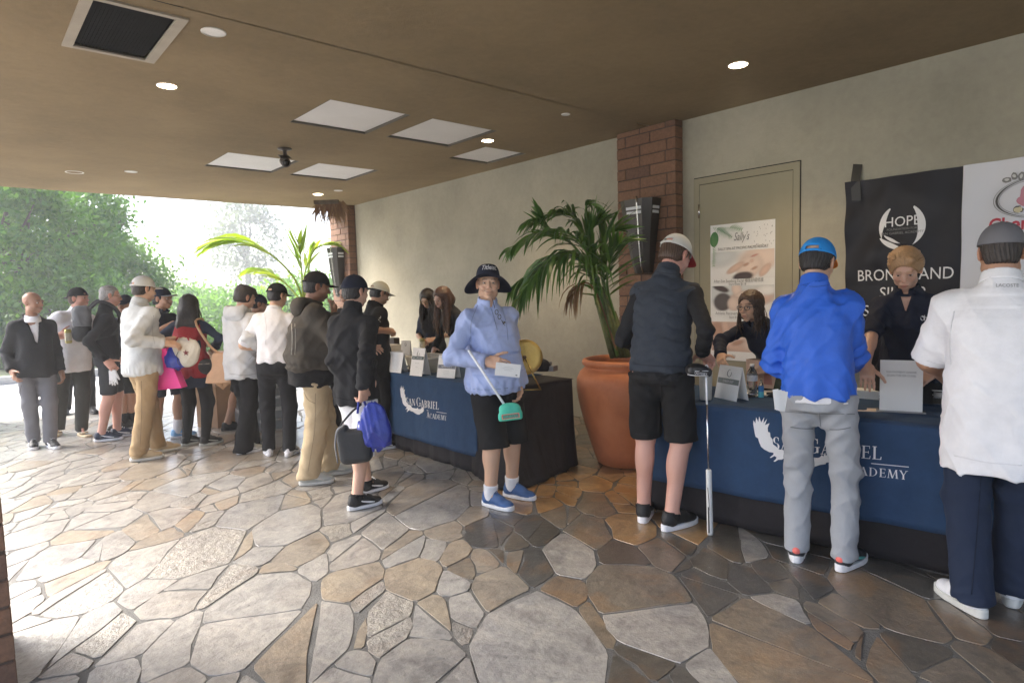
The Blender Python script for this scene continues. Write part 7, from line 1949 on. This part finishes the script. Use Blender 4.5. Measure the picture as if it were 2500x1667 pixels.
Fd.add(loft(resample([(np.array([0, 0, -.20]), CAMR[:, 0], CAMR[:, 1], .16, .08), (np.array([0, 0, -.05]), CAMR[:, 0], CAMR[:, 1], .12, .07), (np.array([-.01, 0, .10]), CAMR[:, 0], CAMR[:, 1], .06, .04)], 6), 3)); Fd.disp(lambda Q: wrinkles(Q, 31, .006, 30))
sdf_obj('bag_body', Fd, mat('tan leather', (.50, .30, .17), .5, .1, 8), tb_, None)
s7 = P[7].w(P[7].J['arms'][1][0])-np.array(W(540, 885, 6.25))
MB().tube(spline([np.array([-.01, 0, .09]), s7*.5+CAMR@np.array([.02, -.10, 0]), s7+CAMR@np.array([-.02, -.10, .04]), s7+np.array([0, 0, .075]), s7+CAMR@np.array([-.03, .10, .0])], 14), .012, 6).obj('strap', mat('tan leather', (.50, .30, .17), .5, .1, 8), tb_, True)
fp = thing('waist_pouch', 'round black pouch at the hip of the woman in the red vest', 'pouch', W(505, 895, 6.22), 0)
Fd = Fld(np.array([-.16]*3), np.array([.16]*3), .008); Fd.add(ell(np.zeros(3), (.085, .05, .08), CAMR), 0); sdf_obj('pouch_body', Fd, cloth('pouch black', (.014, .014, .016)), fp, None)
MB().tube([CAMR@np.array([-.06, -.04, .03]), CAMR@np.array([.05, -.045, .035])], .003, 5).obj('zip', M_CHROME, fp)
# --- tall kraft carton and grey crates behind the queue
kx = G(538, 1036)
bx_ = thing('cardboard_carton', 'tall brown cardboard carton standing behind the woman in the red vest', 'carton', (kx[0], kx[1], 0), rad(28))
M_KRAFT = mat('kraft card', (.40, .25, .15), .8, .08, 5, .15, 60); M_KRAFT2 = mat('kraft card lighter', (.50, .34, .22), .8, .06, 5, .1, 60)
MB().box((-.19, -.16, .0), (.19, .16, .50)).obj('lower_box', M_KRAFT, bx_, bevel=.004); MB().box((-.187, -.157, .502), (.187, .157, .88)).obj('upper_box', M_KRAFT2, bx_, bevel=.004)
MB().box((-.20, -.163, .49), (.20, -.1605, .60)).obj('tape', mat('parcel tape', (.52, .36, .24), .4, .03), bx_)
kc = G(650, 1042)
M_CRATE = mat('grey plastic', (.20, .215, .23), .45, .08, 8)
for k, lb in enumerate(('bottom grey plastic crate behind the slim dark trousers', 'middle grey plastic crate of the stack behind the slim dark trousers', 'top grey plastic crate of the stack behind the slim dark trousers')):
    cr = thing('storage_crate', lb, 'crate', (kc[0], kc[1], .26*k+.001), rad(-8), 'stacked grey crates')
    MB().box((-.30, -.22, 0), (.30, .22, .215)).obj('crate_body', M_CRATE, cr, bevel=.012); MB().box((-.315, -.235, .217), (.315, .235, .255)).obj('lid', mat('pale grey lid', (.42, .43, .44), .4, .04, 6), cr, bevel=.008)
    MB().box((-.12, -.245, .10), (.12, -.222, .13)).obj('handle', M_CHROME, cr)
# --- small writing on clothes
def patch_text(p, s_, px, size, m, back=False):
    """lettering on the garment: cast from the measured place onto the shirt surface"""
    sh = p.J['shirt']; inv = sh.matrix_world.inverted()
    return sh
# ---- seams, pockets, emblems laid on the garments (found by casting onto the garment meshes)
from mathutils.bvhtree import BVHTree
bpy.context.view_layer.update()
_BV = {}
def onto(o, px, py, lift=.0012):
    if o.name not in _BV: _BV[o.name] = (BVHTree.FromPolygons([v.co.copy() for v in o.data.vertices], [tuple(p.vertices) for p in o.data.polygons]), o.matrix_world.inverted())
    bv, inv = _BV[o.name]; a = inv @ Vector(C0); d = (inv.to_3x3() @ Vector(ray(px, py))).normalized()
    h = bv.ray_cast(a, d)
    return None if h[0] is None else h[0]+h[1]*lift
def kids(p, name): return [c for c in p.o.children if c.name.split('.')[0] == name]
def seam(o, pts, m, r=.0016, name='seam', n=14):
    S_ = spline([(x, y, 0) for x, y in pts], n); Q_ = [onto(o, x, y) for x, y, _ in S_]; Q_ = [np.array(q) for q in Q_ if q is not None]
    if len(Q_) < 3: return
    J = [Q_[0]]
    for q in Q_[1:]:
        if np.linalg.norm(q-J[-1]) < .12: J.append(q)
    if len(J) > 2: MB().tube(J, r, 5).obj(name, m, o, True)
def flat_on(o, poly, m, name='emblem', lift=.002):
    q = [onto(o, x, y, lift) for x, y in poly]
    if all(z is not None for z in q): MB().ngon([tuple(z) for z in q]).obj(name, m, o)
def text_on(o, s_, px, py, size, m, width=1.0, shear=0.0, slope=0.0):
    last = [None]
    def fn(c):
        q = onto(o, px+c.x, py-c.y+slope*c.x, .0025); last[0] = q or last[0]; return last[0] or Vector((0, 0, 0))
    text(s_, size, m, None, o, 'lettering', fn=fn, width=width, shear=shear)
def dk(c, k=.5): return cloth('seam '+c, scl(CT[c], k), bump=.05)
t = kids(P[21], 'trousers')[0]; m = dk('midgrey', .45)
seam(t, [(1912, 1004), (2000, 1010), (2086, 1010)], m); seam(t, [(2001, 1008), (2003, 1050), (1998, 1092)], m)
seam(t, [(1930, 1042), (1960, 1046), (1984, 1046)], m, .0024, 'pocket_welt'); seam(t, [(2026, 1048), (2052, 1048), (2076, 1043)], m, .0024, 'pocket_welt')
s_ = P[21].J['shirt']; m = dk('royal', .5); seam(s_, [(1905, 955), (1990, 962), (2075, 958)], m); seam(s_, [(1935, 690), (1990, 700), (2050, 690)], m)
s_ = P[23].J['shirt']; m = dk('white', .90)
seam(s_, [(2330, 1112), (2410, 1128), (2495, 1136)], m, .002); seam(s_, [(2262, 880), (2290, 888), (2318, 885)], m, .002); seam(s_, [(2330, 760), (2320, 820), (2322, 890)], m, .0022)
flat_on(s_, [(2425, 690), (2492, 687), (2492, 703), (2425, 706)], M_WPRINT, 'label', .003); text_on(s_, 'LACOSTE', 2459, 701, 12, mk['inkgrey'], 1.1)
t = kids(P[23], 'trousers')[0]; seam(t, [(2395, 1160), (2385, 1300), (2372, 1450)], dk('deepnavy', .5), .002)
for v_ in kids(P[19], 'quilted_vest'):
    m = dk('slate', .45); seam(v_, [(1545, 888), (1612, 894), (1690, 896)], m, .0022); seam(v_, [(1580, 660), (1630, 668), (1690, 672)], m, .0022)
t = kids(P[19], 'shorts')[0]; m = dk('black', 2.2); seam(t, [(1612, 930), (1612, 980), (1606, 1020)], m); seam(t, [(1550, 1058), (1580, 1062), (1605, 1063)], m)
s_ = P[18].J['shirt']; m = dk('peri', .5)
seam(s_, [(1199, 752), (1207, 780), (1214, 806)], m, .0024, 'zip'); seam(s_, [(1166, 745), (1150, 790), (1150, 850)], m, .0014); seam(s_, [(1225, 750), (1236, 790), (1240, 830)], m, .0014)
flat_on(s_, [(1229, 784), (1234, 786), (1233, 796), (1229, 792)], mk['ink'], 'chest_emblem'); seam(s_, [(1120, 945), (1180, 951), (1240, 947)], m, .0014)
s_ = P[13].J['shirt']; m = dk('softblack', .4); seam(s_, [(890, 750), (896, 820), (893, 890)], m, .002); seam(s_, [(812, 968), (850, 976), (890, 972)], m, .002); seam(s_, [(860, 722), (866, 726), (872, 722)], M_WPRINT, .002, 'collar_emblem')
s_ = P[14].J['shirt']
for k in range(3): flat_on(s_, [(920+3*k, 786-2*k), (922+3*k, 780-4*k), (924+3*k, 780-4*k), (923+3*k, 787)], M_WPRINT, 'sleeve_emblem')
s_ = P[22].J['shirt']; flat_on(s_, blob(2252, 777, 5, 6, 0, 10), M_WPRINT, 'round_emblem'); text_on(s_, 'hope', 2274, 783, 19, M_WPRINT)
s_ = P[5].J['shirt']; m = dk('stone', .6); seam(s_, [(322, 740), (345, 748), (370, 744)], m, .0022); seam(s_, [(375, 770), (372, 810), (378, 840)], m, .0022)
t = kids(P[5], 'trousers')[0]; m = dk('khaki', .5); seam(t, [(318, 942), (328, 950), (346, 952)], m, .003, 'pocket_welt'); seam(t, [(345, 930), (346, 1000), (342, 1090)], m, .0022)
t = kids(P[12], 'trousers')[0]; m = dk('sand', .55); seam(t, [(742, 955), (752, 975), (770, 985)], m, .0026, 'pocket_welt'); seam(t, [(770, 960), (768, 1050), (752, 1150)], m, .002)
for v_ in kids(P[12], 'hoodie'): seam(v_, [(712, 790), (714, 830), (712, 866)], mat('pale print', (.45, .43, .38), .7, 0), .004, 'back_print'); seam(v_, [(720, 790), (722, 830), (720, 866)], mat('pale print', (.45, .43, .38), .7, 0), .002, 'back_print')
s_ = P[9].J['shirt']; m = dk('hoodie', .6); seam(s_, [(606, 880), (625, 860), (640, 850)], m, .0026, 'pocket_edge'); seam(s_, [(560, 912), (600, 916), (632, 910)], m, .0026)
s_ = P[11].J['shirt']; m = dk('white', .90); seam(s_, [(645, 760), (650, 800), (648, 840)], m, .0022); seam(s_, [(645, 876), (675, 880), (708, 876)], m, .0022)
t = kids(P[11], 'trousers')[0]; m = dk('softblack', 2.2); seam(t, [(650, 925), (660, 928), (672, 927)], m, .0024, 'pocket_welt'); seam(t, [(690, 927), (700, 928), (710, 925)], m, .0024, 'pocket_welt')
t = kids(P[1], 'trousers')[0]; m = dk('grey', .5); seam(t, [(52, 940), (48, 960), (38, 975)], m, .003, 'pocket_welt'); seam(t, [(84, 935), (88, 960), (90, 985)], m, .0026)

# ================================================================== THINGS ON THE TABLES
bpy.context.view_layer.update()
def TT(T, x, y, dz=0): q = G(x, y, T.h+.006); return np.array([q[0], q[1], T.h+.006+dz])
def tent_sign(label, T, bl, br, tl, band, lines, logo_=True, tilt=.22, group='white card signs on the tables', hh=None):
    """a folded card standing on a table: bl, br, tl are photo pixels of its bottom corners and top left corner"""
    A, Bq = TT(T, *bl), TT(T, *br); c = (A+Bq)/2; ux = nrm(Bq-A); w = np.linalg.norm(Bq-A); dep = A@FH
    h = np.linalg.norm(W(*tl, dep+.03)-A) if hh is None else hh
    nn = np.cross([0, 0, 1], ux); nn = nn if nn@FH < 0 else -nn       # towards the camera
    up = nrm(np.array([0, 0, 1])*cos(tilt)-nn*sin(tilt)); face = np.cross(ux, up); face = face if face@FH < 0 else -face
    t = thing('table_sign', label, 'sign', c, 0, group)
    def q(u, v, k=0): return tuple(ux*u*w+up*v*h+face*(.0012+k*.0008))
    mb = MB(); mb.add([tuple(np.array(q(*p))-face*s_) for s_ in (0, .0022) for p in ((-.5, 0), (.5, 0), (.5, 1), (-.5, 1))], [(0, 1, 2, 3), (7, 6, 5, 4), (0, 4, 5, 1), (1, 5, 6, 2), (2, 6, 7, 3), (3, 7, 4, 0)]); mb.obj('card', M_PAPER, t)
    bk = up*h; foot = -nn*(2*h*sin(tilt)); mb = MB(); mb.ngon([ux*(-.5)*w+bk-face*.003, ux*.5*w+bk-face*.003, ux*.5*w+foot, ux*(-.5)*w+foot]); mb.obj('back_card', M_PAPER, t)
    if band:
        v0, v1, m, s_ = band
        MB().ngon([q(-.47, v0, 1), q(.47, v0, 1), q(.47, v1, 1), q(-.47, v1, 1)]).obj('band', m, t)
        if s_: o = text(s_, (v1-v0)*h*.62, M_WPRINT, frameM(q(0, v0+(v1-v0)*.28, 2), ux, up), None, 'lettering', width=.8); o.parent = t
    if logo_:
        pts = [q(.10*math.cos(a)*(.9 if math.cos(a) < 0 else .8), .78+.105*math.sin(a), 1) for a in np.linspace(rad(70), rad(380), 16)]
        MB().tube(pts, [.0012+.0022*max(0, math.sin(i/15*math.pi*1.0-.3)) for i in range(16)], 4, False).obj('emblem', mk['inkgrey'], t)
    for (v_, w_) in lines: MB().ngon([q(-w_/2, v_, 1), q(w_/2, v_, 1), q(w_/2, v_+.022, 1), q(-w_/2, v_+.022, 1)]).obj('print_line', mk['grey'], t)
    return t
M_GBAND = mat('dark green band', (.02, .055, .045), .5, .05); M_SBAND = mat('slate band', (.12, .13, .17), .5, .05); M_GREYB = mat('grey green band', (.17, .19, .18), .4, .05)
tent_sign('blank white card sign at the left end of the middle table', TL, (943, 907), (979, 911), (956, 859), None, [], False)
s2 = tent_sign('tall white card sign with a dark green band on the middle table', TL, (1000, 916), (1030, 919), (1006, 848), (.58, .70, M_GBAND, 'BUY A MULLIGAN'), [(.44, .35), (.30, .18)])
tent_sign('white card sign with a slate band of text beside the man in the sun hat', TL, (1066, 922), (1110, 925), (1071, 866), (.42, .58, M_SBAND, 'RAFFLE TICKETS'), [(.32, .3), (.24, .35), (.16, .28)])
tent_sign('small white card sign standing at the back of the middle table', TL, (978, 872), (1000, 872), (974, 831), None, [(.2, .4)])
tent_sign('white card sign with a grey check out band on the right table', TR, (1744, 969), (1798, 981), (1756, 889), (.46, .62, M_GREYB, 'CHECK OUT'), [])
# QR sign: the code itself is left out
qs = tent_sign('upright white sign with two lines of grey capitals at the right table', TR, (2147, 1004), (2252, 1010), (2145, 878), None, [], False, .05)
A_, B_ = TT(TR, 2147, 1004), TT(TR, 2252, 1010); ux_ = nrm(B_-A_); nn_ = np.cross([0, 0, 1], ux_); nn_ = nn_ if nn_@FH < 0 else -nn_; up_ = nrm(np.array([0, 0, 1])*cos(.05)-nn_*sin(.05)); hq = .265; fc = nrm(np.cross(ux_, up_)); fc = fc if fc@FH < 0 else -fc
for s_, v_ in (('SGA PAYMENT ONLINE', .225), ('(SCAN THE QR CODE)', .205)):
    o = text(s_, .0155, mk['inkgrey'], frameM(up_*v_+fc*.003, ux_, up_), None, 'lettering', width=.9); o.parent = qs
MB().add([tuple(ux_*a+up_*0+nn_*b+np.array([0, 0, c])) for a, b, c in ((-.12, .02, .002), (.12, .02, .002), (.12, -.03, .002), (-.12, -.03, .002), (-.12, .02, .010), (.12, .02, .010), (.12, -.03, .010), (-.12, -.03, .010))], [(0, 1, 2, 3), (4, 5, 6, 7), (0, 1, 5, 4), (1, 2, 6, 5), (2, 3, 7, 6), (3, 0, 4, 7)]).obj('acrylic_base', mat('clear acrylic', (.8, .82, .84), .1, 0, trans=.6), qs)
# tumbler, bottles, papers, phone on the right table
tm = thing('tumbler', 'matt white tall tumbler on the right table by the check out sign', 'tumbler', TT(TR, 1723, 975))
MB().lathe([(.0005, 0), (.036, 0), (.038, .005), (.043, .17), (.044, .185), (.036, .188), (.036, .192), (.0005, .192)], 28, cap0=False, cap1=False).obj('cup', mat('matt white plastic', (.62, .61, .57), .45, .03, 5), tm, True)
M_CLEAR = mat('clear plastic', (.85, .88, .9), .05, 0, trans=.92); M_LBL = mat('white blue label', (.66, .70, .76), .5, .25, 40)
wb = thing('water_bottle', 'clear water bottle with a pale label behind the check out sign', 'bottle', TT(TR, 1836, 968))
prof = [(.0005, 0), (.030, 0), (.034, .008)]+[(.034-.0025*(i % 2), .014+.0095*i) for i in range(9)]+[(.034, .105), (.034, .15), (.026, .175), (.014, .195), (.0135, .21), (.0005, .21)]
MB().lathe(prof, 24, cap0=False, cap1=False).obj('bottle_body', M_CLEAR, wb, True); MB().lathe([(.0346, .108), (.0346, .148)], 24, cap0=False, cap1=False).obj('label', M_LBL, wb, True); MB().lathe([(.0005, .222), (.0145, .222), (.0150, .203), (.0138, .203)], 18, cap0=False, cap1=False).obj('cap', M_WPRINT, wb, True)
sb = thing('hand_gel_bottle', 'little blue topped spray bottle beside the water bottle', 'bottle', TT(TR, 1858, 970))
MB().lathe([(.0005, 0), (.017, 0), (.018, .004), (.018, .040)], 18, cap0=False, cap1=False).obj('lower_label', mat('aqua label', (.12, .55, .66), .4, .03), sb, True); MB().lathe([(.018, .0405), (.018, .075)], 18, cap0=False, cap1=False).obj('upper_label', mat('blue label', (.03, .20, .55), .4, .03), sb, True); MB().lathe([(.018, .0755), (.010, .10), (.007, .104), (.007, .122), (.0005, .122)], 18, cap0=False, cap1=False).obj('neck', M_CLEAR, sb, True)
pb = thing('paper_bag', 'peach coloured paper carrier leaning behind the bottles on the right table', 'paper bag', TT(TR, 1868, 945), rad(-8))
M_PEACH = mat('peach card', (.62, .42, .30), .7, .08, 4); M_ROSE = mat('dusty rose print', (.46, .20, .16), .7, .08, 6)
MB().box((-.045, -.13, 0), (.045, .13, .20)).obj('bag_body', M_PEACH, pb, bevel=.004); mbq = MB(); mbq.ngon([(-.0462, -.02, .03), (-.0462, -.09, .03), (-.0462, -.075, .15), (-.0462, -.03, .17)]); mbq.obj('print', M_ROSE, pb)
pp_ = thing('paper_stack', 'loose white papers under the bottles on the right table', 'papers', TT(TR, 1880, 962), rad(20))
for k in range(5): MB().box((-.10, -.075, .0025*k), (.10, .075, .0025*k+.0016), Matrix.Rotation(.12*k, 4, 'Z')).obj('sheet', M_PAPER, pp_)
ks = thing('keys_and_pens', 'dark pouch of pens lying beside the water bottle', 'pouch', TT(TR, 1818, 968), rad(10))
MB().box((-.04, -.05, 0), (.04, .05, .02)).obj('pouch_body', mat('maroon pouch', (.06, .02, .022), .5, .2, 20), ks, bevel=.008)
for k in range(3): MB().tube([(-.06+.02*k, -.07, .024), (-.03+.02*k, .05, .026)], .004, 6).obj('pen', M_STEELC if k else M_DARK, ks, True)
ph = thing('phone_stand', 'black phone propped upright at the left of the blue pullover', 'phone', TT(TR, 1893, 968), rad(60))
MB().box((-.036, -.004, .03), (.036, .004, .17), Matrix.Rotation(rad(14), 4, 'X')).obj('phone_body', mat('phone glass', (.012, .012, .014), .15, 0), ph, bevel=.003); MB().box((-.035, -.04, 0), (.035, .045, .028)).obj('stand', M_DARK, ph, bevel=.004)
es = thing('envelope_stack', 'thick stack of white envelopes under a hand on the right table', 'envelopes', TT(TR, 2112, 970), rad(8))
for k in range(9): MB().box((-.055, -.11, .006*k), (.055, .11, .006*k+.0052), Matrix.Translation((.002*sin(k*2.1), .003*sin(k*1.3), 0))).obj('envelope', M_PAPER, es)
lp = thing('loose_sheet', 'single pale sheet at the table edge below the envelope stack', 'paper', TT(TR, 2105, 1000), rad(30)); MB().box((-.05, -.09, 0), (.05, .09, .0015)).obj('sheet', mat('peach paper', (.62, .52, .46), .7, .03), lp)
cs = thing('cash_box', 'black and chrome cash box beside the white polo', 'cash box', TT(TR, 2325, 985), rad(6))
MB().box((-.09, -.14, 0), (.09, .14, .055)).obj('box_body', mat('black enamel', (.015, .016, .017), .35, .05), cs, bevel=.004); MB().box((-.09, -.14, .060), (.09, .14, .085)).obj('lid', mat('black enamel', (.015, .016, .017), .35, .05), cs, bevel=.004)
fr = MB()
for z in (0.0, .055, .082): 
    fr.box((-.0925, -.1425, z), (-.0905, .1425, z+.007)); fr.box((-.0925, .1405, z), (.0925, .1425, z+.007))
for y in (-.1425, .128): fr.box((-.093, y, .0), (-.0908, y+.014, .089))
fr.obj('chrome_trim', M_STEELC, cs); MB().box((-.097, .04, .04), (-.0935, .08, .075)).obj('latch', M_STEELC, cs)
# middle table: clear bin with bags, papers, boxes, gold raffle wheel
bn = thing('plastic_bin', 'clear plastic bin of small bagged goods on the middle table', 'bin', TT(TL, 1050, 905), rad(2))
M_TUB = mat('frosted plastic tub', (.80, .80, .76), .25, .02, trans=.55); w0, w1 = .17, .20; d0, d1 = .125, .15; h_ = .15
tub = MB(); v0 = [(-d0, -w0, 0), (d0, -w0, 0), (d0, w0, 0), (-d0, w0, 0)]; v1 = [(-d1, -w1, h_), (d1, -w1, h_), (d1, w1, h_), (-d1, w1, h_)]; vi = [(-d1+.004, -w1+.004, h_), (d1-.004, -w1+.004, h_), (d1-.004, w1-.004, h_), (-d1+.004, w1-.004, h_)]; vb = [(-d0+.003, -w0+.003, .004), (d0-.003, -w0+.003, .004), (d0-.003, w0-.003, .004), (-d0+.003, w0-.003, .004)]
tub.add(v0+v1+vi+vb, [(3, 2, 1, 0)]+[(i, (i+1) % 4, 4+(i+1) % 4, 4+i) for i in range(4)]+[(4+i, 4+(i+1) % 4, 8+(i+1) % 4, 8+i) for i in range(4)]+[(8+i, 8+(i+1) % 4, 12+(i+1) % 4, 12+i) for i in range(4)]+[(12, 13, 14, 15)]); tub.obj('tub', M_TUB, bn)
rim = MB()
for lo, hi in (((-d1-.014, -w1-.014), (-d1-.001, w1+.014)), ((d1+.001, -w1-.014), (d1+.014, w1+.014)), ((-d1-.001, -w1-.014), (d1+.001, -w1-.001)), ((-d1-.001, w1+.001), (d1+.001, w1+.014))): rim.box((*lo, h_-.012), (*hi, h_+.003))
rim.obj('rim', mat('white plastic rim', (.74, .73, .69), .4, .02), bn)
rg = random.Random(3)
for k in range(3):
    Fd = Fld(np.array([-.06]*3), np.array([.06]*3), .009); Fd.add(ell((0, 0, 0), (.048, .045, .026)), 0); Fd.disp(lambda Q: wrinkles(Q, k, .008, 60)); V, F = Fd.mesh(); t = thing('goody_packet', ('small green wrapped packet inside the clear plastic bin', 'small cream wrapped packet inside the clear plastic bin', 'small orange wrapped packet inside the clear plastic bin')[k % 3], 'packet', np.array(TT(TL, 1050, 905))+[rg.uniform(-.07, .07), -.10+.10*k, .030+.035*(k % 2)], rg.uniform(0, 3), 'packets in the clear bin'); link('packet', npmesh('packet', V, F), mat('packet %d' % (k % 3), ((.20, .27, .20), (.55, .50, .42), (.55, .25, .16))[k % 3], .5, .2, 30), t)
bw = thing('storage_boxes', 'white printed box with a blue patterned side at the left of the middle table', 'box', TT(TL, 950, 880), rad(4))
MB().box((-.10, -.13, 0), (.10, .13, .12)).obj('box_body', M_PAPER, bw, bevel=.003); MB().box((-.10, -.13, .122), (.08, .05, .185)).obj('upper_box', mat('pale carton', (.70, .66, .60), .7, .05, 6), bw, bevel=.003)
for k in range(6): MB().box((-.1016, -.11+.04*k, .03+.03*(k % 2)), (-.1003, -.085+.04*k, .065+.03*(k % 2))).obj('print_mark', mat('blue print', (.30, .45, .62), .6, .1), bw)
bd = thing('dark_box', 'small dark brown box on the boxes of the middle table', 'box', TT(TL, 962, 862)+[0, 0, .0], rad(12)); MB().box((-.05, -.06, 0), (.05, .06, .20)).obj('box_body', mat('dark brown card', (.05, .035, .032), .5, .1), bd, bevel=.003)
cl_ = thing('clipboards', 'flat pile of dark and pale papers between the two white card signs', 'papers', TT(TL, 988, 905), rad(-5))
for k in range(4): MB().box((-.11, -.06, .006*k), (.11, .06, .006*k+.005), Matrix.Rotation(.05*k, 4, 'Z')).obj('sheet', (M_DARK, M_PAPER, mat('maroon pouch', (.06, .02, .022), .5, .2, 20), M_PAPER)[k], cl_)
# gold disc (raffle drum end) on a wire stand
gc = W(1281, 872, 4.72)
M_GOLD = bpy.data.materials.new('gold mesh'); M_GOLD.use_nodes = True; t_ = M_GOLD.node_tree; b_ = t_.nodes['Principled BSDF']
b_.inputs['Base Color'].default_value = (.62, .42, .13, 1); b_.inputs['Metallic'].default_value = 1; b_.inputs['Roughness'].default_value = .38
tc_ = N(t_, 'ShaderNodeTexCoord'); vo = N(t_, 'ShaderNodeTexVoronoi', Scale=95.0, Randomness=.15); t_.links.new(tc_.outputs['Object'], vo.inputs['Vector']); bp2 = N(t_, 'ShaderNodeBump', Strength=.8, Distance=.004); t_.links.new(vo.outputs['Distance'], bp2.inputs['Height']); t_.links.new(bp2.outputs[0], b_.inputs['Normal'])
gd = thing('raffle_drum', 'round gold mesh raffle drum on a wire stand on the black cloth', 'raffle drum', gc)
nrm_ = nrm(-FH*.99-LAT*.06+np.array([0, 0, .10])); sx_ = nrm(np.cross(nrm_, [0, 0, 1])); R_ = .135
mb = MB(); n_ = 36; vs = []; fs = []
prf = [(0, .010), (.3, .012), (.7, .012), (.96, .008), (1, 0), (1, -.035), (.96, -.045), (0, -.05)]
for r_, k_ in prf:
    for j in range(n_): a = 2*math.pi*j/n_; vs.append(sx_*R_*max(r_, .003)*cos(a)+np.array([0, 0, 1])*R_*max(r_, .003)*sin(a)+nrm_*k_)
for i in range(len(prf)-1):
    for j in range(n_): fs.append((i*n_+j, i*n_+(j+1) % n_, (i+1)*n_+(j+1) % n_, (i+1)*n_+j))
mb.add(vs, fs); mb.obj('drum', M_GOLD, gd, True)
MB().tube([nrm_*.012, nrm_*.035], .014, 12).obj('hub', mat('brown hub', (.12, .06, .03), .4, .1), gd, True)
zt = TL.h+.008-gc[2]; st = MB()
for s_ in (-1, 1): st.tube([nrm_*.03, nrm_*.07+sx_*s_*.11+np.array([0, 0, zt+.004])], .0045, 6)
st.tube([nrm_*.07-sx_*.12+np.array([0, 0, zt+.004]), nrm_*.07+sx_*.12+np.array([0, 0, zt+.004])], .0045, 6)
for s_ in (-1, 1): st.tube([-nrm_*.06, -nrm_*.10+sx_*s_*.11+np.array([0, 0, zt+.004])], .0045, 6)
st.obj('wire_stand', M_GOLDM, gd, True)
gy = thing('speaker_brick', 'grey block lying behind the gold drum on the black cloth', 'grey block', TT(TL, 1340, 905), rad(20)); MB().box((-.05, -.07, 0), (.05, .07, .05)).obj('block', mat('grey block', (.28, .28, .28), .6, .1), gy, bevel=.008); MB().box((-.02, -.02, .051), (.03, .02, .085)).obj('upper_block', mat('grey block', (.28, .28, .28), .6, .1), gy, bevel=.006)
bk_ = thing('black_bundle', 'rumpled black cloth bundle behind the gold drum', 'cloth', TT(TL, 1322, 905)); Fd = Fld(np.array([-.12]*3), np.array([.14]*3), .009); Fd.add(ell((0, 0, .04), (.08, .10, .075)), 0); Fd.disp(lambda Q: wrinkles(Q, 77, .014, 40)); Fd.plane((0, 0, .0), (0, 0, -1)); V, F = Fd.mesh(); link('bundle', npmesh('bundle', V, F), M_BLACKC, bk_)

# ================================================================== AIR
hz = MB().box((-110, -110, -1.4), (110, 150, 19)).obj('haze', None)
hm = bpy.data.materials.new('haze'); hm.use_nodes = True; t = hm.node_tree; t.nodes.clear()
pv = t.nodes.new('ShaderNodeVolumePrincipled'); pv.inputs['Color'].default_value = (.95, .97, 1, 1); pv.inputs['Density'].default_value = .0032; pv.inputs['Anisotropy'].default_value = .35
oo = t.nodes.new('ShaderNodeOutputMaterial'); t.links.new(pv.outputs[0], oo.inputs['Volume'])
hz.data.materials.append(hm); tag(hz, kind='stuff')
SC.cycles.volume_bounces = 1
